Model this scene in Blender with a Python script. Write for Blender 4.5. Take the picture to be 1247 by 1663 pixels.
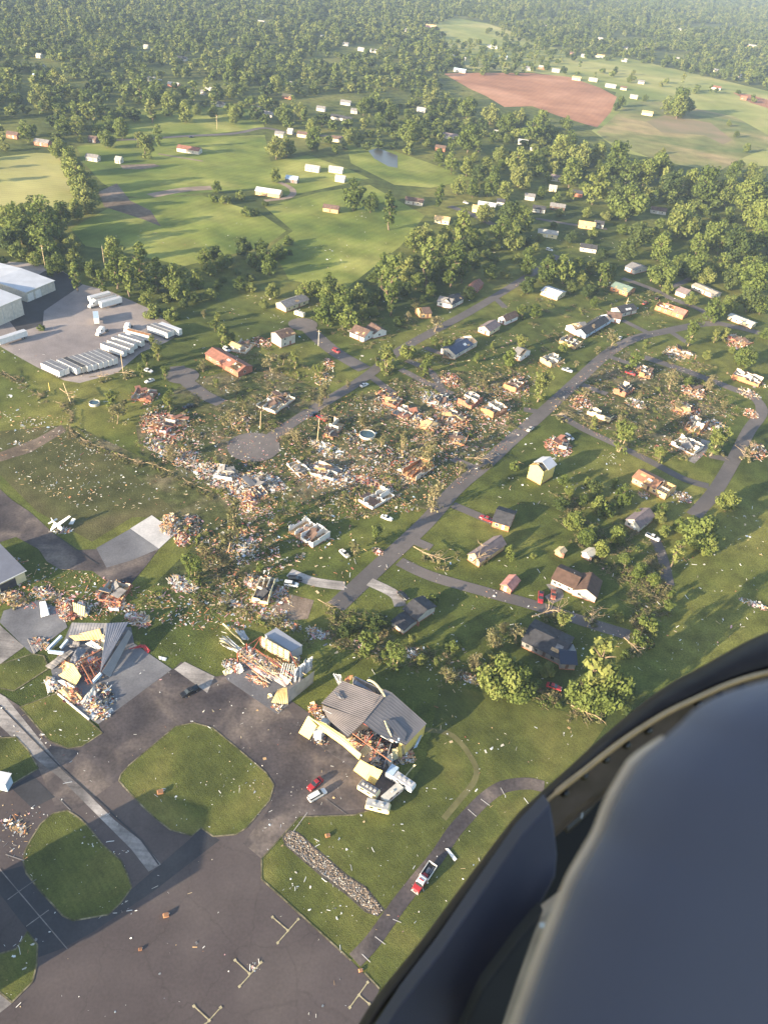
import bpy, bmesh, math, random
from mathutils import Vector, Matrix
import numpy as np
R = random.Random(7)
S = bpy.context.scene
for o in list(bpy.data.objects):
    bpy.data.objects.remove(o)
C = S.collection
rad = math.radians

# ------------------------------------------------------------------ camera
PW, PH, FPX = 1247.0, 1663.0, 1251.0
PITCH, ROLL, CAMZ = rad(38.0), rad(6.2), 183.0
_r0 = Vector((1, 0, 0)); _u0 = Vector((0, math.sin(PITCH), math.cos(PITCH))); FWD = Vector((0, math.cos(PITCH), -math.sin(PITCH)))
RI = _r0 * math.cos(ROLL) + _u0 * math.sin(ROLL)
UI = _u0 * math.cos(ROLL) - _r0 * math.sin(ROLL)
CAM = Vector((0, 0, CAMZ))
cd = bpy.data.cameras.new('camera'); co = bpy.data.objects.new('camera', cd); C.objects.link(co)
m = Matrix((RI, UI, -FWD)).transposed().to_4x4(); m.translation = CAM
co.matrix_world = m
cd.sensor_fit = 'VERTICAL'; cd.sensor_height = 36.0; cd.lens = 36.0 * FPX / PH
cd.clip_start = 0.02; cd.clip_end = 60000
cd.dof.use_dof = True; cd.dof.focus_distance = 250; cd.dof.aperture_fstop = 9.0
S.camera = co

# ------------------------------------------------------------------ light
SUN_EL, SUN_AZ = rad(13.0), rad(41.0)          # shadows run 41 degrees from the right towards the far side
sdir = Vector((math.cos(SUN_AZ) * math.cos(SUN_EL), math.sin(SUN_AZ) * math.cos(SUN_EL), -math.sin(SUN_EL)))
sl = bpy.data.lights.new('sun', 'SUN'); so = bpy.data.objects.new('sun', sl); C.objects.link(so)
sl.energy = 5.0; sl.angle = rad(0.55); sl.color = (1.0, 0.83, 0.58)
so.rotation_euler = sdir.to_track_quat('-Z', 'Y').to_euler(); so.location = (-300, -300, 400)
W = bpy.data.worlds.new('World'); S.world = W; W.use_nodes = True
nt = W.node_tree; nt.nodes.clear()
sk = nt.nodes.new('ShaderNodeTexSky'); sk.sky_type = 'NISHITA'; sk.sun_disc = False
sk.sun_elevation = SUN_EL; sk.sun_rotation = math.atan2(-sdir.x, -sdir.y); sk.altitude = 300; sk.air_density = 1.0; sk.dust_density = 1.5
bg = nt.nodes.new('ShaderNodeBackground'); bg.inputs[1].default_value = 0.115
wo = nt.nodes.new('ShaderNodeOutputWorld'); nt.links.new(sk.outputs[0], bg.inputs[0]); nt.links.new(bg.outputs[0], wo.inputs[0])
S.view_settings.view_transform = 'Standard'; S.view_settings.look = 'None'; S.view_settings.gamma = 1.0
S.view_settings.exposure = 1.92
S.cycles.max_bounces = 5; S.cycles.diffuse_bounces = 2; S.cycles.glossy_bounces = 2; S.cycles.transmission_bounces = 2
S.cycles.volume_bounces = 0; S.cycles.transparent_max_bounces = 6; S.cycles.volume_step_rate = 10
S.cycles.use_denoising = True

# ------------------------------------------------------------------ pixel -> place
def ray(x, y):
    return RI * ((x - PW / 2) / FPX) - UI * ((y - PH / 2) / FPX) + FWD
def P(x, y, z=0.0):
    d = ray(x, y); t = (z - CAMZ) / d.z
    return CAM + d * t
def proj(v):
    d = Vector(v) - CAM; q = d.dot(FWD)
    return (PW / 2 + FPX * d.dot(RI) / q, PH / 2 - FPX * d.dot(UI) / q)
def ppm(x, y):                                  # photo pixels per metre there
    return FPX / (P(x, y) - CAM).dot(FWD)
def HC(x, y, d):                                # a point d metres in front of the lens
    return CAM + ray(x, y) * d
def K(x0, y0, w, zw):                           # reading aid: a crop's own coordinates to photo pixels
    f = w / zw
    return lambda x, y, *z: (x0 + x * f, y0 + y * f, *z)
K1 = K(0, 0, 624, 1247); K2 = K(624, 0, 623, 1247); K3 = K(0, 416, 416, 1247); K4 = K(416, 416, 416, 1247); K5 = K(832, 416, 415, 1247)
K6 = K(0, 832, 416, 1247); K7 = K(416, 832, 416, 1247); K8 = K(832, 832, 415, 1247); KA = K(0, 1248, 416, 1247); KB = K(416, 1248, 416, 1247)
KH = K(40, 960, 260, 1247); KF = K(360, 1000, 170, 1247); KY = K(460, 1070, 260, 1247); KT = K(0, 410, 310, 1247)

# ------------------------------------------------------------------ materials
MATS = {}
def mat(name, col, rough=0.8, var=0.15, scale=0.6, col2=None, metallic=0.0, spec=0.3, bump=0.0):
    if name in MATS: return MATS[name]
    m = bpy.data.materials.new(name); m.use_nodes = True; MATS[name] = m
    n = m.node_tree; b = n.nodes['Principled BSDF']
    b.inputs['Roughness'].default_value = rough; b.inputs['Metallic'].default_value = metallic; b.inputs['Specular IOR Level'].default_value = spec
    g = n.nodes.new('ShaderNodeNewGeometry'); t = n.nodes.new('ShaderNodeTexNoise'); t.inputs['Scale'].default_value = scale; t.inputs['Detail'].default_value = 4
    n.links.new(g.outputs['Position'], t.inputs['Vector'])
    r = n.nodes.new('ShaderNodeValToRGB'); c2 = col2 or tuple(c * (1 - 2 * var) for c in col); c1 = col if col2 else tuple(min(1, c * (1 + var)) for c in col)
    r.color_ramp.elements[0].color = (*c2, 1); r.color_ramp.elements[1].color = (*c1, 1); r.color_ramp.elements[0].position = 0.3; r.color_ramp.elements[1].position = 0.7
    n.links.new(t.outputs['Fac'], r.inputs['Fac']); n.links.new(r.outputs['Color'], b.inputs['Base Color'])
    if bump:
        bp = n.nodes.new('ShaderNodeBump'); bp.inputs['Strength'].default_value = bump; n.links.new(t.outputs['Fac'], bp.inputs['Height']); n.links.new(bp.outputs['Normal'], b.inputs['Normal'])
    return m
def ground_mat(name, cols, s1=0.012, s2=0.15, s3=1.6, rough=0.95, bump=0.0, stripes=None, det=0.25, streak=None, cracks=None):
    """large patches (s1) between cols[0], cols[1], cols[2]; finer mottling (s2, s3) multiplies"""
    m = bpy.data.materials.new(name); m.use_nodes = True; MATS[name] = m
    n = m.node_tree; L = n.links.new; b = n.nodes['Principled BSDF']; b.inputs['Roughness'].default_value = rough; b.inputs['Specular IOR Level'].default_value = 0.15
    g = n.nodes.new('ShaderNodeNewGeometry')
    def noise(s, d, dist=0.0):
        t = n.nodes.new('ShaderNodeTexNoise'); t.inputs['Scale'].default_value = s; t.inputs['Detail'].default_value = d; t.inputs['Distortion'].default_value = dist
        L(g.outputs['Position'], t.inputs['Vector']); return t
    t1 = noise(s1, 5, 0.6); r = n.nodes.new('ShaderNodeValToRGB'); e = r.color_ramp.elements
    e[0].position = 0.35; e[0].color = (*cols[0], 1); e[1].position = 0.66; e[1].color = (*cols[-1], 1)
    if len(cols) > 2:
        k = e.new(0.5); k.color = (*cols[1], 1)
    L(t1.outputs['Fac'], r.inputs['Fac'])
    last = r.outputs['Color']
    for s, a in ((s2, det), (s3, det)):
        t = noise(s, 4); mr = n.nodes.new('ShaderNodeMapRange'); mr.inputs['From Min'].default_value = 0.3; mr.inputs['From Max'].default_value = 0.7
        mr.inputs['To Min'].default_value = 1 - a; mr.inputs['To Max'].default_value = 1 + a
        L(t.outputs['Fac'], mr.inputs['Value'])
        mx = n.nodes.new('ShaderNodeVectorMath'); mx.operation = 'SCALE'; L(last, mx.inputs[0]); L(mr.outputs['Result'], mx.inputs['Scale']); last = mx.outputs['Vector']
    if cracks:
        t0 = noise(.35, 4); va = n.nodes.new('ShaderNodeVectorMath'); va.operation = 'MULTIPLY_ADD'; va.inputs[1].default_value = (4, 4, 0); L(t0.outputs['Color'], va.inputs[0]); L(g.outputs['Position'], va.inputs[2])
        v = n.nodes.new('ShaderNodeTexVoronoi'); v.feature = 'DISTANCE_TO_EDGE'; v.inputs['Scale'].default_value = cracks; L(va.outputs[0], v.inputs['Vector'])
        mr = n.nodes.new('ShaderNodeMapRange'); mr.inputs['From Min'].default_value = .0; mr.inputs['From Max'].default_value = .016; mr.inputs['To Min'].default_value = .87; mr.inputs['To Max'].default_value = 1.0; L(v.outputs['Distance'], mr.inputs['Value'])
        mx = n.nodes.new('ShaderNodeVectorMath'); mx.operation = 'SCALE'; L(last, mx.inputs[0]); L(mr.outputs['Result'], mx.inputs['Scale']); last = mx.outputs['Vector']
    if streak:
        mp = n.nodes.new('ShaderNodeMapping'); mp.inputs['Rotation'].default_value = (0, 0, streak); mp.inputs['Scale'].default_value = (.02, .5, 1); L(g.outputs['Position'], mp.inputs['Vector']); t = n.nodes.new('ShaderNodeTexNoise'); t.inputs['Scale'].default_value = 1.6; t.inputs['Detail'].default_value = 6; L(mp.outputs['Vector'], t.inputs['Vector'])
        mr = n.nodes.new('ShaderNodeMapRange'); mr.inputs['From Min'].default_value = .35; mr.inputs['From Max'].default_value = .7; mr.inputs['To Min'].default_value = .8; mr.inputs['To Max'].default_value = 1.3; L(t.outputs['Fac'], mr.inputs['Value'])
        mx = n.nodes.new('ShaderNodeVectorMath'); mx.operation = 'SCALE'; L(last, mx.inputs[0]); L(mr.outputs['Result'], mx.inputs['Scale']); last = mx.outputs['Vector']
    if stripes:
        ang, sc, amt = stripes
        mp = n.nodes.new('ShaderNodeMapping'); mp.inputs['Rotation'].default_value = (0, 0, ang); L(g.outputs['Position'], mp.inputs['Vector'])
        w = n.nodes.new('ShaderNodeTexWave'); w.inputs['Scale'].default_value = sc; w.inputs['Distortion'].default_value = 2.5; w.inputs['Detail Scale'].default_value = 0.3; L(mp.outputs['Vector'], w.inputs['Vector'])
        mr = n.nodes.new('ShaderNodeMapRange'); mr.inputs['To Min'].default_value = 1 - amt; mr.inputs['To Max'].default_value = 1 + amt; L(w.outputs['Fac'], mr.inputs['Value'])
        mx = n.nodes.new('ShaderNodeVectorMath'); mx.operation = 'SCALE'; L(last, mx.inputs[0]); L(mr.outputs['Result'], mx.inputs['Scale']); last = mx.outputs['Vector']
    L(last, b.inputs['Base Color'])
    if bump:
        t = noise(s3 * 2, 3); bp = n.nodes.new('ShaderNodeBump'); bp.inputs['Strength'].default_value = bump; bp.inputs['Distance'].default_value = 0.4; L(t.outputs['Fac'], bp.inputs['Height']); L(bp.outputs['Normal'], b.inputs['Normal'])
    return m
def leaf_mat(name, c1, c2, c3):
    m = bpy.data.materials.new(name); m.use_nodes = True; MATS[name] = m
    n = m.node_tree; L = n.links.new; b = n.nodes['Principled BSDF']; b.inputs['Roughness'].default_value = 0.7; b.inputs['Specular IOR Level'].default_value = 0.15
    oi = n.nodes.new('ShaderNodeObjectInfo'); g = n.nodes.new('ShaderNodeNewGeometry'); t = n.nodes.new('ShaderNodeTexNoise'); t.inputs['Scale'].default_value = 0.35; t.inputs['Detail'].default_value = 3
    L(g.outputs['Position'], t.inputs['Vector'])
    a = n.nodes.new('ShaderNodeMath'); a.operation = 'MULTIPLY_ADD'; a.inputs[1].default_value = 0.55; L(oi.outputs['Random'], a.inputs[0]); L(t.outputs['Fac'], a.inputs[2])
    r = n.nodes.new('ShaderNodeValToRGB'); e = r.color_ramp.elements; e[0].position = 0.4; e[0].color = (*c1, 1); e[1].position = 1.05; e[1].color = (*c3, 1); e.new(0.75).color = (*c2, 1)
    L(a.outputs[0], r.inputs['Fac']); L(r.outputs['Color'], b.inputs['Base Color'])
    tr = n.nodes.new('ShaderNodeBsdfTranslucent'); L(r.outputs['Color'], tr.inputs['Color'])
    mx = n.nodes.new('ShaderNodeMixShader'); mx.inputs[0].default_value = 0.3; L(b.outputs[0], mx.inputs[1]); L(tr.outputs[0], mx.inputs[2]); L(mx.outputs[0], n.nodes['Material Output'].inputs['Surface'])
    return m
GRASS = ground_mat('grass', [(0.046, 0.062, 0.015), (0.088, 0.102, 0.022), (0.158, 0.152, 0.037)], bump=0.5, det=0.32)
PASTURE = ground_mat('pasture_grass', [(0.090, 0.124, 0.022), (0.165, 0.190, 0.036), (0.270, 0.265, 0.068)], s1=0.014, s2=0.05, stripes=(0.5, 0.06, 0.04), bump=0.4)
HAY = ground_mat('hay_grass', [(0.150, 0.180, 0.045), (0.240, 0.245, 0.072), (0.345, 0.310, 0.115)], s1=0.006, s2=0.03, stripes=(0.9, 0.07, 0.05), det=0.15)
LAWN = ground_mat('mown_lawn', [(0.052, 0.063, 0.017), (0.088, 0.098, 0.024), (0.145, 0.136, 0.038)], s1=0.035, s2=0.25, s3=2.4, stripes=(2.35, 0.22, 0.045), bump=0.4, det=0.2)
SCRUFF = ground_mat('torn_grass', [(0.040, 0.053, 0.017), (0.074, 0.080, 0.027), (0.140, 0.118, 0.066)], s1=0.05, s2=0.35, s3=2.5, det=0.5, bump=0.8)
CLAY = ground_mat('red_clay', [(0.27, 0.125, 0.070), (0.34, 0.160, 0.090), (0.42, 0.215, 0.130)], s1=0.01, s2=0.05, stripes=(0.3, 0.05, 0.03), det=0.12)
DIRT = ground_mat('bare_dirt', [(0.10, 0.075, 0.055), (0.16, 0.12, 0.09), (0.24, 0.18, 0.14)], s1=0.03, s2=0.3)
ASPHALT = ground_mat('old_asphalt', [(0.050, 0.043, 0.047), (0.082, 0.068, 0.067), (0.185, 0.148, 0.126)], s1=0.06, s2=0.16, s3=1.2, det=0.2, cracks=.09)
APRON = ground_mat('apron_asphalt', [(0.070, 0.056, 0.056), (0.083, 0.067, 0.066), (0.104, 0.085, 0.080)], s1=0.03, s2=0.1, s3=1.5, det=0.09, cracks=.06)
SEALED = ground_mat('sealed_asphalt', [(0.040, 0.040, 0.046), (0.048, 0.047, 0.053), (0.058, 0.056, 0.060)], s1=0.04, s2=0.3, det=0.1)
ROADM = ground_mat('road_asphalt', [(0.095, 0.086, 0.086), (0.120, 0.106, 0.103), (0.155, 0.134, 0.126)], s1=0.03, s2=0.3, s3=2, det=0.08)
CONC = ground_mat('weathered_concrete', [(0.13, 0.118, 0.115), (0.25, 0.225, 0.21), (0.36, 0.325, 0.30)], s1=0.05, s2=0.25, s3=1.5, det=0.15, streak=.85)
PALEC = ground_mat('pale_concrete', [(0.40, 0.38, 0.37), (0.50, 0.47, 0.45), (0.56, 0.53, 0.50)], s1=0.06, s2=0.4, det=0.08)
GREYC = ground_mat('grey_concrete', [(0.115, 0.112, 0.122), (0.155, 0.152, 0.162), (0.23, 0.222, 0.222)], s1=0.05, s2=0.25, det=0.12)
GRAVEL = ground_mat('yard_gravel', [(0.19, 0.165, 0.165), (0.25, 0.215, 0.205), (0.33, 0.28, 0.255)], s1=0.02, s2=0.15, s3=1.5, det=0.12)
WHITE = mat('white_paint', (0.70, 0.69, 0.665), 0.5, 0.06, 0.8); OFFW = mat('off_white', (0.54, 0.505, 0.44), 0.7, 0.1, 0.8); CREAM = mat('cream_siding', (0.66, 0.58, 0.36), 0.7, 0.05, 0.6)
YELLOW = mat('yellow_siding', (0.74, 0.56, 0.17), 0.65, 0.05, 0.5); WOOD = mat('raw_lumber', (0.52, 0.34, 0.17), 0.8, 0.2, 1.5); PALEW = mat('pale_split_wood', (0.60, 0.46, 0.28), 0.8, 0.2, 1.5)
ORANGE = mat('orange_sheathing', (0.48, 0.22, 0.105), 0.8, 0.2, 0.8); BRICK = mat('red_brick', (0.40, 0.155, 0.10), 0.9, 0.2, 1.6); PINK = mat('pink_insulation', (0.60, 0.34, 0.34), 0.95, 0.15, 0.9)
GREY = mat('grey_shingle', (0.20, 0.19, 0.19), 0.9, 0.15, 0.7); DARK = mat('charcoal_shingle', (0.050, 0.050, 0.058), 0.85, 0.2, 0.7); BROWN = mat('brown_shingle', (0.13, 0.085, 0.07), 0.9, 0.2, 0.7)
REDROOF = mat('rust_brown_roof', (0.24, 0.11, 0.08), 0.85, 0.15, 0.7); PURPLE = mat('weathered_grey_purple_shingle', (0.20, 0.155, 0.155), 0.9, 0.12, 0.7)
BLUE = mat('blue_tarp', (0.045, 0.06, 0.11), 0.6, 0.15, 0.5); LBLUE = mat('pale_blue_sheet', (0.40, 0.50, 0.62), 0.6, 0.1, 0.7); GREENR = mat('green_metal_roof', (0.18, 0.24, 0.19), 0.5, 0.1, 0.6)
METAL = mat('bare_steel', (0.42, 0.43, 0.45), 0.45, 0.12, 0.5, metallic=0.3); LMETAL = mat('galvanised_roof', (0.46, 0.47, 0.51), 0.5, 0.08, 0.15); DMETAL = mat('dull_grey_metal', (0.17, 0.17, 0.19), 0.5, 0.12, 0.4)
REDM = mat('red_oxide_steel', (0.34, 0.09, 0.06), 0.6, 0.2, 1.0); REDP = mat('red_paint', (0.34, 0.025, 0.03), 0.35, 0.05, 0.5, spec=0.5); BLACK = mat('black_rubber', (0.018, 0.018, 0.02), 0.7, 0.1, 2)
GLASS = mat('dark_glass', (0.02, 0.025, 0.03), 0.08, 0.1, 0.5, spec=0.6); SILVER = mat('silver_paint', (0.42, 0.43, 0.45), 0.3, 0.04, 0.4, metallic=0.4); NAVY = mat('dark_blue_paint', (0.02, 0.03, 0.06), 0.3, 0.05, 0.4, spec=0.5)
BLKP = mat('black_paint', (0.015, 0.015, 0.018), 0.3, 0.05, 0.4, spec=0.5); BARK = mat('bark', (0.17, 0.125, 0.085), 0.9, 0.25, 1.2); STRIPW = mat('stripped_bark', (0.33, 0.245, 0.155), 0.9, 0.25, 1.0)
TAN = mat('tan_insulation', (0.62, 0.42, 0.20), 0.85, 0.12, 0.5); STONE = mat('riprap_stone', (0.30, 0.225, 0.165), 0.95, 0.25, 1.5); WATER = mat('pool_water', (0.05, 0.09, 0.11), 0.1, 0.1, 0.3, spec=0.6)
LEAF = leaf_mat('green_leaves', (0.060, 0.086, 0.020), (0.112, 0.148, 0.034), (0.175, 0.200, 0.052))
LEAFP = leaf_mat('pale_leaves', (0.082, 0.112, 0.028), (0.130, 0.165, 0.042), (0.190, 0.205, 0.062))
LEAFD = leaf_mat('dark_leaves', (0.036, 0.056, 0.018), (0.060, 0.086, 0.025), (0.090, 0.115, 0.034))
LEAFB = leaf_mat('torn_brown_leaves', (0.110, 0.115, 0.048), (0.165, 0.160, 0.072), (0.245, 0.215, 0.115))

# ------------------------------------------------------------------ mesh helpers
class MB:
    def __init__(s, mats): s.mats = mats if isinstance(mats, (list, tuple)) else [mats]; s.v = []; s.f = []; s.mi = []
    def quad(s, pts, mi=0):
        n = len(s.v); s.v += [tuple(p) for p in pts]; s.f.append(tuple(range(n, n + len(pts)))); s.mi.append(mi)
    def box(s, c, d, M=None, mi=0):
        c = Vector(c); n = len(s.v); hx, hy, hz = d[0] / 2, d[1] / 2, d[2] / 2
        for x, y, z in ((-hx, -hy, -hz), (hx, -hy, -hz), (hx, hy, -hz), (-hx, hy, -hz), (-hx, -hy, hz), (hx, -hy, hz), (hx, hy, hz), (-hx, hy, hz)):
            p = Vector((x, y, z))
            if M is not None: p = M @ p
            s.v.append(tuple(c + p))
        for q in ((0, 3, 2, 1), (4, 5, 6, 7), (0, 1, 5, 4), (1, 2, 6, 5), (2, 3, 7, 6), (3, 0, 4, 7)):
            s.f.append(tuple(n + i for i in q)); s.mi.append(mi)
    def bx(s, x0, x1, y0, y1, z0, z1, mi=0): s.box(((x0 + x1) / 2, (y0 + y1) / 2, (z0 + z1) / 2), (x1 - x0, y1 - y0, z1 - z0), None, mi)
    def bar(s, a, b, w, h=None, mi=0):
        a = Vector(a); b = Vector(b); d = b - a; L = d.length
        if L < 1e-5: return
        M = d.to_track_quat('X', 'Z').to_matrix(); s.box((a + b) / 2, (L, w, h or w), M, mi)
    def tube(s, a, b, r0, r1=None, k=6, mi=0, cap=True):
        a = Vector(a); b = Vector(b); r1 = r0 if r1 is None else r1; d = (b - a)
        if d.length < 1e-5: return
        M = d.to_track_quat('Z', 'Y').to_matrix(); n = len(s.v)
        for p, r in ((a, r0), (b, r1)):
            for i in range(k):
                t = 2 * math.pi * i / k; s.v.append(tuple(p + M @ Vector((math.cos(t) * r, math.sin(t) * r, 0))))
        for i in range(k): s.f.append((n + i, n + (i + 1) % k, n + k + (i + 1) % k, n + k + i)); s.mi.append(mi)
        if cap: s.f.append(tuple(n + k + i for i in range(k))); s.mi.append(mi); s.f.append(tuple(n + k - 1 - i for i in range(k))); s.mi.append(mi)
    def prism(s, pts, z0, z1, mi=0, side=None):
        n = len(s.v); k = len(pts); side = mi if side is None else side
        area = sum(pts[i][0] * pts[(i + 1) % k][1] - pts[(i + 1) % k][0] * pts[i][1] for i in range(k))
        if area < 0: pts = pts[::-1]
        s.v += [(p[0], p[1], z0) for p in pts] + [(p[0], p[1], z1) for p in pts]
        s.f.append(tuple(range(n + k, n + 2 * k))); s.mi.append(mi); s.f.append(tuple(range(n + k - 1, n - 1, -1))); s.mi.append(side)
        for i in range(k): s.f.append((n + i, n + (i + 1) % k, n + k + (i + 1) % k, n + k + i)); s.mi.append(side)
    def slabquad(s, pts, t, mi=0, back=None):
        """a planar-ish polygon given thickness t downwards along its normal"""
        pts = [Vector(p) for p in pts]; k = len(pts); nn = Vector((0, 0, 0))
        for i in range(k): nn += pts[i].cross(pts[(i + 1) % k])
        nn.normalize()
        n = len(s.v); s.v += [tuple(p) for p in pts] + [tuple(p - nn * t) for p in pts]
        s.f.append(tuple(range(n, n + k))); s.mi.append(mi); s.f.append(tuple(range(n + 2 * k - 1, n + k - 1, -1))); s.mi.append(mi if back is None else back)
        for i in range(k): s.f.append((n + i, n + k + i, n + k + (i + 1) % k, n + (i + 1) % k)); s.mi.append(mi)
    def data(s, name):
        me = bpy.data.meshes.new(name); me.from_pydata(s.v, [], s.f)
        for m in s.mats: me.materials.append(m)
        me.polygons.foreach_set('material_index', s.mi); me.update(); return me
    def build(s, name, parent=None, smooth=False):
        me = s.data(name)
        if smooth: me.polygons.foreach_set('use_smooth', [True] * len(me.polygons))
        o = bpy.data.objects.new(name, me); C.objects.link(o)
        if parent is not None: o.parent = parent
        return o
def tag(o, label=None, cat=None, group=None, kind=None):
    if label: o['label'] = label
    if cat: o['category'] = cat
    if group: o['group'] = group
    if kind: o['kind'] = kind
    return o
def empty(name, loc, rz=0.0):
    o = bpy.data.objects.new(name, None); C.objects.link(o); o.location = loc; o.rotation_euler = (0, 0, rz); o.empty_display_size = 0.5; return o
def rot(az, ty=0.0, tx=0.0): return Matrix.Rotation(az, 3, 'Z') @ Matrix.Rotation(ty, 3, 'Y') @ Matrix.Rotation(tx, 3, 'X')
def rrot(flat=1.0):
    return rot(R.uniform(0, 6.28), R.gauss(0, 0.5 * flat), R.gauss(0, 0.5 * flat))
def inpoly(x, y, poly):
    c = False; j = len(poly) - 1
    for i in range(len(poly)):
        xi, yi = poly[i][:2]; xj, yj = poly[j][:2]
        if (yi > y) != (yj > y) and x < (xj - xi) * (y - yi) / (yj - yi) + xi: c = not c
        j = i
    return c
def smooth_line(pts, n=6):
    out = []; p = [Vector(a) for a in pts]
    for i in range(len(p) - 1):
        a = p[max(i - 1, 0)]; b = p[i]; c = p[i + 1]; d = p[min(i + 2, len(p) - 1)]
        for k in range(n):
            t = k / n; out.append(0.5 * ((2 * b) + (c - a) * t + (2 * a - 5 * b + 4 * c - d) * t * t + (3 * b - a - 3 * c + d) * t ** 3))
    out.append(p[-1]); return out

STEP = [0]
def lift(z):                                    # no two sheets share a plane
    STEP[0] += 1; return z + STEP[0] * .0006
# ------------------------------------------------------------------ the ground and its sheets
def sheet(name, pts, m, z, label=None, kind='structure'):
    z = lift(z); b = bmesh.new(); vs = [b.verts.new((*P(x, y)[:2], z)) for x, y, *_ in pts]; f = b.faces.new(vs)
    if f.normal.z < 0 or f.calc_area() and (f.normal_update() or f.normal.z < 0): f.normal_flip()
    bmesh.ops.triangulate(b, faces=b.faces[:])
    me = bpy.data.meshes.new(name); b.to_mesh(me); b.free(); me.materials.append(m)
    o = bpy.data.objects.new(name, me); C.objects.link(o); o['kind'] = kind
    if label: o['label'] = label
    return o
ROADPTS = []
def road(name, pts, width, m, z, label=None, rad_=None):
    z = lift(z); w = [P(x, y) for x, y in pts]; ln = smooth_line(w, 6); mb = MB(m); L = []
    for i, p in enumerate(ln):
        d = (ln[min(i + 1, len(ln) - 1)] - ln[max(i - 1, 0)]); d.z = 0; d.normalize(); nrm = Vector((-d.y, d.x, 0)); L.append((p + nrm * width / 2, p - nrm * width / 2)); ROADPTS.append((p.x, p.y, width / 2 + 1.5))
    for i in range(len(L) - 1):
        a, b = L[i]; c, d = L[i + 1]; mb.quad([(b.x, b.y, z), (d.x, d.y, z), (c.x, c.y, z), (a.x, a.y, z)])
    o = mb.build(name); o['kind'] = 'structure'
    if label: o['label'] = label
    return o
mb = MB(GRASS); r_ = 16000; mb.quad([(-r_, -3000, 0), (r_, -3000, 0), (r_, r_, 0), (-r_, r_, 0)]); mb.build('ground')['kind'] = 'structure'
# pastures and far fields
sheet('pasture', [(0, 255), (60, 248), (95, 250), (118, 300), (125, 325), (60, 345), (0, 362)], HAY, .02)
sheet('pasture', [(125, 238), (200, 228), (430, 219), (440, 262), (500, 252), (560, 272), (600, 290), (470, 318), (430, 306), (330, 313), (250, 322), (200, 318), (165, 296), (135, 262)], PASTURE, .02)
sheet('pasture', [(115, 372), (205, 322), (330, 318), (420, 345), (465, 375), (430, 400), (300, 432), (180, 405), (140, 400)], PASTURE, .02)
sheet('pasture', [(430, 336), (520, 312), (600, 300), (690, 350), (650, 400), (560, 470), (470, 455), (440, 400), (476, 375)], PASTURE, .02)
sheet('pasture', [(560, 225), (640, 245), (770, 290), (700, 305), (640, 300), (570, 265)], PASTURE, .02)
sheet('pasture', [(150, 190), (290, 170), (420, 178), (430, 208), (300, 222), (150, 225)], PASTURE, .02)
sheet('hay_field', [(700, 22), (790, 38), (860, 60), (930, 90), (1010, 92), (1247, 148), (1247, 270), (1190, 268), (1090, 262), (1010, 248), (960, 212), (985, 190), (1000, 150), (930, 130), (870, 118), (760, 112), (715, 60)], HAY, .03)
sheet('hay_field', K2(700, 400) and [K2(*p) for p in ((690, 430), (800, 330), (900, 330), (1140, 380), (1247, 440), (1247, 480), (1170, 510), (1080, 560), (880, 520), (720, 455))], ground_mat('dry_field_grass', [(.11, .135, .04), (.19, .18, .065), (.30, .225, .11)], s1=.012, s2=.05, stripes=(1.2, .08, .06)), .05)
sheet('plowed_field', [K2(*p) for p in ((190, 238), (330, 236), (480, 238), (600, 250), (700, 285), (755, 315), (735, 365), (690, 415), (640, 400), (560, 375), (480, 345), (390, 348), (330, 312), (280, 290))], CLAY, .05)
sheet('plowed_field', [K2(*p) for p in ((1130, 300), (1190, 308), (1247, 325), (1247, 352), (1190, 335))], CLAY, .05)
sheet('dirt_patch', [K2(*p) for p in ((850, 395), (910, 375), (1060, 400), (1130, 455), (1100, 470), (1040, 440), (900, 430))], mat('dry_stubble', (0.25, 0.17, 0.10), 0.95, 0.2, 0.02, col2=(0.14, 0.135, 0.055)), .065)
sheet('dirt_patch', [(160, 312), (190, 298), (212, 326), (245, 342), (262, 368), (232, 356), (170, 336)], DIRT, .04)
sheet('dirt_patch', [(195, 268), (250, 266), (262, 270), (230, 275), (200, 274)], DIRT, .04)
# trailer yard
sheet('gravel_yard', [(0, 424), (60, 428), (102, 440), (135, 462), (182, 474), (240, 500), (297, 540), (270, 556), (230, 572), (190, 606), (130, 622), (105, 618), (60, 596), (10, 568), (0, 562)], GRAVEL, .02, 'grey gravel yard')
sheet('asphalt_yard', [(30, 540), (0, 500), (20, 470), (88, 432), (135, 462), (72, 505), (70, 528)], SEALED, .035)
# torn ground under the damage
sheet('torn_ground', [(300, 620), (420, 590), (560, 650), (720, 600), (860, 610), (830, 690), (760, 760), (700, 830), (600, 800), (500, 820), (430, 800), (330, 790), (230, 740), (220, 690)], SCRUFF, .02)
sheet('torn_ground', [(900, 640), (1020, 570), (1140, 610), (1180, 670), (1150, 730), (1100, 740), (1000, 700), (920, 690)], SCRUFF, .02)
sheet('torn_ground', [(120, 690), (330, 790), (450, 860), (440, 950), (330, 960), (250, 950), (330, 870), (240, 790)], SCRUFF, .022)
sheet('torn_ground', [(0, 700), (110, 690), (230, 780), (330, 830), (300, 840), (215, 840), (150, 880), (60, 830), (0, 770)], ground_mat('worn_field_grass', [(0.058, 0.062, 0.022), (0.078, 0.078, 0.028), (0.105, 0.090, 0.040)], s1=0.03, det=0.3, bump=0.5), .02)
sheet('dirt_patch', [(440, 985), (470, 965), (510, 975), (500, 1005), (450, 1010)], DIRT, .03)
sheet('dirt_patch', [(0, 735), (60, 712), (100, 690), (108, 700), (50, 735), (0, 750)], DIRT, .03)
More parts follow.
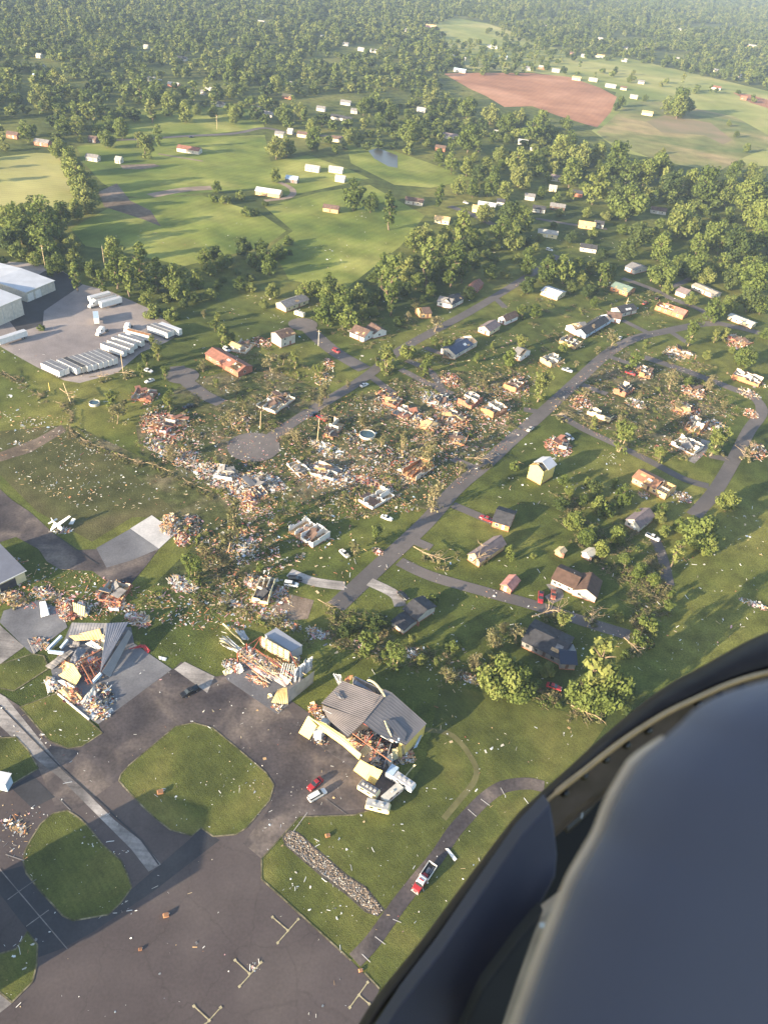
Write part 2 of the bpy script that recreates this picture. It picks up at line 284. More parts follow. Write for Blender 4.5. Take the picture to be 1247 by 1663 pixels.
# roads
road('road', [(545, 986), (615, 920), (690, 850), (742, 792), (790, 752), (830, 715), (870, 680), (930, 625), (985, 575), (1030, 550), (1080, 538), (1130, 528), (1165, 525)], 6.5, ROADM, .08)
road('road', [(415, 728), (470, 690), (525, 655), (590, 615), (645, 572), (700, 540), (760, 508), (820, 472), (870, 440), (905, 415)], 5.8, ROADM, .084)
road('road', [(592, 600), (545, 572), (512, 545), (492, 525)], 8.5, ROADM, .088)
road('road', [(648, 912), (700, 936), (790, 962), (870, 984), (950, 1010), (1022, 1032)], 5.0, ROADM, .088)
road('road', [(905, 672), (945, 696), (1000, 722), (1060, 752), (1110, 778), (1150, 790)], 4.5, ROADM, .076)
road('road', [(1125, 838), (1160, 798), (1190, 748), (1215, 700), (1236, 668), (1222, 645), (1185, 630), (1120, 605), (1045, 580)], 6.0, ROADM, .084)
road('road', [(1165, 527), (1140, 505), (1090, 485), (1060, 470), (1010, 452)], 5.5, ROADM, .088)
road('road', [(1075, 470), (1110, 458), (1140, 440)], 4.5, ROADM, .08)
road('road', [(1165, 525), (1210, 535), (1247, 545)], 6.5, ROADM, .076)
road('road', [(235, 226), (300, 221), (380, 217), (430, 208), (480, 218), (560, 222)], 6.0, ROADM, .084)
road('road', [(150, 232), (190, 228), (240, 226)], 5.0, ROADM, .08)
road('road', [(730, 335), (770, 350), (800, 365)], 7.0, ROADM, .084)
road('road', [(870, 355), (930, 365), (985, 372)], 5.0, ROADM, .084)
road('dirt_track', [(245, 318), (300, 308), (345, 305)], 10, mat('track_dirt', (0.27, 0.2, 0.15), 0.95, 0.2, 0.1), .06)
road('dirt_track', [(430, 326), (470, 320), (475, 308), (455, 296)], 5, MATS['track_dirt'], .06)
road('dirt_track', [(258, 250), (330, 262)], 3, MATS['track_dirt'], .06)
road('road', [(360, 655), (330, 640), (295, 612), (288, 595)], 7, ROADM, .08)
road('road', [(1120, 750), (1140, 730), (1145, 715)], 4, CONC, .09)
for pts in ([(560, 952), (510, 945), (470, 930)], [(600, 945), (640, 965), (650, 985)], [(665, 875), (700, 890)], [(735, 820), (770, 835), (800, 848)], [(770, 760), (735, 745)], [(660, 585), (700, 605), (720, 640)],
            [(650, 600), (700, 625), (735, 640)], [(985, 578), (1020, 590), (1055, 602)], [(1090, 540), (1120, 560)], [(1060, 545), (1010, 520)], [(945, 625), (985, 640)], [(890, 975), (905, 965), (895, 948)], [(600, 610), (640, 640)], [(1060, 870), (1075, 905), (1085, 950)], [(690, 565), (720, 575)], [(820, 500), (800, 480)], [(880, 670), (850, 665)], [(1190, 748), (1150, 740)]):
    road('driveway', pts, 4.2, CONC if pts[0][1] > 900 else ROADM, .07)
def disc(name, cx, cy, r, m, z):
    z = lift(z); p = P(cx, cy); mb = MB(m); mb.quad([(p.x + r * math.cos(i * .2618), p.y + r * math.sin(i * .2618), z) for i in range(24)]); o = mb.build(name); o['kind'] = 'structure'; ROADPTS.append((p.x, p.y, r + 1.5)); return o
disc('road', 412, 726, 11.0, ROADM, .092); disc('road', 296, 610, 8, ROADM, .072); disc('road', 492, 527, 8, ROADM, .096)
# airfield pavement: asphalt first, concrete and grass islands on top
AIR = .01
sheet('apron', [(0, 1275), (60, 1235), (200, 1248), (220, 1180), (165, 1165), (250, 1090), (282, 1088), (294, 1075), (350, 1100), (395, 1085), (505, 1160), (485, 1190), (570, 1262), (640, 1310), (575, 1326), (486, 1328), (425, 1395), (425, 1428), (570, 1560), (616, 1608), (590, 1663), (560, 1760), (0, 1760)], APRON, .02, 'wide asphalt apron')
sheet('taxiway', [K6(*p) for p in ((-40, -150), (60, -60), (150, 0), (270, 110), (370, 185), (470, 180), (640, 80), (740, 20), (850, 100), (775, 178), (725, 245), (600, 400), (545, 355), (450, 285), (300, 280), (230, 240), (190, 180), (80, 120), (-40, 160))], ASPHALT, .02, 'weathered taxiway')
sheet('taxiway', [K6(*p) for p in ((-30, 860), (60, 920), (110, 950), (240, 1110), (360, 1150), (500, 1075), (660, 1248), (300, 1500), (190, 1248), (80, 1090), (-30, 1095))], ASPHALT, .03)
sheet('taxiway', [K6(*p) for p in ((480, 1030), (840, 765), (900, 728), (1050, 800), (1110, 800), (1340, 960), (1420, 1060), (1247, 1248), (1180, 1160), (1040, 1040), (920, 1012), (600, 1248), (500, 1075))], ASPHALT, .03, 'dark ramp between the hangars')
sheet('taxiway', [(320, 1180), (365, 1105), (395, 1088), (450, 1130), (478, 1165), (500, 1168), (560, 1205), (640, 1260), (640, 1300), (600, 1312), (486, 1326), (425, 1395), (395, 1370), (440, 1310), (446, 1268)], ASPHALT, .034)
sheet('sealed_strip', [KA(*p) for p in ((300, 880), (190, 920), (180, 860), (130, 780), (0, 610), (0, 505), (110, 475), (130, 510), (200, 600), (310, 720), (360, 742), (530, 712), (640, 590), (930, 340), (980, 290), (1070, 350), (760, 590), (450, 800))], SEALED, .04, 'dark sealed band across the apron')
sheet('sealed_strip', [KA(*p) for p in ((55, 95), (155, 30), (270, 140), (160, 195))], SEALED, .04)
sheet('concrete_strip', [K6(*p) for p in ((-30, 870), (30, 900), (310, 1248), (420, 1360), (560, 1500), (690, 1600), (785, 1715), (725, 1750), (640, 1640), (520, 1520), (300, 1300), (150, 1180), (-30, 1010))], CONC, .045, 'worn concrete taxi strip')
sheet('concrete_pad', [K6(*p) for p in ((635, 80), (740, 15), (860, 100), (775, 178))], PALEC, .045, 'pale bare hangar floor')
sheet('concrete_pad', [K6(*p) for p in ((470, 175), (635, 82), (775, 178), (640, 235), (520, 270))], GREYC, .035)
sheet('concrete_pad', [K6(*p) for p in ((0, 535), (20, 480), (200, 425), (300, 480), (330, 560), (160, 690), (120, 655))], GREYC, .035)
sheet('concrete_pad', [K6(*p) for p in ((-10, 540), (120, 655), (0, 742))], CONC, .04)
sheet('concrete_pad', [K6(*p) for p in ((250, 770), (350, 540), (640, 560), (655, 640), (838, 765), (480, 1032), (430, 1000), (280, 870))], GREYC, .045, 'grey hangar floor slab')
sheet('concrete_pad', [K6(*p) for p in ((850, 765), (900, 728), (1045, 800), (1010, 880))], CONC, .045)
sheet('concrete_pad', [KF(*p) for p in ((30, 740), (180, 650), (420, 640), (790, 900), (800, 1060), (655, 1170))], GREYC, .045, 'grey hangar apron slab')
sheet('ditch_bed', [KB(*p) for p in ((125, 330), (160, 300), (205, 310), (440, 515), (535, 575), (628, 690), (592, 722), (530, 700), (430, 610), (320, 530), (215, 440), (140, 375))], mat('ditch_soil', (.09, .075, .06), .95, .3, .8), .04)
sheet('concrete_pad', [KA(*p) for p in ((-10, 1090), (60, 1145), (-10, 1200))], CONC, .045)
EDGE = ground_mat('worn_grass_edge', [(.06, .06, .03), (.13, .115, .065), (.22, .19, .12)], s1=.3, s2=1.0, det=.3)
def edge(pts, closed=True):                      # the worn, sandy lip where grass meets pavement
    mb = MB(EDGE); q = [P(x, y) for x, y, *_ in pts]; q = q + q[:1] if closed else q
    for a, b in zip(q, q[1:]): mb.bar((a.x, a.y, .13), (b.x, b.y, .13), .34, .03)
    mb.build('grass_edge')['kind'] = 'structure'
def island(pts): edge(pts); return sheet('grass_island', pts, LAWN, .06)
island([KA(*p) for p in ((330, 205), (385, 240), (430, 282), (500, 370), (590, 450), (625, 525), (643, 580), (590, 655), (530, 712), (440, 728), (360, 742), (310, 720), (260, 665), (200, 600), (130, 510), (115, 450), (125, 400), (150, 350), (200, 270), (260, 220))])
island([KA(*p) for p in ((590, 30), (580, 60), (610, 95), (700, 190), (760, 245), (830, 300), (935, 328), (980, 290), (1040, 332), (1150, 322), (1200, 290))] + [(438, 1300), (445, 1275), (432, 1255), (385, 1215), (345, 1182), (315, 1174), (285, 1180), (210, 1243)])
island([KA(*p) for p in ((135, 795), (185, 860), (180, 960), (160, 1040), (60, 1140), (-5, 1085), (-5, 905), (80, 880))])
island([K6(*p) for p in ((100, 948), (180, 918), (290, 878), (400, 985), (500, 1075), (400, 1140), (330, 1150), (240, 1110))])
island([K6(*p) for p in ((-10, 1100), (80, 1095), (140, 1160), (190, 1248), (100, 1300), (-10, 1370))])
island([K6(*p) for p in ((-10, 745), (160, 690), (215, 700), (240, 760), (70, 870), (-10, 855))])
# mown ground east of the apron with its paved path
edge([(650, 1290), (605, 1315), (575, 1324), (486, 1327), (425, 1395), (425, 1428), (570, 1560)], False); edge([(592, 1580), (616, 1606)], False)
sheet('mown_field', [(425, 1395), (486, 1327), (575, 1324), (605, 1315), (650, 1290), (690, 1240), (700, 1190), (715, 1110), (760, 1120), (860, 1140), (985, 1175), (900, 1300), (760, 1500), (640, 1690), (616, 1606), (592, 1580), (570, 1560), (425, 1428)], LAWN, .015)
road('path', [KB(*p) for p in ((480, 935), (560, 850), (640, 740), (700, 655), (790, 540), (880, 430), (960, 310), (1040, 220), (1110, 150), (1180, 100), (1247, 80), (1330, 75), (1400, 90))], 3.6, ASPHALT, .07, 'curving paved path')
road('path', [(690, 1185), (735, 1195), (770, 1240), (770, 1268), (745, 1300), (720, 1330)], 1.6, mat('worn_track', (0.13, 0.12, 0.05), 0.95, 0.15, 0.3), .035)
for a, b in (((515, 905), (555, 945)), ((578, 820), (628, 858)), ((665, 735), (705, 752)), ((1030, 200), (1070, 235)), ((1092, 150), (1135, 182)), ((1188, 95), (1207, 130)), ((795, 540), (815, 600))):
    p, q = P(*KB(*a)), P(*KB(*b)); mb = MB(PALEC); mb.bar((p.x, p.y, .17), (q.x, q.y, .17), .16, .02); mb.build('path_joint')['kind'] = 'structure'
# painted tie-down marks
MARK = mat('faded_yellow_paint', (0.42, 0.36, 0.22), 0.8, 0.2, 2)
def marks(segs, w=.22):
    mb = MB(MARK)
    for a, b in segs:
        p, q = P(*a), P(*b); mb.bar((p.x, p.y, .15), (q.x, q.y, .15), w, .012)
        for e in (p, q): mb.box((e.x, e.y, .152), (.55, .55, .012), rot(.78))
    o = mb.build('tie_down_marking'); o['kind'] = 'structure'; return o
marks([(KB(80, 725), KB(155, 790)), (KB(205, 735), KB(105, 850))]); marks([(KA(945, 1158), KA(1020, 1228)), (KA(1075, 1165), KA(1000, 1248))])
marks([(KA(1145, 935), KA(1215, 1000)), (KB(25, 945), KA(1167, 1062))]); marks([(KB(543, 1042), KB(455, 1165)), (KB(500, 1105), KB(550, 1148))])
mb = MB(SEALED)
for a, b in ((K6(0, 940), K6(310, 1255)), (K6(310, 1255), KA(690, 350)), (K6(270, 110), K6(480, 255)), (KA(690, 350), KA(775, 470))):
    p, q = P(*a), P(*b); mb.bar((p.x, p.y, .15), (q.x, q.y, .15), .35, .012)
mb.build('pavement_joint')['kind'] = 'structure'
mb = MB(CONC)
for a, b in ((KA(0, 490), KA(330, 880)), (KA(95, 600), KA(180, 540)), (KA(40, 640), KA(95, 600)), (KA(130, 770), KA(240, 690)), (KA(290, 150), KA(345, 205)), (KB(340, 150), KB(440, 225)), (KB(150, 350), KB(250, 215)), (KA(30, 420), KA(120, 450))):
    p, q = P(*a), P(*b); mb.bar((p.x, p.y, .15), (q.x, q.y, .15), .2, .012)
mb.build('pavement_seam')['kind'] = 'structure'
# ------------------------------------------------------------------ trees
def leafquads(seed, blobs, leaf, per, m):
    g = np.random.default_rng(seed); V = []; 
    for (c, r, n) in blobs:
        n = max(3, int(n * per)); d = g.normal(size=(n, 3)); d /= np.linalg.norm(d, axis=1)[:, None]
        rr = r * (0.45 + 0.6 * g.random(n) ** 0.6); p = np.array(c) + d * rr[:, None] * np.array([1, 1, .85])
        nn = d + g.normal(scale=.55, size=(n, 3)) + np.array([0, 0, .25]); nn /= np.linalg.norm(nn, axis=1)[:, None]
        t = np.cross(nn, g.normal(size=(n, 3))); t /= np.linalg.norm(t, axis=1)[:, None]; b = np.cross(nn, t)
        s = leaf * (0.55 + 0.9 * g.random(n)); a = s[:, None] * t; q = s[:, None] * b * (0.6 + .5 * g.random(n))[:, None]
        bend = nn * (s * .3 * g.normal(size=n))[:, None]
        V.append(np.stack([p - a - q, p + a * .8 - q * .7 + bend, p + a + q, p - a * .7 + q * .9 + bend], 1))
    V = np.concatenate(V).reshape(-1, 3); k = len(V) // 4
    me = bpy.data.meshes.new('crown'); me.vertices.add(len(V)); me.vertices.foreach_set('co', V.ravel())
    me.loops.add(4 * k); me.loops.foreach_set('vertex_index', np.arange(4 * k)); me.polygons.add(k); me.polygons.foreach_set('loop_start', np.arange(0, 4 * k, 4)); me.polygons.foreach_set('loop_total', np.full(k, 4))
    me.materials.append(m); me.update(); me.validate(); return me
def limbs(rg, mb, H, r, nb, spread, up=(.35, .8), bare=False):
    """trunk of bent segments with limbs; returns the limb tips"""
    tips = []; pts = [Vector((0, 0, -.3))]; n = 5
    for i in range(1, n + 1): pts.append(Vector((rg.gauss(0, .03) * H, rg.gauss(0, .03) * H, H * i / n)))
    for i in range(n): mb.tube(pts[i], pts[i + 1], r * (1 - .16 * i), r * (1 - .16 * (i + 1)), 6)
    for k in range(nb):
        t = rg.uniform(*up); i = min(int(t * n), n - 1); b = pts[i].lerp(pts[i + 1], t * n - i); a = rg.uniform(0, 6.28) ; L = spread * rg.uniform(.6, 1.1) * (1.15 - .5 * t)
        mid = b + Vector((math.cos(a) * L * .5, math.sin(a) * L * .5, L * rg.uniform(.2, .5))); e = mid + Vector((math.cos(a + rg.gauss(0, .4)) * L * .5, math.sin(a + rg.gauss(0, .4)) * L * .5, L * rg.uniform(.1, .6)))
        mb.tube(b, mid, r * .42, r * .28, 5); mb.tube(mid, e, r * .28, r * .08, 5); tips += [mid, e]
        if bare:
            for q in range(3):
                s = mid.lerp(e, rg.random()); e2 = s + Vector((rg.gauss(0, 1), rg.gauss(0, 1), rg.uniform(.2, 1))) * L * .3; mb.tube(s, e2, r * .15, r * .05, 4); tips.append(e2)
    tips.append(pts[-1]); return tips
PROTO = []                                        # (crown mesh, trunk mesh, width at 12 m)
def proto(seed, H, cw, base, nb, per, leaf, m, shape='round', bark=BARK):
    rg = random.Random(seed); mb = MB(bark); tips = limbs(rg, mb, H * .8, H * .022, 7, cw * .38); blobs = []
    for k in range(nb):
        for _ in range(40):
            x, y, z = (rg.uniform(-1, 1) for _ in range(3))
            if x * x + y * y + z * z < 1: break
        if shape == 'tall': w = .9 - .45 * abs(z)
        elif shape == 'cone': w = (1 - z) * .55 + .08
        else: w = 1.0 - .25 * max(0, z)
        zc = base * H + (1 - base) * H * (.5 + .46 * z); rr = cw * rg.uniform(.13, .23) * (1.0 if shape == 'round' else .8)
        blobs.append(((x * cw * .42 * w, y * cw * .42 * w, zc - rr * .2), rr, rr * rr * 13))
    PROTO.append((leafquads(seed, blobs, leaf, per, m), mb.data('trunk'), cw)); return len(PROTO) - 1
TR_ROUND = [proto(11, 12, 11, .12, 30, 1.6, .36, LEAF), proto(12, 12, 10, .10, 26, 1.6, .36, LEAF), proto(13, 12, 12, .14, 34, 1.5, .36, LEAFP), proto(14, 12, 9.5, .08, 24, 1.6, .34, LEAF), proto(15, 12, 11, .12, 30, 1.5, .36, LEAFD)]
TR_TALL = [proto(21, 14, 6.5, .06, 26, 1.8, .34, LEAF, 'tall'), proto(22, 14, 6, .08, 24, 1.8, .34, LEAFP, 'tall'), proto(23, 14, 7, .06, 26, 1.8, .34, LEAFD, 'cone')]
TR_FAR = [proto(31, 12, 11, .1, 18, .8, .65, LEAF), proto(32, 12, 10, .1, 16, .8, .65, LEAFD), proto(33, 12, 11.5, .1, 18, .8, .65, LEAF), proto(34, 13, 7, .06, 14, .9, .6, LEAFP, 'tall'), proto(35, 12, 10, .1, 16, .8, .65, LEAFP)]
TR_BUSH = [proto(41, 4, 5, .0, 14, 5, .22, LEAF), proto(42, 4, 5.5, .0, 14, 5, .22, LEAFP), proto(43, 3.6, 5, .0, 12, 5, .24, LEAFD)]
def dproto(seed, H, spread, nb, per, leaf, m, r=.14, cut=1.0, bark=STRIPW, low=.12, up=.9):
    """a battered tree: many thin limbs rising from low on the stem, twigs and torn leaf tufts"""
    rg = random.Random(seed); mb = MB(bark); tips = []; stems = [(Vector((0, 0, -.2)), 0)]
    for k in range(rg.choice((1, 2, 3))):
        a = rg.uniform(0, 6.28); top = Vector((math.cos(a) * spread * .25, math.sin(a) * spread * .25, H * rg.uniform(.55, 1) * cut)); b0 = Vector((math.cos(a) * .2, math.sin(a) * .2, -.2)); md = b0.lerp(top, .5) + Vector((rg.gauss(0, .3), rg.gauss(0, .3), 0))
        mb.tube(b0, md, r * 1.2, r * .8, 6); mb.tube(md, top, r * .8, r * .25, 5); tips.append(top)
        for j in range(nb):
            t = rg.uniform(low, 1); s = b0.lerp(md, t * 2) if t < .5 else md.lerp(top, t * 2 - 1); a2 = rg.uniform(0, 6.28); L = spread * rg.uniform(.4, .85) * (1.1 - .5 * t); e = s + Vector((math.cos(a2) * L * .7, math.sin(a2) * L * .7, L * rg.uniform(.25, 1.0) * up)); mb.tube(s, e, r * .4, r * .1, 4); tips.append(e)
            for q in range(3):
                s2 = s.lerp(e, rg.uniform(.35, 1)); e2 = s2 + Vector((rg.gauss(0, .8), rg.gauss(0, .8), rg.uniform(.2, 1.1))) * L * .35; mb.tube(s2, e2, r * .16, r * .05, 3); tips.append(e2)
    blobs = [(tuple(t), rg.uniform(.4, .9), 9) for t in tips if rg.random() < .8] + [((rg.gauss(0, spread * .3), rg.gauss(0, spread * .3), rg.uniform(.2, H * .35)), rg.uniform(.5, 1.0), 12) for _ in range(4)]
    PROTO.append((leafquads(seed, blobs, leaf, per, m), mb.data('trunk'), spread * 1.7)); return len(PROTO) - 1
TR_TORN = [dproto(51, 7, 3.6, 11, 2.2, .17, LEAFB), dproto(52, 8, 3.2, 12, 2.6, .17, LEAFP), dproto(53, 6, 3.8, 11, 1.9, .16, LEAFB), dproto(54, 7.5, 4.0, 11, 4.0, .2, LEAFP, .15, 1, BARK)]
TR_BARE = [dproto(61, 7, 3.0, 9, 1.0, .15, LEAFB, .15), dproto(62, 7, 2.2, 7, .9, .15, LEAFB, .16), dproto(63, 5.5, 3.6, 11, 1.4, .16, LEAFB, .14)]
def brush(seed, m, leaf, n=10):
    rg = random.Random(seed); mb = MB(STRIPW)
    for _ in range(12): a = Vector((rg.gauss(0, .8), rg.gauss(0, .8), rg.uniform(.05, .5))); mb.tube(a, a + Vector((rg.gauss(0, 1.2), rg.gauss(0, 1.2), rg.uniform(-.2, .5))), .06, .02, 4)
    return leafquads(seed, [((rg.gauss(0, .9), rg.gauss(0, .9), rg.uniform(.1, .6)), rg.uniform(.4, .8), 11) for _ in range(n)], leaf, 2.0, m), mb.data('limbs')
PLACED = []                                       # (x, y, radius): houses, roads and trees already standing
PLACED += ROADPTS
GRID = {}
def gadd(x, y, r):
    GRID.setdefault((int(x // 25), int(y // 25)), []).append((x, y, r))
def gfree(x, y, r):
    i, j = int(x // 25), int(y // 25)
    for a in (i - 1, i, i + 1):
        for b in (j - 1, j, j + 1):
            for (u, v, q) in GRID.get((a, b), ()):
                if (u - x) ** 2 + (v - y) ** 2 < (q + r) ** 2: return False
    return True
for q in ROADPTS: gadd(*q)
TREES = []                                        # every tree of the picture before it is built: (px size, x, y, proto, scale, rot, tilt, name, px, py, where)
def T(cx, cy, w, kinds=None, name='tree', where='', tilt=0.0, ar=1.0, force=True):
    """cx, cy: middle of the crown in the photo; w: its width there in photo pixels"""
    kinds = kinds or TR_ROUND; k = R.choice(kinds); s = ppm(cx, cy); wm = w / s; sc = wm / PROTO[k][2]
    p = P(cx, cy, 6.2 * sc * ar)
    if not force and not gfree(p.x, p.y, wm * .3): return
    gadd(p.x, p.y, wm * .32)
    TREES.append((w, p.x, p.y, k, (sc * R.uniform(.92, 1.1), sc * R.uniform(.92, 1.1), sc * ar), R.uniform(0, 6.28), tilt, name, cx, cy, where))
CLEAR = [(60, 95, 32, 9), (230, 76, 26, 8), (300, 132, 52, 11), (250, 106, 32, 8), (430, 30, 26, 5), (590, 76, 52, 10), (520, 92, 32, 7), (540, 165, 60, 22), (110, 130, 30, 7), (40, 192, 45, 12), (640, 150, 30, 9), (360, 60, 30, 5), (860, 30, 50, 4), (1000, 60, 60, 5), (1150, 40, 50, 5), (930, 15, 40, 3), (1090, 85, 40, 5), (700, 40, 20, 6), (900, 300, 26, 10), (955, 330, 30, 9), (870, 365, 30, 10), (760, 215, 26, 8), (810, 235, 40, 10), (620, 185, 40, 9), (1080, 350, 30, 9)]   # house lots inside the woods: x, y, half-axes
def wood(poly, spacing, wm, kinds, where, name='tree', ar=(.62, .95), seed=1, keep=1.0):
    """fill a photo polygon (where the crowns stand) with trees wm metres wide, spacing metres apart"""
    rg = random.Random(seed); hz_ = lambda x: PH / 2 - FPX * math.tan(PITCH) + (x - PW / 2) * math.tan(ROLL); poly = [(x, max(y, hz_(x) + 52)) for x, y in poly]; ws = [P(x, y, 6) for x, y in poly]
    x0, x1 = min(p.x for p in ws), max(p.x for p in ws); y0, y1 = min(p.y for p in ws), max(p.y for p in ws); n = int((x1 - x0) * (y1 - y0) / (spacing * spacing) * 1.5)
    for _ in range(min(n, 90000)):
        x, y = rg.uniform(x0, x1), rg.uniform(y0, y1); q = proj((x, y, 6))
        if not inpoly(q[0], q[1], poly) or rg.random() > keep or any(((q[0] - a) / c) ** 2 + ((q[1] - b) / d) ** 2 < 1 for a, b, c, d in CLEAR): continue
        w = rg.uniform(*wm)
        if not gfree(x, y, spacing * .5 - (w * .0)): continue
        gadd(x, y, spacing * .48)
        k = rg.choice(kinds); sc = w / PROTO[k][2]; a = rg.uniform(*ar); TREES.append((w * ppm(*q), x, y, k, (sc, sc * rg.uniform(.9, 1.1), sc * a), rg.uniform(0, 6.28), rg.gauss(0, .03), name, q[0], q[1], where))

# ------------------------------------------------------------------ houses
def frame(p1, p2):
    a, b = P(*p1), P(*p2); d = b - a; return a, d.length, math.atan2(d.y, d.x)
def quiet(p, r): gadd(p.x, p.y, r)
def house(p1, p2, D, wallM, roofM, label, h=2.9, rh=1.9, gable='x', span=(0, 1), wins=3, door=True, name='house', cat='house', group=None, chimney=False, trim=WHITE, holes=(), base=True):
    a, L, rz = frame(p1, p2); root = tag(empty(name, a, rz), label, cat, group)
    root['_px'] = proj(a)
    c = a + Matrix.Rotation(rz, 3, 'Z') @ Vector((L / 2, D / 2, 0)); quiet(c, max(L, D) * .55)
    w = MB([wallM, BRICK, OFFW]); t = .18
    w.bx(0, L, 0, t, 0, h); w.bx(0, L, D - t, D, 0, h); w.bx(0, t, t, D - t, 0, h); w.bx(L - t, L, t, D - t, 0, h)
    if base: w.bx(-.04, L + .04, -.04, D + .04, -.3, .35, 1)
    w.bx(t, L - t, t, D - t, .3, .36, 2)
    for k in (1, 2): w.bx(L * k / 3 - .06, L * k / 3 + .06, t, D - t, .36, h * .92, 2)
    w.bx(t, L - t, D * .5, D * .5 + .1, .36, h * .92, 2)
    for s in (0, 1):                             # gable ends
        if gable == 'x': x0, x1 = (0, t) if s == 0 else (L - t, L); pr = [(y, z) for y, z in ((0, h), (D, h), (D / 2, h + rh))]; w.quad([(x0, y, z) for y, z in pr]); w.quad([(x1, y, z) for y, z in pr[::-1]])
        else: y0, y1 = (0, t) if s == 0 else (D - t, D); pr = [(x, z) for x, z in ((0, h), (L, h), (L / 2, h + rh))]; w.quad([(x, y0, z) for x, z in pr]); w.quad([(x, y1, z) for x, z in pr[::-1]])
    w.build('wall', root)
    if roofM is not None:
        r = MB([roofM, WOOD, trim]); o = .45; A, B = (L, D) if gable == 'x' else (D, L)
        def pt(u, v, z): return (u, v, z) if gable == 'x' else (v, u, z)
        dz = rh * o / (B / 2); u0, u1 = span[0] * A - (o if span[0] == 0 else 0), span[1] * A + (o if span[1] == 1 else 0)
        segs = [(u0, u1)]
        for (q0, q1) in holes:
            segs = [z for (s0, s1) in segs for z in ((s0, min(s1, q0 * A)), (max(s0, q1 * A), s1)) if z[1] - z[0] > .2]
        for side in (0, 1):
            vb, vt = (-o, B / 2) if side == 0 else (B + o, B / 2)
            for (s0, s1) in (segs if side == 0 else [(u0, u1)]):
                q = [pt(s0, vb, h - dz), pt(s1, vb, h - dz), pt(s1, vt, h + rh + .02), pt(s0, vt, h + rh + .02)]
                n_ = (Vector(q[1]) - Vector(q[0])).cross(Vector(q[2]) - Vector(q[1])); q = q if n_.z > 0 else q[::-1]
                q = [Vector(v) + Vector((0, 0, .14)) for v in q]; r.slabquad(q, .13, 0, 2)
            for (q0, q1) in (holes if side == 0 else ()):
                for k in range(5):
                    u = (q0 + (q1 - q0) * (k + .5) / 5) * A; r.bar(pt(u, vb, h - dz + .05), pt(u, vt, h + rh), .09, .16, 1)
        if span != (0, 1):
            for u in np.arange(0, A + .1, 1.3):
                if not span[0] * A <= u <= span[1] * A and R.random() < .8:
                    r.bar(pt(u, 0, h), pt(u, B / 2, h + rh), .09, .15, 1)
                    if R.random() < .6: r.bar(pt(u, B, h), pt(u, B / 2, h + rh), .09, .15, 1)
        if root['_px'][1] > 430 and L > 9:
            for _ in range(R.choice((2, 3, 4))):
                u, v0 = R.uniform(.08, .8) * A, R.uniform(.1, .6); du, dv = R.uniform(.8, 2.6), R.uniform(.15, .3); f_ = lambda v: (h - dz + .17 + (rh + dz) * v, -o + (B / 2 + o) * v)
                (z0, y0), (z1, y1) = f_(v0), f_(v0 + dv); qd = [Vector(pt(u, y0, z0)), Vector(pt(u + du, y0, z0)), Vector(pt(u + du, y1, z1)), Vector(pt(u, y1, z1))]; qd = qd if gable == 'x' else qd[::-1]; r.slabquad(qd, .02, R.choice((1, 2, 1)))
        r.bar(pt(u0, B / 2, h + rh + .17), pt(u1, B / 2, h + rh + .17), .3, .08, 0)
        if L > 8: r.tube(pt(A * .7, B * .62, h + rh * .7), pt(A * .7, B * .62, h + rh * .7 + .7), .08, .08, 6, 2)
        ro = r.build('roof', root)
        if chimney:
            k = MB(BRICK); k.bx(L * .3, L * .3 + .8, D * .55, D * .55 + .7, h, h + rh + 1.0); k.build('chimney', ro)
    for i in range(wins):
        x = L * (i + .7) / (wins + .6)
        if door and i == wins // 2: continue
        k = MB([trim, GLASS]); k.bx(x - .65, x + .65, -.05, .0, 1.0, 2.2, 0); k.bx(x - .52, x - .03, -.065, -.05, 1.1, 2.1, 1); k.bx(x + .03, x + .52, -.065, -.05, 1.1, 2.1, 1); k.build('window', root)
        if h > 4.5:
            k = MB([trim, GLASS]); k.bx(x - .6, x + .6, -.05, .0, 3.7, 4.9, 0); k.bx(x - .5, x + .5, -.065, -.05, 3.8, 4.8, 1); k.build('window', root)
    if wins > 1:
        k = MB([trim, GLASS]); k.bx(L, L + .05, D * .4, D * .4 + 1.2, 1.0, 2.2, 0); k.bx(L + .05, L + .065, D * .4 + .1, D * .4 + 1.1, 1.1, 2.1, 1); k.build('window', root)
    if door:
        x = L * (wins // 2 + .7) / (wins + .6); k = MB([R.choice([BROWN, WHITE, REDROOF])]); k.bx(x - .5, x + .5, -.06, 0, .3, 2.4); k.build('door', root)
    return root, L, rz
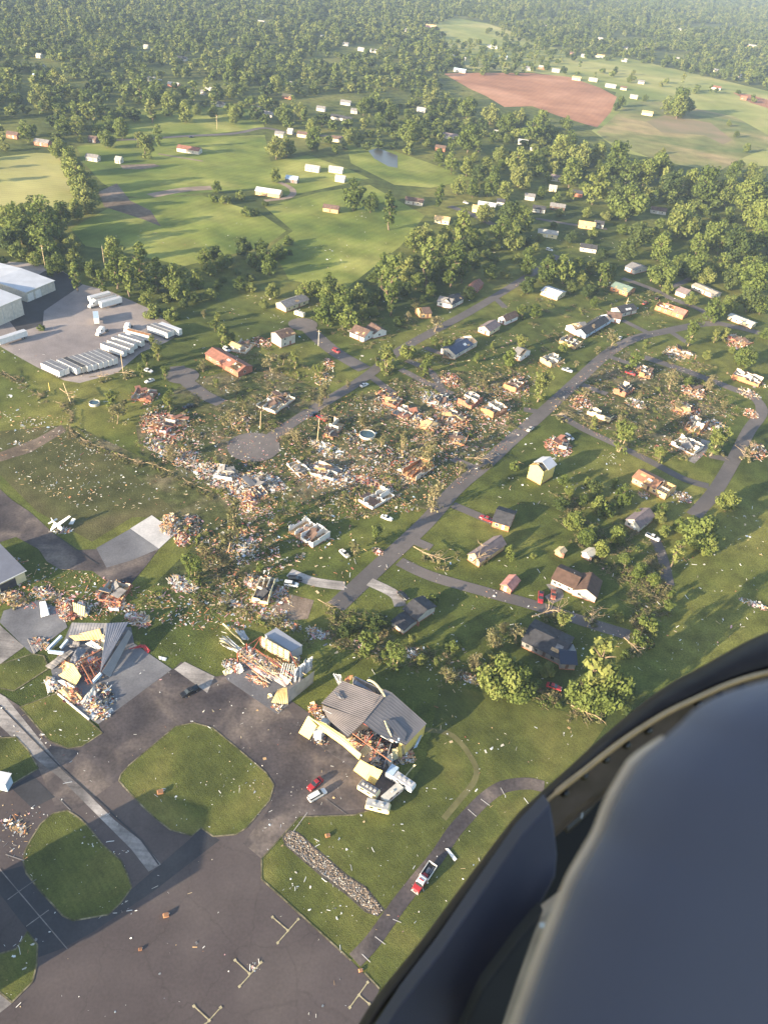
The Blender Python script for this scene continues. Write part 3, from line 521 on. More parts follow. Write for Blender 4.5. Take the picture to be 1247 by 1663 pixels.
# ------------------------------------------------------------------ wreckage
RUB = [WHITE, OFFW, WOOD, PALEW, ORANGE, BRICK, GREY, DARK, LBLUE, PINK, TAN, METAL, REDM]
PAL = {'straw': (5, 4, 3, 6, .8, .5, 1, 0, .4, .6, 1.5, .5, .3), 'cream': (4, 6, 4, 5, 1.5, 1, 2, 1, 1.5, 5, 5, 2, 1), 'burnt': (.4, .6, 1.2, 1, .4, 1.2, 4, 9, .2, .5, .6, 1.5, 1.2), 'carpet': (2.5, 4, 5, 5, 4.5, 5, 3.5, 2, .7, 5, 2.5, 1, 1), 'mix': (4, 5, 5, 5, 3, 3, 4, 3, 1, 3, 2, 1, 0), 'brick': (3, 3, 4, 2, 6, 7, 2, 2, .4, 2, 1, .5, .5), 'white': (6, 5, 3, 3, 1.5, 1.5, 3, 2, 2, 2, 1, 2, 0), 'hangar': (4, 2, 2, 2, 1, 1, 2, 3, 1.5, 3, 3, 3, 3), 'wood': (2, 2, 6, 7, 3, 1, 2, 1, .2, 1, 1, .5, 0), 'dark': (.6, .6, 1, 1, .4, .6, 4, 8, .3, .4, .4, 2, 1), 'field': (10, 4, 2, 3, .5, .3, 1, 0, .6, .6, .6, .6, .3), 'red': (2, 2, 3, 2, 4, 6, 1, 1, .3, 3, 2, 1, 5)}
def piece(mb, x, y, z, pal, s=1.0, flat=1.0, rg=R):
    mi = rg.choices(range(13), PAL[pal])[0]; u = rg.random()
    if u < .45: d = (rg.uniform(.8, 3.6) * s, rg.uniform(.12, .3) * s, .07)
    elif u < .8: d = (rg.uniform(.5, 2.2) * s, rg.uniform(.4, 1.3) * s, .05)
    else: d = (rg.uniform(.3, .8) * s, rg.uniform(.25, .6) * s, rg.uniform(.15, .4) * s)
    mb.box((x, y, z + .05), d, rot(rg.uniform(0, 6.28), rg.gauss(0, .38 * flat), rg.gauss(0, .38 * flat)), mi)
def heapmesh(mb, ctr, ax, ay, n, pal, hgt, s=1.0):
    """ctr world, ax/ay half-axes as world vectors"""
    for _ in range(int(n * 1.7)):
        r = R.random() ** .62; t = R.uniform(0, 6.28); q = ctr + ax * (r * math.cos(t)) + ay * (r * math.sin(t)); z = hgt * max(0, 1 - r) * R.random()
        piece(mb, q.x, q.y, z, pal, s * R.choice((.4, .5, .65, .8, 1.1)))
NH = [0]
def heap(cx, cy, rx, ry, n, pal, label, hgt=1.1, ang=0.0, s=1.0, name='rubble_heap', group=None, cat='rubble heap'):
    """rx, ry: half-size in photo pixels"""
    c = P(cx, cy); ca, sa = math.cos(ang), math.sin(ang); ax = P(cx + rx * ca, cy + rx * sa) - c; ay = P(cx - ry * sa, cy + ry * ca) - c
    mb = MB(RUB); heapmesh(mb, Vector((0, 0, 0)), ax, ay, n, pal, hgt, s)
    o = mb.build(name); o.location = c; tag(o, label, cat, group, 'stuff'); quiet(c, max(2, min(ax.length, ay.length) * .5)); return o
def ruin(p1, p2, D, wallM, label, hts=(.4, 2.6), n=150, pal='brick', rooms=2, name='ruined_house', roofbits=2, skip=.2, inner=OFFW, floor=WOOD, roofM=BROWN, cat='ruined house'):
    a, L, rz = frame(p1, p2); root = tag(empty(name, a, rz), label, cat); quiet(a + Matrix.Rotation(rz, 3, 'Z') @ Vector((L / 2, D / 2, 0)), max(L, D) * .5)
    f = MB([floor, BRICK]); f.bx(0, L, 0, D, .25, .32, 0); f.bx(-.05, L + .05, -.05, D + .05, -.3, .25, 1); f.build('floor', root)
    def seg(x0, y0, x1, y1, ma):
        if R.random() < skip: return
        k = MB([ma, inner, WOOD]); d = Vector((x1 - x0, y1 - y0, 0)); u = 0.0; L_ = d.length; e = d.normalized(); nrm = Vector((-e.y, e.x, 0)); hh = R.uniform(*hts)
        while u < L_ - .05:
            s = min(R.uniform(.8, 2.2), L_ - u); hh = min(hts[1], max(hts[0], hh + R.gauss(0, .5))); c = Vector((x0, y0, 0)) + e * (u + s / 2); M = rot(math.atan2(e.y, e.x))
            k.box((c.x, c.y, .32 + hh / 2), (s, .16, hh), M, 0); k.box((c.x - nrm.x * -.1, c.y - nrm.y * -.1, .32 + hh / 2 - .02), (s, .03, hh - .06), M, 1); u += s
        k.build('wall', root)
    seg(0, .08, L * .5, .08, wallM); seg(L * .5, .08, L, .08, wallM); seg(L - .08, .1, L - .08, D, wallM); seg(L, D - .08, L * .45, D - .08, wallM); seg(L * .45, D - .08, 0, D - .08, wallM); seg(.08, D, .08, .1, wallM)
    for k in range(rooms):
        x = L * (k + 1) / (rooms + 1); seg(x, .3, x, D * .5, inner); seg(x, D * .55, x, D - .3, inner)
    if rooms: seg(.3, D * .52, L - .3, D * .52, inner)
    for k in range(roofbits):
        r = MB([roofM, WOOD]); w_, l_ = R.uniform(2, 4), R.uniform(3, 6); r.box((0, 0, 0), (l_, w_, .14), None, 0); r.box((0, 0, -.12), (l_ * .96, w_ * .96, .1), None, 1)
        o = r.build('roof_panel', root); o.location = (R.uniform(.1, .9) * L, R.uniform(.1, .9) * D, R.uniform(1.0, 2.2)); o.rotation_euler = (R.gauss(0, .3), R.gauss(0, .3), R.uniform(0, 3))
    mb = MB(RUB); heapmesh(mb, Vector((L / 2, D / 2, .35)), Vector((L * .52, 0, 0)), Vector((0, D * .52, 0)), n, pal, 1.3)
    heapmesh(mb, Vector((L / 2, D / 2, .0)), Vector((L * .8, 0, 0)), Vector((0, D * .85, 0)), n // 2, pal, .4)
    mb.build('rubble', root)['kind'] = 'stuff'
    return root

# ------------------------------------------------------------------ vehicles
def loft(mb, secs, mi=0):
    """secs: (x, half width, z0, z1, top half width)"""
    n = len(mb.v)
    for x, w, z0, z1, tw in secs:
        zm = z0 + (z1 - z0) * .62
        mb.v += [(x, -w * .94, z0), (x, w * .94, z0), (x, w, zm), (x, tw, z1), (x, -tw, z1), (x, -w, zm)]
    k = len(secs)
    for i in range(k - 1):
        for j in range(6): mb.f.append((n + 6 * i + j, n + 6 * i + (j + 1) % 6, n + 6 * i + 6 + (j + 1) % 6, n + 6 * i + 6 + j)); mb.mi.append(mi)
    mb.f.append(tuple(n + j for j in range(5, -1, -1))); mb.mi.append(mi); mb.f.append(tuple(n + 6 * (k - 1) + j for j in range(6))); mb.mi.append(mi)
CARS = {}
def carmeshes(kind, paint):
    key = (kind, paint.name)
    if key in CARS: return CARS[key]
    b = MB(paint); g = MB(GLASS); r = MB(paint); L = {'sedan': 4.7, 'suv': 4.8, 'van': 5.2, 'pickup': 5.7}[kind]; h = L / 2; W_ = .92
    if kind == 'sedan':
        loft(b, [(-h, .78, .35, .80, .70), (-h + .3, .9, .25, .98, .80), (-h + 1.1, W_, .22, 1.02, .84), (h - 1.5, W_, .22, .98, .82), (h - .3, .86, .25, .82, .70), (h, .72, .35, .68, .60)])
        loft(g, [(-h + .75, .78, 1.0, 1.02, .74), (-h + 1.4, .78, .98, 1.40, .62), (h - 2.3, .78, .98, 1.42, .62), (h - 1.45, .76, .96, .98, .70)]); loft(r, [(-h + 1.35, .60, 1.40, 1.44, .56), (-.2, .62, 1.42, 1.48, .58), (h - 2.3, .60, 1.41, 1.45, .56)])
    elif kind in ('suv', 'van'):
        e = .25 if kind == 'van' else .2; hh = 1.72
        loft(b, [(-h, .84, .4, 1.05, .78), (-h + .2, .93, .28, 1.08, .88), (h - 1.3, .94, .25, 1.08, .86), (h - .3, .88, .28, .95, .74), (h, .74, .38, .78, .64)])
        loft(g, [(-h + .08, .84, 1.06, 1.08, .80), (-h + e, .84, 1.06, hh - .06, .70), (h - 2.2, .84, 1.06, hh - .05, .68), (h - 1.2, .80, 1.04, 1.08, .74)]); loft(r, [(-h + .1, .66, hh - .07, hh, .62), (-.5, .70, hh - .07, hh + .04, .66), (h - 2.15, .66, hh - .07, hh, .60)])
    else:
        loft(b, [(-h, .9, .5, 1.0, .9), (-h + .1, .95, .42, 1.08, .92), (-.6, .95, .40, 1.08, .92), (h - 1.6, .95, .38, 1.12, .88), (h - .2, .9, .42, 1.02, .78), (h, .8, .5, .9, .7)])
        b.bx(-h + .15, -.75, -.74, .74, 1.085, 1.10); loft(g, [(-.68, .84, 1.08, 1.75, .70), (.6, .84, 1.08, 1.78, .70), (1.35, .82, 1.1, 1.14, .76)]); loft(r, [(-.66, .68, 1.75, 1.80, .64), (.55, .70, 1.76, 1.82, .64)])
        g.bx(-h + .2, -.8, -.70, .70, 1.10, 1.115)
    w = MB([BLACK, SILVER]); w.tube((0, -.12, 0), (0, .12, 0), .34, .34, 12, 0); w.tube((0, -.125, 0), (0, .125, 0), .18, .18, 8, 1)
    hl = MB(WHITE); hl.bx(-.04, .06, -.18, .18, -.07, .07); tl = MB(REDP); tl.bx(-.05, .03, -.1, .1, -.15, .15)
    CARS[key] = (b.data('body'), g.data('window'), r.data('roof'), w.data('wheel'), hl.data('headlight'), tl.data('taillight'), L); return CARS[key]
def child(name, me, root, loc=(0, 0, 0), rz=0):
    o = bpy.data.objects.new(name, me); C.objects.link(o); o.parent = root; o.location = loc; o.rotation_euler = (0, 0, rz); return o
def car(p, toward, kind, paint, label, z=0.09, cat='car', name='parked_car', sc=1.0, tilt=0):
    a = P(*p); d = P(*toward) - a; root = tag(empty(name, (a.x, a.y, z), math.atan2(d.y, d.x)), label, cat); root.scale = (sc,) * 3; root.rotation_euler.x = tilt
    b, g, r, w, hl, tl, L = carmeshes(kind, paint); child('body', b, root); child('window', g, root); child('roof', r, root); quiet(a, 3)
    for sx in (-1, 1):
        for sy in (-1, 1): child('wheel', w, root, (sx * L * .31, sy * .84, .34))
    for sy in (-1, 1):
        child('headlight', hl, root, (L / 2 - .12, sy * .58, .68)); child('taillight', tl, root, (-L / 2 + .03, sy * .72, .8))
    return root
TROOF = mat('trailer_roof_grey', (.17, .17, .185), .7, .15, .5)
def semi(p1, p2, label, roofM=TROOF, sideM=WHITE, L=None, z=.05, name='semi_trailer', W_=2.6, H=2.85, group='semi trailers parked in the gravel yard'):
    """p1, p2: the near long side where it meets the ground (front, rear)"""
    a, L0, rz = frame(p1, p2); L = L or max(10.0, min(16.2, L0)); root = tag(empty(name, (a.x, a.y, z), rz), label, 'trailer', group); quiet(a, 3); zb = 1.15
    b = MB([sideM, METAL]); b.bx(0, L, 0, W_, zb, zb + H)
    for x in np.arange(.6, L, 1.2): b.bx(x - .03, x + .03, -.03, 0, zb, zb + H, 0); 
    b.bx(-.01, L + .01, -.045, -.0, zb, zb + .14, 1); b.bx(-.01, L + .01, -.04, .04, zb + H - .08, zb + H + .04, 0); b.bx(-.01, L + .01, W_ - .04, W_ + .04, zb + H - .08, zb + H + .04, 0); b.build('box', root)
    r = MB(roofM); r.bx(.05, L - .05, .05, W_ - .05, zb + H, zb + H + .03); r.build('roof', root)
    for y in (.08, W_ / 2 + .02):
        d = MB([sideM, METAL]); d.bx(L, L + .05, y, y + W_ / 2 - .1, zb + .1, zb + H - .1, 0); d.bx(L + .05, L + .08, y + W_ / 4 - .03, y + W_ / 4 + .03, zb + .15, zb + H - .15, 1); d.build('door', root)
    c = MB(DMETAL); c.bx(.8, L - .4, .7, W_ - .7, zb - .3, zb); c.bx(L - .12, L, .3, W_ - .3, .5, .62); c.build('chassis', root)
    w = MB([BLACK, SILVER]); w.tube((0, 0, 0), (0, .5, 0), .5, .5, 10, 0); w.tube((0, -.01, 0), (0, .51, 0), .25, .25, 8, 1); wm = w.data('wheel')
    for x in (L - 1.4, L - 2.7):
        for y in (.05, W_ - .55): child('wheel', wm, root, (x, y, .5))
    for y in (.5, W_ - .5):
        g = MB(DMETAL); g.bx(2.6, 2.8, y - .08, y + .08, .1, zb); g.bx(2.5, 2.9, y - .18, y + .18, 0, .1); g.build('landing_leg', root)
    return root
def tractor(p, toward, label, paint=WHITE):
    a = P(*p); d = P(*toward) - a; root = tag(empty('truck_tractor', (a.x, a.y, .05), math.atan2(d.y, d.x)), label, 'truck'); quiet(a, 3.5)
    b = MB(paint); loft(b, [(.6, 1.2, .9, 3.2, 1.05), (2.4, 1.2, .9, 3.3, 1.0), (2.5, 1.2, .9, 2.1, 1.1)]); b.build('cab', root)
    b = MB(paint); loft(b, [(-.9, 1.22, .9, 3.7, 1.1), (.55, 1.22, .9, 3.8, 1.0), (1.2, 1.15, 3.0, 3.5, 1.0)]); b.build('sleeper', root)
    b = MB(paint); loft(b, [(2.4, 1.05, .7, 2.05, .85), (3.7, 1.0, .65, 1.85, .8), (4.2, .9, .6, 1.6, .75)]); b.build('hood', root)
    g = MB(GLASS); g.slabquad([(2.46, -.95, 2.2), (2.46, .95, 2.2), (2.36, .9, 3.0), (2.36, -.9, 3.0)], .04); g.bx(1.2, 2.1, -1.24, -1.2, 2.1, 2.8); g.bx(1.2, 2.1, 1.2, 1.24, 2.1, 2.8); g.build('window', root)
    c = MB(DMETAL); c.bx(-4.2, 3.6, -.45, .45, .7, 1.0); c.bx(-3.4, -2.2, -.5, .5, 1.0, 1.2); c.build('chassis', root); c = MB(SILVER); c.bx(4.15, 4.3, -1.15, 1.15, .45, .85); c.build('bumper', root)
    w = MB([BLACK, SILVER]); w.tube((0, -.28, 0), (0, .28, 0), .5, .5, 10, 0); w.tube((0, -.29, 0), (0, .29, 0), .25, .25, 8, 1); wm = w.data('wheel')
    for x in (3.2, -2.1, -3.4):
        for y in (-.95, .95): child('wheel', wm, root, (x, y, .5))
    return root
def camper(pts, h, label, sideM=WHITE, roofM=GREY, vents=2, stripe=None, name='camper_trailer', cat='camper trailer'):
    """pts: centre line ends in photo pixels at ground"""
    a, L, rz = frame(*pts); W_ = 2.5; root = tag(empty(name, (a.x, a.y, .05), rz), label, cat)
    b = MB([sideM, stripe or sideM]); h -= .35; b.bx(.12, L - .45, -1.25, 1.25, .55, h, 0); b.bx(0, .12, -1.18, 1.18, .7, h - .12, 0); b.slabquad([(L - .45, -1.25, h), (L - .45, 1.25, h), (L, 1.2, h - .7), (L, -1.2, h - .7)], .1); b.bx(L - .45, L - .03, -1.2, 1.2, .65, h - .72, 0)
    for s in (-1, 1): b.bx(.5, L - .6, s * 1.25 - .02, s * 1.25 + .02, 1.15, 1.4, 1)
    root.scale = (1, .88, 1)
    b.build('body', root); r = MB(roofM); r.bx(.1, L - .45, -1.22, 1.22, h, h + .06); ro = r.build('roof', root)
    for k in range(vents):
        v = MB(OFFW); x = L * (k + 1) / (vents + 1); v.bx(x - .35, x + .35, -.3, .3, h + .06, h + .3); v.build('vent', ro)
    for s in (-1, 1):
        for x in (L * .25, L * .6): g = MB(GLASS); g.bx(x - .5, x + .5, s * 1.255 - .02, s * 1.255 + .02, 1.6, 2.2); g.build('window', root)
        w = MB(BLACK); w.tube((L * .45, s * 1.0, .33), (L * .45, s * 1.22, .33), .33, .33, 10); w.build('wheel', root)
    return root
def pole(p, h, label, lean=0.0, laz=0.0, arm=True, m=PALEW, name='utility_pole'):
    a = P(*p); root = tag(empty(name, a), label, 'utility pole'); t = Vector((math.cos(laz) * math.sin(lean), math.sin(laz) * math.sin(lean), math.cos(lean)))
    k = MB(m); k.tube((0, 0, -.2), t * h, .17, .12, 8); k.build('post', root)
    if arm: k = MB(WOOD); q = t * (h - .8); k.bar(q + Vector((-1.1, 0, 0)), q + Vector((1.1, 0, 0)), .12, .12); k.build('crossarm', root); k = MB(METAL); k.tube(t * (h - 2.3) + Vector((.3, 0, 0)), t * (h - 1.5) + Vector((.3, 0, 0)), .22, .22, 8); k.build('transformer', root)
    return root
def csheet(name, pts, parent, m, ribs=10, amp=.07, crumple=.0, nu=None, nv=5, back=None, seed=0, along=0, thick=.03):
    """a ribbed metal sheet through four corner points (ribs run from pts[0]-pts[1] side to the opposite side)"""
    p = [Vector(q) for q in pts]; nu = nu or ribs * 4; rg = random.Random(seed); ph = [rg.uniform(0, 6) for _ in range(6)]
    nrm = (p[1] - p[0]).cross(p[3] - p[0]).normalized(); mb = MB([m, back or m]); 
    for layer in (0, 1):
        n = len(mb.v)
        for j in range(nv + 1):
            for i in range(nu + 1):
                u, v = i / nu, j / nv; q = p[0].lerp(p[1], u).lerp(p[3].lerp(p[2], u), v)
                tri = abs(((u * ribs) % 1) * 2 - 1); d = amp * min(1, max(0, tri * 3 - 1.5))
                d += crumple * (math.sin(u * 5 + ph[0] + v * 3) + math.sin(v * 7 + ph[1] - u * 4) * .7 + math.sin(u * 13 + v * 9 + ph[2]) * .35) * .5
                q = q + nrm * (d - layer * thick); mb.v.append(tuple(q))
        for j in range(nv):
            for i in range(nu):
                a = n + j * (nu + 1) + i; f = (a, a + 1, a + nu + 2, a + nu + 1); mb.f.append(f if layer == 0 else f[::-1]); mb.mi.append(layer)
    return mb.build(name, parent)
# ------------------------------------------------------------------ houses still standing (near and middle distance)
house(K4(455, 392), K4(522, 420), 10, WHITE, BROWN, 'white house with dark brown roof beside the street junction', gable='x', wins=2, rh=2.4)
house(K4(572, 402), K4(632, 386), 8, WHITE, BROWN, 'small white gabled wing set against the white house by the junction', gable='y', wins=1, door=False, rh=2.2, name='garage', cat='garage')
house(K4(122, 447), K4(190, 424), 8, OFFW, BROWN, 'tall off-white two storey house with brown roof near the short court', h=5.4, rh=1.6, wins=2)
house(K4(145, 274), K4(255, 234), 8, CREAM, GREY, 'long cream house with grey roof at the end of the short court', wins=4)
house(K4(800, 305), K4(850, 300), 8, TAN, BROWN, 'tan house with torn brown roof behind a splintered tree', span=(.3, 1), wins=2)
house(K4(880, 242), K4(942, 258), 8, WHITE, GREY, 'white house with grey roof beside the upper street', wins=2)
house(K4(950, 258), K4(1005, 228), 8, OFFW, DARK, 'dark roofed house joined behind the white house on the upper street', wins=2)
house(K4(1016, 178), K4(1062, 190), 15, BRICK, REDROOF, 'red brick house with rust brown roof beside the grove', wins=2, gable='y')
house(K4(1078, 370), K4(1132, 390), 12, CREAM, PURPLE, 'cream house with grey purple roof across the upper street', gable='y', wins=2)
house(K4(1175, 322), K4(1212, 338), 12, WHITE, BROWN, 'white walled house with brown roof next to the cream house', gable='y', wins=2)
house(K4(965, 502), K4(1072, 440), 9, OFFW, BLUE, 'house with dark blue tarp roof and one open end', span=(.0, .8), wins=3)
ruin(K4(908, 494), K4(966, 504), 8, OFFW, 'roofless white walled end of the blue tarp house', n=50, rooms=1, roofbits=1)
house(K5(135, 190), K5(215, 218), 11, CREAM, LMETAL, 'cream house with shiny pale metal roof', wins=3, rh=1.2)
house(K5(475, 168), K5(556, 197), 11, ORANGE, GREENR, 'orange brick house with green metal roof', wins=3, rh=1.6)
house(K5(545, 70), K5(592, 90), 14, OFFW, GREY, 'wide grey roofed house behind the green roofed house', wins=2, rh=1.8)
house(K5(790, 190), K5(838, 208), 9, CREAM, PURPLE, 'small cream house with grey purple roof by the far bend', wins=2)
house(K5(868, 160), K5(975, 208), 8, OFFW, mat('tan_roof', (.42, .36, .29)), 'long tan flat roofed mobile home among the trees', h=2.7, rh=.7, wins=4)
house(K5(692, 262), K5(826, 310), 8, ORANGE, mat('torn_red_roof', (.42, .18, .14)), 'long orange brick house with red roof peeled off its front', span=(.25, 1), holes=((.3, .6),), wins=4)
house(K5(455, 318), K5(520, 330), 8, WHITE, BROWN, 'white house with brown roof at the curve of the main road', wins=2)
house(K5(525, 300), K5(600, 280), 8, OFFW, DARK, 'charcoal roofed house with white gable at the curve of the main road', wins=2, gable='x')
house(K5(352, 405), K5(475, 330), 7, LBLUE, DARK, 'long house with dark blue grey roof beside the curving road', wins=4, span=(0, .9))
house(K5(305, 388), K5(365, 372), 8, WHITE, GREY, 'white house with its roof torn to rafters', span=(.55, 1), wins=2)
house(K5(-5, 498), K5(38, 515), 10, WHITE, GREY, 'white house with broken grey roof near the road centre', span=(0, .7), wins=2)
house(K5(1045, 310), K5(1160, 355), 6, CREAM, OFFW, 'long pale mobile home past the road bend', h=2.6, rh=.6, wins=4)
house(K5(70, 1082), K5(135, 1118), 9, YELLOW, LMETAL, 'tall bright yellow house with half its grey roof missing', h=6.6, rh=1.8, span=(.35, 1), wins=0, door=False, gable='y')
house(K5(578, 1105), K5(740, 1190), 9, TAN, mat('rusty_roof', (.30, .15, .09)), 'long tan brick house with rusty roof open at one end', span=(0, .68), wins=5, rh=1.6)
house(K8(545, 62), K8(612, 100), 11, OFFW, PURPLE, 'grey roofed house among the round trees', gable='y', wins=2)
house(K8(185, 352), K8(290, 400), 9, OFFW, mat('burnt_brown_roof', (.10, .06, .045)), 'long off-white house with burnt brown roof beside the red cars', wins=4, rh=1.9)
house(K8(290, 405), K8(398, 442), 9, OFFW, MATS['burnt_brown_roof'], 'gabled end of the burnt brown roofed house', wins=2, gable='y', rh=2.0, name='garage', cat='garage')
house(K8(40, 655), K8(225, 745), 11, GREY, DARK, 'long dark roofed house with a pale grey rear slope behind leafy trees', wins=4, rh=1.6, trim=GREY)
house(K8(228, 765), K8(300, 770), 8, GREY, NAVY, 'dark blue roofed shed wing under the tall pale tree', wins=1, rh=1.2, name='shed', cat='shed')
house(K7(1028, 232), K7(1082, 268), 15, TAN, PURPLE, 'grey purple roofed house on the lawn corner by the side lane', gable='y', wins=2, rh=2.2)
house(K7(1187, 375), K7(1235, 400), 6, BRICK, mat('dusty_red_roof', (.42, .2, .17)), 'small brick shed with dusty red roof by the side lane', h=2.4, rh=1.2, wins=1, gable='y', name='shed', cat='shed')
house(K7(715, 500), K7(775, 548), 9, OFFW, DARK, 'small house with black roof beside the dead end street', wins=0, rh=1.4, trim=OFFW)
house(K7(660, 555), K7(715, 595), 6, OFFW, DARK, 'dark roofed carport below the black roofed house', h=2.3, rh=.5, wins=0, door=False, name='carport', cat='carport')
house(K7(1145, 70), K7(1225, 95), 10, ORANGE, DARK, 'orange brick house with charcoal roof above the lawn corner', wins=2)
house(K3(1003, 500), K3(1160, 590), 9, BRICK, REDROOF, 'long brick house with rust red roof beside the broken court', wins=4, rh=1.7, span=(0, 1), holes=((.75, .95),))
house(K3(1118, 448), K3(1160, 468), 4, OFFW, TAN, 'small tan shed standing by the leaning trees', h=2.2, rh=.7, wins=0, name='shed', cat='shed')
house(K8(335, 215), K8(368, 238), 4, OFFW, OFFW, 'small white shed among debris near the round trees', h=2.2, rh=.9, wins=0, gable='y', name='shed', cat='shed')
house(K8(205, 1180 - 975), K8(235, 222), 3, WOOD, PALEW, 'tiny pale playhouse in the brush above the brown roofed house', h=1.8, rh=.8, wins=0, gable='y', name='shed', cat='shed')
# ------------------------------------------------------------------ ruined houses
ruin(K4(320, 875), K4(372, 890), 13, ORANGE, 'orange walled ruin with its roof gone beside the street pole', n=110, pal='brick')
ruin(K4(708, 1062), K4(775, 1097), 13, OFFW, 'roofless white walled ruin full of orange lumber above the main road', n=120, pal='wood', inner=ORANGE)
ruin(K4(497, 1195), K4(565, 1238), 13, WHITE, 'roofless white ruin standing alone on the lower lawn', n=110, pal='wood', inner=WHITE)
ruin(K4(978, 715), K4(1045, 745), 10, BRICK, 'red brick ruin with a round pool beside it', n=60, pal='brick', hts=(1.2, 2.6), skip=.05, rooms=1)
ruin(K4(1090, 755), K4(1150, 790), 10, ORANGE, 'orange ruin with tall side walls next to the brick ruin', n=60, pal='brick', hts=(1.6, 3.0), skip=.05)
ruin(K4(935, 905), K4(1010, 925), 7, ORANGE, 'leaning orange wall fragment of a flattened house', n=70, pal='brick', skip=.4)
ruin(K4(0, 735), K4(95, 770), 16, OFFW, 'flattened house with brown roof sheets by the cul-de-sac', n=190, pal='mix', roofbits=6, hts=(.3, 1.4))
ruin(K4(1200, 640), K4(1260, 665), 9, ORANGE, 'orange ruin beside the blue roofed debris', n=110, pal='brick', hts=(.8, 2.6))
ruin(K5(225, 425), K5(305, 455), 9, TAN, 'roofless tan brick ruin beneath the torn rafters', n=70, pal='wood', hts=(1, 2.6), skip=.1)
ruin(K5(130, 515), K5(185, 545), 11, TAN, 'small brick ruin with roof fallen in next to a white pickup', n=70, pal='brick', hts=(1, 2.6), roofbits=3, roofM=GREY)
ruin(K5(488, 665), K5(545, 690), 11, BRICK, 'brick ruin with dark fallen roof inside the far loop', n=70, pal='dark', hts=(1, 2.6), roofbits=3, roofM=DARK)
ruin(K5(612, 585), K5(665, 600), 8, ORANGE, 'tall broken orange wall by the tree stump inside the loop', n=100, pal='brick', hts=(.6, 3.2))
ruin(K5(838, 840), K5(905, 870), 10, ORANGE, 'orange and white ruin tall at one corner', n=150, pal='brick', hts=(1, 3.2))
ruin(K5(770, 920), K5(880, 975), 9, WHITE, 'ruin with grey roof sheets sliding off toward the drive', n=120, pal='brick', roofbits=4, roofM=GREY)
ruin(K5(1065, 595), K5(1195, 640), 8, ORANGE, 'long orange brick ruin near the outer road', n=130, pal='brick', hts=(1, 2.8), skip=.1)
ruin(K5(360, 772), K5(470, 815), 5, CREAM, 'one long cream wall left standing among trees', n=30, pal='wood', hts=(1.6, 2.4), skip=.25, rooms=0, roofbits=1, roofM=DARK)
ruin(K7(158, 95), K7(275, 175), 9, WHITE, 'roofless white walled ruin with pink insulation near the dead end', n=140, pal='red', inner=WHITE, rooms=3, hts=(1.2, 2.6), skip=.08)
ruin(K7(-20, 440), K7(58, 452), 11, CREAM, 'half collapsed house with a cream wall beside buried cars', n=140, pal='brick', hts=(1, 3), roofbits=3, roofM=DARK)
ruin(K3(640, 700), K3(735, 712), 9, BRICK, 'collapsed house with brown roof crushed by a fallen tree', n=120, pal='red', hts=(.4, 1.6), roofbits=4, roofM=REDROOF)
ruin(K3(825, 835), K3(910, 830), 8, BRICK, 'brick red floor and broken walls at the edge of a rubble field', n=90, pal='red', hts=(.3, 1.2), roofbits=2, roofM=REDROOF)
ruin(K3(1195, 480), K3(1247, 430), 8, OFFW, 'ruin wedged beside the two storey house', n=70, pal='red', hts=(.4, 1.6))
ruin(K5(760, 470), K5(860, 500), 9, OFFW, 'low pale ruin heaped with boards beyond the loop drive', n=130, pal='mix', hts=(.3, 1.4))
ruin(K5(1045, 400), K5(1130, 440), 9, BRICK, 'red ruin half hidden by trees beyond the loop', n=110, pal='red', hts=(.4, 1.8))
for (k_, a_, b_, D_, m_, pl_, lab_) in ((K4, (660, 770), (735, 800), 9, ORANGE, 'red', 'flattened house floor with low orange walls in the block centre'), (K4, (790, 835), (865, 860), 9, BRICK, 'brick', 'brick house footprint scraped nearly clean in the block centre'), (K4, (830, 715), (910, 735), 9, OFFW, 'mix', 'pale house footprint beyond the concrete drive'), (K4, (615, 720), (680, 740), 8, BRICK, 'red', 'house footprint with red walls beside the garage slab'),
    (K4, (260, 1065), (375, 1100), 9, OFFW, 'mix', 'wide flattened house with orange floor on the lower block'), (K4, (150, 1020), (215, 1080), 5, WHITE, 'white', 'narrow row of white wall panels on the lower block'), (K3, (1040, 1085), (1130, 1100), 8, WHITE, 'white', 'white walled footprint under the slope rubble'), (K3, (1170, 1110), (1240, 1180), 6, ORANGE, 'brick', 'orange walls tipped over at the slope foot'), (K3, (720, 850), (810, 870), 9, PINK, 'red', 'pink insulated floor of a house under red rubble'),
    (K5, (835, 665), (920, 690), 8, ORANGE, 'brick', 'orange footprint with low walls inside the loop road'), (K5, (790, 755), (860, 775), 8, BRICK, 'red', 'brick footprint with red lumber in the loop middle'), (K5, (185, 930), (260, 950), 8, OFFW, 'red', 'pink and white footprint under wreckage by the drive'), (K4, (900, 800), (985, 830), 9, ORANGE, 'brick', 'orange walled footprint between bare trees'), (K6, (480, 430), (590, 450), 8, BRICK, 'red', 'red framed shed floor at the taxiway end')):
    ruin(k_(*a_), k_(*b_), D_, m_, lab_, hts=(.3, 1.7), n=60, pal=pl_, rooms=2, roofbits=3, skip=.3, roofM=R.choice([BROWN, REDROOF, GREY, TAN]), floor=R.choice([WOOD, TAN, GREYC]))
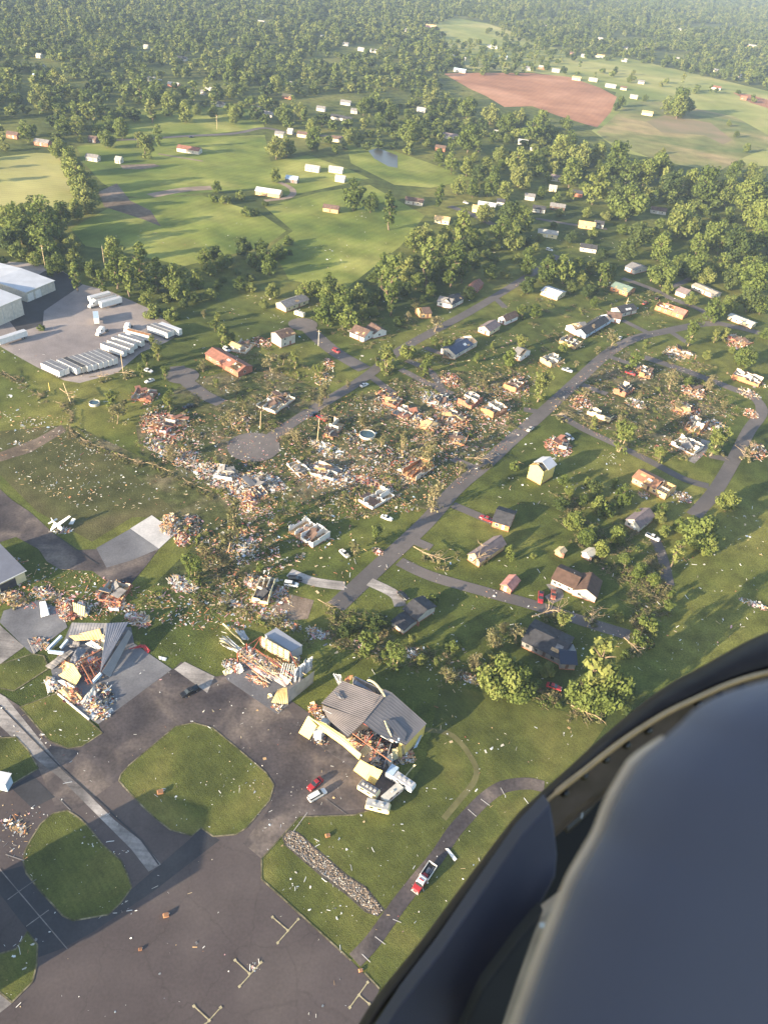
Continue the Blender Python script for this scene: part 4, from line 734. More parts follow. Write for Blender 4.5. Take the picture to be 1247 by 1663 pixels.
# ------------------------------------------------------------------ rubble heaps
HEAPS = [
 (K3(790, 830), 38, 26, 420, 'red', 'broad heap of red and white rubble from a vanished house', 1.6), (K3(760, 920), 22, 12, 150, 'white', 'spill of white boards in front of the red rubble', .6), (K3(910, 985), 20, 16, 130, 'mix', 'heap with an orange board and dark sheets by the creek line', 1.2),
 (K3(1060, 1070), 44, 20, 420, 'white', 'long heap of white and blue house rubble on the slope', 1.3), (K3(1190, 1120), 36, 22, 420, 'mix', 'heap of mixed bright rubble lit by the sun', 1.4), (K3(1215, 1195), 18, 14, 200, 'brick', 'heap of orange red lumber at the slope foot', 1.5),
 (K3(1175, 800), 20, 18, 120, 'wood', 'tangle of tan branches and boards around bare trees', .9), (K4(640, 700), 24, 16, 200, 'brick', 'pinkish rubble heap beside the grey garage slab', 1.4), (K4(880, 705), 28, 14, 230, 'white', 'pale rubble heap beyond the concrete drive', 1.1),
 (K4(775, 790), 30, 16, 260, 'mix', 'heap of splintered boards in the middle of the block', 1.2), (K4(960, 800), 34, 20, 300, 'brick', 'broad orange heap between bare trees', 1.2), (K4(950, 605), 18, 12, 140, 'red', 'reddish heap at the end of the short drive', 1.2),
 (K4(340, 940), 30, 12, 160, 'white', 'thin scatter heap below the orange ruin', .5), (K4(460, 880), 14, 12, 90, 'dark', 'dark charred heap beside the round pool frame', .7), (K4(330, 1060), 34, 15, 330, 'white', 'long white and orange heap on the lower block', 1.3), (K4(425, 1080), 24, 14, 170, 'mix', 'heap of boards joining the long white heap', 1.0),
 (K4(60, 1100), 28, 14, 260, 'white', 'heap of white shingles and lumber at the tree line', 1.1), (K4(540, 1095), 22, 8, 110, 'red', 'low heap of red scraps behind the white ruin', .6), (K4(30, 420), 16, 10, 110, 'red', 'heap of pink insulation beside the two storey house', .9), (K4(650, 985), 60, 22, 260, 'dark', 'dark churned debris field between the ruins', .5),
 (K4(330, 580), 16, 20, 110, 'wood', 'heap of snapped limbs and siding by the court', 1.1), (K4(350, 520), 10, 8, 60, 'brick', 'small red heap near the red car', .9), (K5(645, 570), 15, 9, 110, 'brick', 'orange heap at the foot of a snapped tree', 1.3), (K5(880, 660), 22, 12, 200, 'brick', 'orange rubble heap inside the loop road', 1.3),
 (K5(840, 750), 30, 14, 260, 'brick', 'long reddish heap in the loop middle', 1.1), (K5(600, 720), 18, 8, 110, 'white', 'white scraps heaped below the brick ruin', .6), (K5(330, 720), 18, 14, 130, 'red', 'pale pinkish heap beside the curving road', .9), (K5(222, 930), 24, 15, 230, 'red', 'heap of pink and white house wreckage by the drive', 1.3),
 (K5(990, 830), 20, 10, 120, 'white', 'white scraps heaped on the lawn by the loop', .6), (K5(1160, 770), 14, 8, 90, 'brick', 'small orange heap at the bend of the loop', .8), (K5(1195, 955), 16, 14, 130, 'brick', 'orange heap beside a tan broken tree', 1.0), (K5(1080, 420), 18, 12, 120, 'red', 'red heap among trees past the bend', 1.0), (K5(1150, 1180 - 510), 20, 8, 110, 'mix', 'rubble strewn along the outer road', .7),
 (K5(640, 1165), 10, 6, 40, 'mix', 'small scrap heap behind the long tan house', .6), (K5(825, 1175), 18, 9, 90, 'white', 'white scraps heaped beside the long tan house', .8), (K5(30, 640), 16, 18, 130, 'brick', 'heap of brick rubble beside the road centre', 1.2), (K5(780, 480), 20, 8, 90, 'mix', 'scraps heaped in front of the low pale ruin', .6),
 (K6(830, 60), 18, 18, 240, 'wood', 'splintered timber heap at the edge of the pale bare floor', 1.6), (K6(890, 130), 14, 14, 110, 'red', 'red steel and broken boards beside the pale bare floor', 1.0), (K6(930, 60), 18, 18, 160, 'dark', 'dark rubble behind the splintered timber heap', .8),
 (K6(1180, 180), 30, 26, 190, 'white', 'white sheet metal twisted around a stripped tree', .8), (K6(890, 350), 26, 12, 220, 'white', 'white wreckage strewn below the stripped trees', .7), (K6(1230, 330), 16, 12, 110, 'mix', 'wreckage leaning on the half collapsed house', 1.0), (K6(1130, 440), 26, 6, 90, 'white', 'white scraps lined along the ditch', .4),
 (K6(540, 420), 26, 13, 240, 'red', 'heap of red framing at the taxiway end', 1.0), (K6(330, 480), 15, 18, 200, 'red', 'orange and red heap beside stacked white panels', 1.2), (K6(400, 470), 14, 13, 90, 'white', 'stack of white panels behind the collapsed hangar', 1.4), (K6(60, 420), 26, 11, 200, 'wood', 'brown splinters heaped beside the yellow walled building', .8),
 (K6(230, 400), 26, 10, 150, 'mix', 'mixed scraps heaped between the building and the hangar', .7), (K6(670, 520), 22, 12, 170, 'mix', 'red and grey wreckage behind the collapsed hangar', .9), (K6(200, 640), 16, 10, 90, 'mix', 'loose boards heaped on the slab by the hangar', .6),
 (K7(300, 590), 22, 7, 120, 'white', 'white metal strewn along the ditch past the frame hangar', .6), (K7(150, 545), 26, 7, 120, 'white', 'white metal strewn along the ditch near the bare soil', .6), (K7(530, 650), 24, 9, 120, 'white', 'twisted white metal caught under brush by the ditch', .8), (K7(760, 690), 14, 10, 60, 'white', 'white sheets caught in the ditch brush', .8), (K7(110, 390), 16, 10, 110, 'mix', 'rubble packed against the buried cars', .8),
 (K7(1010, 800), 30, 6, 90, 'mix', 'scraps along the tree line ditch', .4), (K7(590, 190), 10, 6, 50, 'brick', 'brick scraps in a front yard by the main road', .5), (K8(650, 640), 14, 7, 60, 'red', 'scraps at the end of the side lane', .5), (K8(1180, 450), 28, 5, 80, 'white', 'stones and white scraps along the gully', .3), (KA(80, 285), 22, 10, 45, 'wood', 'light brown splinters strewn thinly on the ramp edge', .1),
]
for q in HEAPS:
    (x, y), rx, ry, n, pal, lab, h = q; heap(x, y, rx, ry, n, pal, lab, h, ang=.35)
# downed brush lines: the fallen tree line between field and houses
FALL = []
def fallen(x, y, L, ang, m=STRIPW, leaves=True):
    FALL.append((x, y, L, ang, m, leaves))
bl = [K3(*p) for p in ((0, 560), (60, 600), (160, 655), (240, 705), (340, 760), (350, 800), (340, 860), (400, 905), (470, 935), (560, 970), (640, 1010), (740, 1030), (840, 1070), (950, 1130), (1040, 1170))]
for i in range(len(bl) - 1):
    for k in range(2):
        t = (k + R.random()) / 2; x, y = bl[i][0] + (bl[i + 1][0] - bl[i][0]) * t, bl[i][1] + (bl[i + 1][1] - bl[i][1]) * t; a = P(*bl[i]); b = P(*bl[i + 1]); fallen(x, y, R.uniform(2.5, 5), math.atan2(b.y - a.y, b.x - a.x) + R.gauss(0, .25))
for (x, y, L, a) in ((*K4(100, 920), 9, .9), (*K4(290, 830), 8, .8), (*K7(300, 450), 6, -.6), (*K7(800, 230), 9, -.4), (*K7(760, 200), 8, -.5), (*K4(760, 870), 9, .4), (*K4(840, 950), 8, 1.3), (*K4(1010, 1020), 10, .1), (*K5(180, 810), 9, .5), (*K5(820, 1000), 6, .8), (*K8(350, 600), 10, 1.2), (*K8(270, 980), 9, -.3), (*K7(1040, 290), 11, 1.0), (*K3(300, 680), 9, -.7), (*K3(560, 600), 8, .6), (*K3(440, 620), 8, .7), (*K8(530, 640), 7, -.9), (*K5(1100, 1030), 10, .9), (*K5(1140, 980), 9, 1.0), (*K8(80, 560), 12, .5)):
    fallen(x, y, L, a)
FM = []
for s in range(5):
    rg = random.Random(300 + s); mb = MB(STRIPW); p = Vector((0, 0, .3)); q = Vector((1, rg.gauss(0, .05), .25)); mb.tube(p, q * 1.0, .02, .009, 6)
    for k in range(14):
        t = rg.uniform(.3, 1); b = p.lerp(q, t); e = b + Vector((rg.uniform(.05, .3), rg.gauss(0, .2), rg.uniform(-.02, .1))); mb.tube(b, e, .012, .004, 4)
        for _ in range(2): e2 = e + Vector((rg.uniform(0, .15), rg.gauss(0, .1), rg.uniform(-.03, .06))); mb.tube(e, e2, .005, .002, 3)
    FM.append((mb.data('trunk'), leafquads(400 + s, [((rg.uniform(.5, 1.2), rg.gauss(0, .15), rg.uniform(.0, .12)), .09, 12) for _ in range(9)], .03, 1.6, LEAFB)))
for i, (x, y, L, ang, m, lv) in enumerate(FALL):
    a = P(x, y); t = tag(empty('fallen_tree', a, ang), 'bare fallen tree lying in the line of downed brush beside the field' if i < 28 else 'uprooted pale fallen tree lying near wrecked houses', 'fallen tree', 'fallen trees in the brush line' if i < 28 else 'fallen trees near the wrecked houses'); f = R.choice(FM)
    for n_, me in (('trunk', f[0]), ('crown', f[1])):
        o = child(n_, me, t); o.scale = (L, L * 1.0, L * 1.4 if n_ == 'trunk' else L)

# ------------------------------------------------------------------ trailer yard
WH = [('upper', (KT(183, 326), KT(362, 250)), 26, 6.0), ]
def warehouse(p1, p2, D, h, label, doors=0, roofM=LMETAL):
    a, L, rz = frame(p1, p2); root = tag(empty('warehouse', a, rz), label, 'warehouse'); quiet(a + Matrix.Rotation(rz, 3, 'Z') @ Vector((L / 2, D / 2, 0)), max(L, D) * .5)
    w = MB([OFFW, METAL]); w.bx(0, L, 0, D, -.2, h, 0)
    for x in np.arange(0, L + .1, L / max(2, int(L / 5))): w.bx(x - .1, x + .1, -.06, 0, 0, h, 1)
    w.build('wall', root)
    r = MB([roofM, WHITE]); r.slabquad([(-.4, -.4, h + .12), (L + .4, -.4, h + .12), (L + .4, D / 2, h + 1.2), (-.4, D / 2, h + 1.2)], .1, 0, 1); r.slabquad([(-.4, D / 2, h + 1.2), (L + .4, D / 2, h + 1.2), (L + .4, D + .4, h + .12), (-.4, D + .4, h + .12)], .1, 0, 1)
    for s in (0, L): r.quad([(s, 0, h), (s, D, h), (s, D / 2, h + 1.15)], 1)
    r.build('roof', root)
    for i in range(doors):
        x = L * (.14 + .26 * i); d = MB([WHITE, METAL]); d.bx(x - 1.9, x + 1.9, -.1, -.0, 0, 4.2, 0)
        for z in np.arange(.7, 4.2, .7): d.bx(x - 1.9, x + 1.9, -.115, -.1, z, z + .04, 1)
        d.build('door', root)
    g = MB(WHITE); g.bx(-.4, L + .4, -.55, -.4, h - .02, h + .2); g.build('gutter', root)
    return root
warehouse(KT(182, 326), KT(366, 248), 46, 5.6, 'white metal warehouse with two roll-up doors above the gravel yard', 2)
warehouse(KT(-90, 520), KT(162, 408), 40, 9.5, 'taller white metal warehouse at the edge of the gravel yard', 0)
ROWN = ['first', 'second', 'third', 'fourth', 'fifth', 'sixth', 'seventh', 'eighth', 'ninth']
def off(p, d): return KT(p[0] + d[0], p[1] + d[1])
for i, d in enumerate(((0, 0), (34, -13))): semi(off((278, 774), d), off((398, 830), d), f'white semi trailer with grey roof, {"outer" if i == 0 else "inner"} one of the far end pair in the row')
for i, d in enumerate(((0, 0), (38, -10), (73, -17), (108, -26), (147, -36), (178, -45), (211, -54), (241, -63))):
    semi(off((382, 752), d), off((508, 813), d), f'{"dark roofed" if i == 1 else "grey roofed"} semi trailer, {ROWN[i]} in the packed row of eight', roofM=DARK if i == 1 else TROOF, sideM=WHITE if i != 1 else OFFW)
for i, d in enumerate(((0, 0), (44, -20))): semi(off((664, 644), d), off((812, 698), d), f'white semi trailer, {"sunlit cream sided" if i == 0 else "blue grey roofed"} one of the middle pair', roofM=(TROOF, GREY)[i])
for i, d in enumerate(((0, 0), (46, -18))): semi(off((737, 602), d), off((882, 650), d), f'white semi trailer, {"nearer" if i == 0 else "farther"} one of the pair beside the rusty roofed trailer', roofM=(TROOF, DMETAL)[i])
semi(KT(828, 556), KT(978, 594), 'white sided semi trailer with a rusty orange roof hitched to a tractor', roofM=mat('rust_roof', (.42, .20, .09)))
for i, d in enumerate(((0, 0), (26, -12), (74, -16))): semi(off((968, 527), d), off((1098, 575), d), ('white semi trailer nearest the row in the corner group of three', 'dark roofed semi trailer in the middle of the corner group', 'pale blue roofed semi trailer at the outside of the corner group')[i], roofM=(GREY, DMETAL, LMETAL)[i])
for i, d in enumerate(((0, 0), (-36, -18), (-72, -34))): semi(off((670, 376), d), off((804, 340), d), ('white semi trailer in front at the top of the gravel yard', 'grey roofed semi trailer between two others at the top of the yard', 'silver topped semi trailer at the back at the top of the yard')[i], roofM=(LMETAL, GREY, LMETAL)[i])
semi(KT(8, 620), KT(188, 560), 'white semi trailer parked alone beside the tall warehouse', roofM=LMETAL)
semi(KT(655, 478), KT(646, 400), 'short pale blue box trailer standing behind the white tractor', L=9, roofM=LBLUE)
tractor(KT(672, 530), KT(635, 552), 'white truck tractor without a trailer in the middle of the yard'); tractor(KT(840, 505), KT(822, 528), 'white truck tractor in front of the rusty roofed trailer')
tractor(KT(625, 352), KT(600, 362), 'white truck tractor at the nose of the silver topped trailer')
# ------------------------------------------------------------------ cars
for a in [
 (KH(1247, 810), KH(1200, 850), None, None, None), ]: pass
car(K6(926, 880), K6(880, 905), 'pickup', BLKP, 'black pickup truck alone on the dark ramp'); car(KY(248, 985), KY(200, 1025), 'sedan', REDP, 'red hatchback parked beside the white van on the ramp'); car(KY(265, 1072), KY(330, 1035), 'van', WHITE, 'white passenger van parked beside the red car on the ramp')
car(K4(390, 467), K4(410, 478), 'suv', REDP, 'red car parked on the short court'); car(K4(526, 633), K4(545, 625), 'sedan', WHITE, 'white car on the upper street at the junction'); car(K4(277, 775), K4(290, 765), 'sedan', NAVY, 'dark car on the street beside the pole'); car(K4(320, 795), K4(345, 810), 'pickup', REDP, 'red pickup wrecked beside the orange ruin')
car(K5(265, 562), K5(290, 570), 'pickup', WHITE, 'white pickup on the grass beside the curving road'); car(K5(645, 235), K5(665, 225), 'pickup', REDM, 'dark red pickup at the far street corner'); car(K5(705, 208), K5(715, 200), 'suv', BLKP, 'black car at the far street corner'); car(K5(520, 405), K5(505, 420), 'sedan', WHITE, 'white car at the kerb of the road curve'); car(K5(572, 577), K5(590, 583), 'pickup', REDP, 'red pickup in the short drive inside the loop'); car(K5(275, 890), K5(300, 905), 'suv', SILVER, 'silver car beside the pink wreckage heap'); car(K5(85, 850), K5(60, 870), 'sedan', OFFW, 'pale car half buried in roadside scraps', tilt=.15)
car(K7(430, 207), K7(455, 230), 'sedan', WHITE, 'white sedan on the lawn beside the white walled ruin'); car(K7(190, 330), K7(235, 332), 'suv', BLKP, 'black car beside the half collapsed house'); car(K7(172, 357), K7(205, 362), 'suv', WHITE, 'white car buried in rubble beside the half collapsed house'); car(K7(635, 33), K7(655, 40), 'sedan', WHITE, 'white car parked above the main road'); car(K7(715, 412), K7(730, 425), 'sedan', BLKP, 'black car under debris by the black roofed house'); car(K7(1120, 40), K7(1095, 30), 'pickup', REDP, 'red pickup beside the orange brick house')
car(K8(135, 422), K8(133, 450), 'pickup', REDP, 'bright red pickup beside the burnt brown roofed house'); car(K8(197, 408), K8(195, 430), 'sedan', REDM, 'dull red car beside the burnt brown roofed house'); car(K8(680, 128), K8(705, 140), 'pickup', WHITE, 'white pickup on the drive by the round trees'); car(K8(200, 858), K8(230, 868), 'sedan', REDP, 'red car under the white awning by the tree line')
car(K3(725, 562), K3(748, 570), 'sedan', WHITE, 'white car on the grass nearer the gravel yard', tilt=.1); car(K3(730, 613), K3(708, 620), 'sedan', WHITE, 'white car on the grass beside the crushed house'); car(K3(920, 738), K3(945, 728), 'pickup', BLKP, 'black pickup below the broken court'); car(K3(1105, 460), K3(1120, 470), 'suv', WHITE, 'white car beside the tan shed')
car(K1(520, 261), K1(540, 262), 'sedan', WHITE, 'white car by a house in the far suburb'); car(K1(622, 447), K1(640, 446), 'sedan', NAVY, 'dark car on the far road past the pasture'); car(K2(880, 643), K2(890, 646), 'sedan', WHITE, 'white car on a lawn beyond the belt'); car(K2(1040, 685), K2(1055, 690), 'pickup', WHITE, 'white pickup on a lawn under the belt'); car(K2(535, 815), K2(555, 820), 'suv', WHITE, 'white car by the dark roofed house in the trees'); car(K2(265, 662), K2(280, 666), 'suv', OFFW, 'pale car in the wide drive by the grove')
camper((K4(190, 285), K4(235, 300)), 2.9, 'beige camper parked at the end of the short court', CREAM, OFFW)
# red flatbed truck on the path
a = P(*KB(770, 608)); d = P(*KB(845, 495)) - a; root = tag(empty('flatbed_truck', (a.x, a.y, .09), math.atan2(d.y, d.x)), 'red and white rescue truck with an open black bed on the paved path', 'truck')
LN = d.length; LN = 8.2
b = MB(REDP); loft(b, [(0, .85, .55, 1.15, .75), (.25, 1.0, .5, 1.35, .9), (1.3, 1.05, .5, 1.5, .95), (1.5, 1.05, .5, 1.5, .95)]); b.build('hood', root)
b = MB([WHITE, REDP]); loft(b, [(1.5, 1.05, .5, 1.5, 1.0), (3.6, 1.05, .5, 1.5, 1.0)], 1); loft(b, [(1.75, .98, 1.5, 2.15, .85), (2.1, .98, 1.5, 2.3, .85), (3.5, .98, 1.5, 2.3, .85), (3.6, .98, 1.5, 2.2, .85)], 0); b.build('cab', root)
g = MB(GLASS); g.slabquad([(1.40, -.88, 1.52), (1.72, -.8, 2.13), (1.72, .8, 2.13), (1.40, .88, 1.52)], .03); 
for s in (-1, 1): g.bx(2.2, 3.3, s * .985 - .012, s * .985 + .012, 1.6, 2.05)
g.build('window', root)
b = MB([BLACK, REDP, WHITE, METAL]); b.bx(3.75, LN, -1.1, 1.1, .85, 1.0, 0)
for s in (-1, 1): b.bx(3.75, LN, s * 1.12 - .05, s * 1.12 + .05, .8, 1.55, 2); b.bx(3.75, 4.4, s * .9 - .2, s * .9 + .2, 1.0, 1.5, 1)
b.bx(LN - .08, LN + .02, -1.1, 1.1, .8, 1.55, 2); b.bx(3.75, 3.85, -1.1, 1.1, .8, 2.1, 2); b.build('bed', root)
b = MB([REDP, DMETAL]); b.bx(4.0, 4.9, -.6, .6, 1.0, 1.6, 0); b.bx(5.3, 6.8, -.25, .45, 1.0, 1.25, 1); b.bx(5.6, 7.6, -.75, -.45, 1.0, 1.2, 1); b.build('equipment_box', root)
b = MB([REDP, WHITE]); b.bx(2.5, 2.75, -.6, .6, 2.3, 2.42, 0); b.build('light_bar', root); b = MB(SILVER); b.bx(-.15, .05, -1.0, 1.0, .45, .75); b.build('bumper', root)
w = MB([BLACK, SILVER]); w.tube((0, -.16, 0), (0, .16, 0), .42, .42, 12, 0); w.tube((0, -.17, 0), (0, .17, 0), .2, .2, 8, 1); wm = w.data('wheel')
for x in (1.0, 6.2):
    for s in (-1, 1): child('wheel', wm, root, (x, s * .95, .42))
hl = MB(WHITE); hl.bx(-.06, .06, -.16, .16, -.1, .1); hm = hl.data('headlight')
for s in (-1, 1): child('headlight', hm, root, (.05, s * .68, .95))
# wrecked light aircraft
a = P(97, 858); root = tag(empty('light_aircraft', a, rad(-40)), 'white light aircraft lying wrecked on the taxiway', 'aircraft')
b = MB(WHITE); loft(b, [(-4.4, .12, .9, 1.3, .08), (-1.5, .45, .6, 1.6, .3), (0, .62, .4, 1.9, .45), (1.6, .6, .4, 1.75, .45), (2.4, .5, .5, 1.4, .4), (2.7, .2, .8, 1.1, .15)]); b.build('fuselage', root)
root.rotation_euler = (.16, -.06, rad(-40))
for s, tl, sk_ in ((1, .10, .5), (-1, -.26, 1.5)):
    b = MB([WHITE, LBLUE]); b.slabquad([(-.3 - sk_, s * .5, 1.9), (1.2 - sk_ * .4, s * .5, 1.9), (1.1 - sk_, s * (5.2 if s > 0 else 3.0), 1.9 + tl * 5), (.1 - sk_, s * (5.0 if s > 0 else 2.5), 1.9 + tl * 5)][::s], .16); b.build('wing', root)
b = MB(WHITE); b.slabquad([(-4.4, -1.7, 1.15), (-3.6, -1.7, 1.15), (-3.5, 1.7, 1.15), (-4.4, 1.7, 1.15)], .08); b.build('tailplane', root); b = MB(WHITE); b.slabquad([(-4.6, 0, 1.2), (-3.4, 0, 1.3), (-4.1, .05, 2.4), (-4.7, .05, 2.4)], .08); b.build('fin', root)
b = MB(GLASS); b.slabquad([(1.62, -.42, 1.5), (1.62, .42, 1.5), (1.1, .4, 1.86), (1.1, -.4, 1.86)], .03); b.build('window', root); b = MB(DMETAL); b.bar((2.72, -.9, .95), (2.72, .9, .95), .06, .16); b.build('propeller', root)
for x, y in ((.3, 1.0), (.3, -1.0), (2.0, 0)): b = MB(BLACK); b.tube((x, y - .08, .2), (x, y + .08, .2), .2, .2, 10); b.tube((x, y, .2), (x, y * .4, .6), .04, .04, 5); b.build('wheel', root)
heap(103, 862, 16, 6, 45, 'white', 'white scraps of the wrecked aircraft on the taxiway', .15)
a = P(112, 852); mb = MB(WHITE); mb.slabquad([(0, 0, .2), (1.5, .3, .25), (1.7, 2.6, .9), (.4, 2.8, .8)], .14); o = mb.build('broken_wing'); o.location = a; tag(o, 'torn off white wing tip beside the wrecked aircraft', 'aircraft wing')
# poles
pole(KT(810, 806), 13, 'tall wooden utility pole beside the packed trailer row'); pole(K4(303, 437), 9, 'white leaning utility pole beside the short court', arm=True, m=OFFW); pole(K4(297, 905), 12, 'bare tan pole beside the orange ruin', lean=.05, laz=0, arm=False)
pole(K5(672, 122), 9, 'tan utility pole leaning behind the far street', lean=.12, laz=.3, arm=False); pole(K5(548, 248), 6, 'short snapped pole by the green roofed house', lean=.1, laz=.2, arm=False); pole(KT(300, 105), 14, 'utility pole in the brush behind the warehouse'); pole(KT(693, 145), 17, 'tall bare pole in the hedgerow behind the yard', arm=False)
pole(K1(705, 420), 13, 'pale utility pole beside the far road'); pole(K1(955, 400), 12, 'pale utility pole among far suburban trees'); pole(K3(350, 722), 10, 'broken pole leaning over the brush line', lean=.7, laz=2.3, arm=False); pole(K3(245, 655), 4, 'short yellow stub post below the trailer row', arm=False, m=YELLOW); pole(K4(20, 840), 9, 'splintered pole at the cul-de-sac', arm=False, lean=.05); pole(K3(605, 580), 12, 'wooden pole beyond the corner of the packed row', arm=False) if False else None
# pools
def pool(p, r, label, deckM=None):
    a = P(*p); root = tag(empty('round_pool', a), label, 'pool'); w = MB([OFFW]); k = 24
    for i in range(k):
        t0, t1 = 2 * math.pi * i / k, 2 * math.pi * (i + 1) / k; w.bar((r * math.cos(t0), r * math.sin(t0), .6), (r * math.cos(t1), r * math.sin(t1), .6), .12, 1.2)
    w.build('rim', root); b = MB(WATER); b.quad([(r * math.cos(2 * math.pi * i / k), r * math.sin(2 * math.pi * i / k), .9) for i in range(k)]); b.build('water', root); quiet(a, r)
pool(K4(540, 876), 3.4, 'round pool with a pale rim in the churned debris field'); pool(K3(462, 722), 2.2, 'small round pool on the lawn below the crushed house'); pool(K4(1046, 684), 3.0, 'round dark pool sunk beside the red brick ruin')
# riprap bank and loose stones
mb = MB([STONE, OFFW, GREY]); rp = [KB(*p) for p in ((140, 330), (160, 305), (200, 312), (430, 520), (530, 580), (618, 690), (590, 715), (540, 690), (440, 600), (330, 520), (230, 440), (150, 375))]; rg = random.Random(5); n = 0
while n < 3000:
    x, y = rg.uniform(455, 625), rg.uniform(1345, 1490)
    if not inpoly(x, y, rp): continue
    q = P(x, y); s = rg.uniform(.1, .34); mb.box((q.x, q.y, s * .15), (s, s * rg.uniform(.6, 1), s * rg.uniform(.4, .8)), rrot(1.5), rg.choices((0, 1, 2), (7, 1.2, 1.5) if (x - 459) * .83 - (y - 1354) > -8 else (1.5, .5, 7))[0]); n += 1  # lower left stones mostly grey: that bank's shade is put into their colour
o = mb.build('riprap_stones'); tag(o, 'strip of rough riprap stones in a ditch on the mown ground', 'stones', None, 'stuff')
# ------------------------------------------------------------------ hangar A: collapsed
root = tag(empty('collapsed_hangar', P(*KH(470, 620))), 'collapsed hangar of crumpled grey roof sheets and tan insulation', 'hangar'); OFFS = P(*KH(470, 620))
def Q(K_, x, y, z): return P(*K_(x, y), z) - OFFS
def HS(name, pts, m, **k): return csheet(name, [Q(KH, *p) for p in pts], root, m, **k)
HS('roof_panel', ((372, 245, 3.6), (650, 250, 5.0), (625, 330, 3.2), (345, 350, 2.4)), DMETAL, ribs=12, crumple=.25, seed=1)
HS('roof_panel', ((640, 250, 5.2), (815, 240, 4.6), (612, 590, 3.2), (590, 640, 2.6)), mat('slate_blue_sheet', (.15, .16, .20), .5, .08, .3), ribs=8, crumple=.1, seed=2, nv=8)
HS('roof_panel', ((812, 300, 3.2), (842, 330, 1.4), (668, 672, .4), (602, 632, 2.3)), mat('grey_ribbed_sheet', (.27, .255, .25), .5, .06, .3), ribs=6, amp=.1, seed=3, nv=6)
HS('insulation_sheet', ((345, 352, 2.2), (588, 292, 4.4), (612, 372, 2.4), (400, 388, 1.2)), TAN, ribs=10, crumple=.3, seed=4)
HS('insulation_sheet', ((268, 655, 1.0), (388, 575, 3.4), (445, 660, 2.2), (395, 742, .8)), mat('yellow_insulation', (.70, .50, .22), .85, .1, .4), ribs=9, crumple=.15, seed=5)
HS('insulation_sheet', ((300, 590, 2.2), (320, 548, 2.6), (400, 575, 3.2), (300, 640, 1.6)), TAN, ribs=4, crumple=.4, seed=6)
HS('roof_panel', ((155, 585, .2), (360, 455, 2.8), (385, 470, 2.4), (215, 612, .2)), GREY, ribs=5, crumple=.3, seed=7)
HS('roof_panel', ((345, 560, 2.6), (420, 430, 3.6), (490, 450, 3.0), (395, 580, 2.6)), DMETAL, ribs=5, crumple=.5, seed=8)
HS('insulation_sheet', ((255, 700, .8), (290, 690, 1.4), (395, 745, 1.2), (370, 770, .4)), WHITE, ribs=3, crumple=.4, seed=9)
HS('insulation_sheet', ((475, 410, 2.4), (520, 385, 3.2), (610, 440, 3.0), (560, 452, 1.8)), WHITE, ribs=3, crumple=.5, seed=10)
HS('insulation_sheet', ((610, 330, 3.0), (640, 360, 3.4), (660, 450, 2.6), (600, 455, 1.2)), CREAM, ribs=3, crumple=.6, seed=11)
HS('wall_panel', ((262, 775, .5), (350, 740, 1.2), (455, 830, .8), (395, 880, .3)), TAN, ribs=4, crumple=.5, seed=12)
HS('wall_panel', ((430, 870, .4), (540, 740, 1.6), (560, 800, .9), (470, 890, .3)), OFFW, ribs=4, crumple=.4, seed=13)
HS('roof_panel', ((150, 690, .2), (205, 690, .9), (230, 780, .5), (185, 800, .2)), OFFW, ribs=3, crumple=.3, seed=14)
HS('wall_panel', ((350, 385, 1.2), (440, 395, 1.4), (420, 440, .8), (350, 440, .5)), GREY, ribs=4, crumple=.4, seed=15)
def beam(K_, a, b, w, m, root, name='beam'):
    mb = MB(m); mb.bar(Q(K_, *a), Q(K_, *b), w, w * 1.3); return mb.build(name, root)
for i in range(9): x = 415 + i * 18; beam(KH, (x, 560 - i * 6, 2.6), (x + 85, 725 - i * 16, .7), .2, REDM, root)
for a, b in (((400, 560, 3.0), (600, 455, 3.2)), ((430, 615, 2.2), (600, 520, 2.4)), ((470, 700, 1.0), (600, 640, 1.6)), ((445, 570, 3), (530, 720, 1.0)), ((510, 585, 2.4), (560, 680, 1))): beam(KH, a, b, .22, mat('rust_steel', (.38, .17, .10), .7), root)
for a, b in (((185, 455, .8), (290, 350, 1.8)), ((188, 470, .8), (310, 485, 1.2)), ((285, 445, .8), (340, 380, 1.6)), ((530, 715, .6), (600, 640, 2.2))): beam(KH, a, b, .7, LBLUE, root, 'trim_board')
beam(KH, (262, 800, .3), (505, 1000, .3), .4, WHITE, root, 'sill')
mb = MB(RUB); c0 = Q(KH, 520, 900, 0)
def hp(K_, x, y, rx, ry, n, pal, h, s=1.0, z=0.0):
    c = Q(K_, x, y, 0); ax = Q(K_, x + rx, y + rx * .25, 0) - c; ay = Q(K_, x - ry * .25, y - ry, 0) - c; heapmesh(mb, c + Vector((0, 0, z)), ax, ay, n, pal, h, s)
hp(KH, 560, 905, 110, 90, 380, 'hangar', 1.6); hp(KH, 370, 810, 95, 80, 240, 'red', 1.2); hp(KH, 500, 580, 110, 110, 300, 'hangar', 1.8); hp(KH, 230, 730, 60, 55, 110, 'white', 1.0); hp(KH, 640, 800, 60, 90, 120, 'dark', 1.0); hp(KH, 590, 410, 70, 60, 90, 'white', 2.4); hp(KH, 320, 560, 60, 60, 110, 'wood', 1.2)
o = mb.build('rubble', root); o['kind'] = 'stuff'
def loose(name, K_, pts, m, label, cat='metal sheet', **k):
    c = P(*K_(*pts[0][:2])); o = csheet(name, [P(*K_(x, y), z) - c for x, y, z in pts], None, m, **k); o.location = c; tag(o, label, cat); return o
loose('metal_sheet', KH, ((815, 450, .3), (900, 418, .8), (930, 420, .8), (920, 440, .3)), REDP, 'red metal sheet bent on the slab beside the collapsed hangar', ribs=4, crumple=.3)
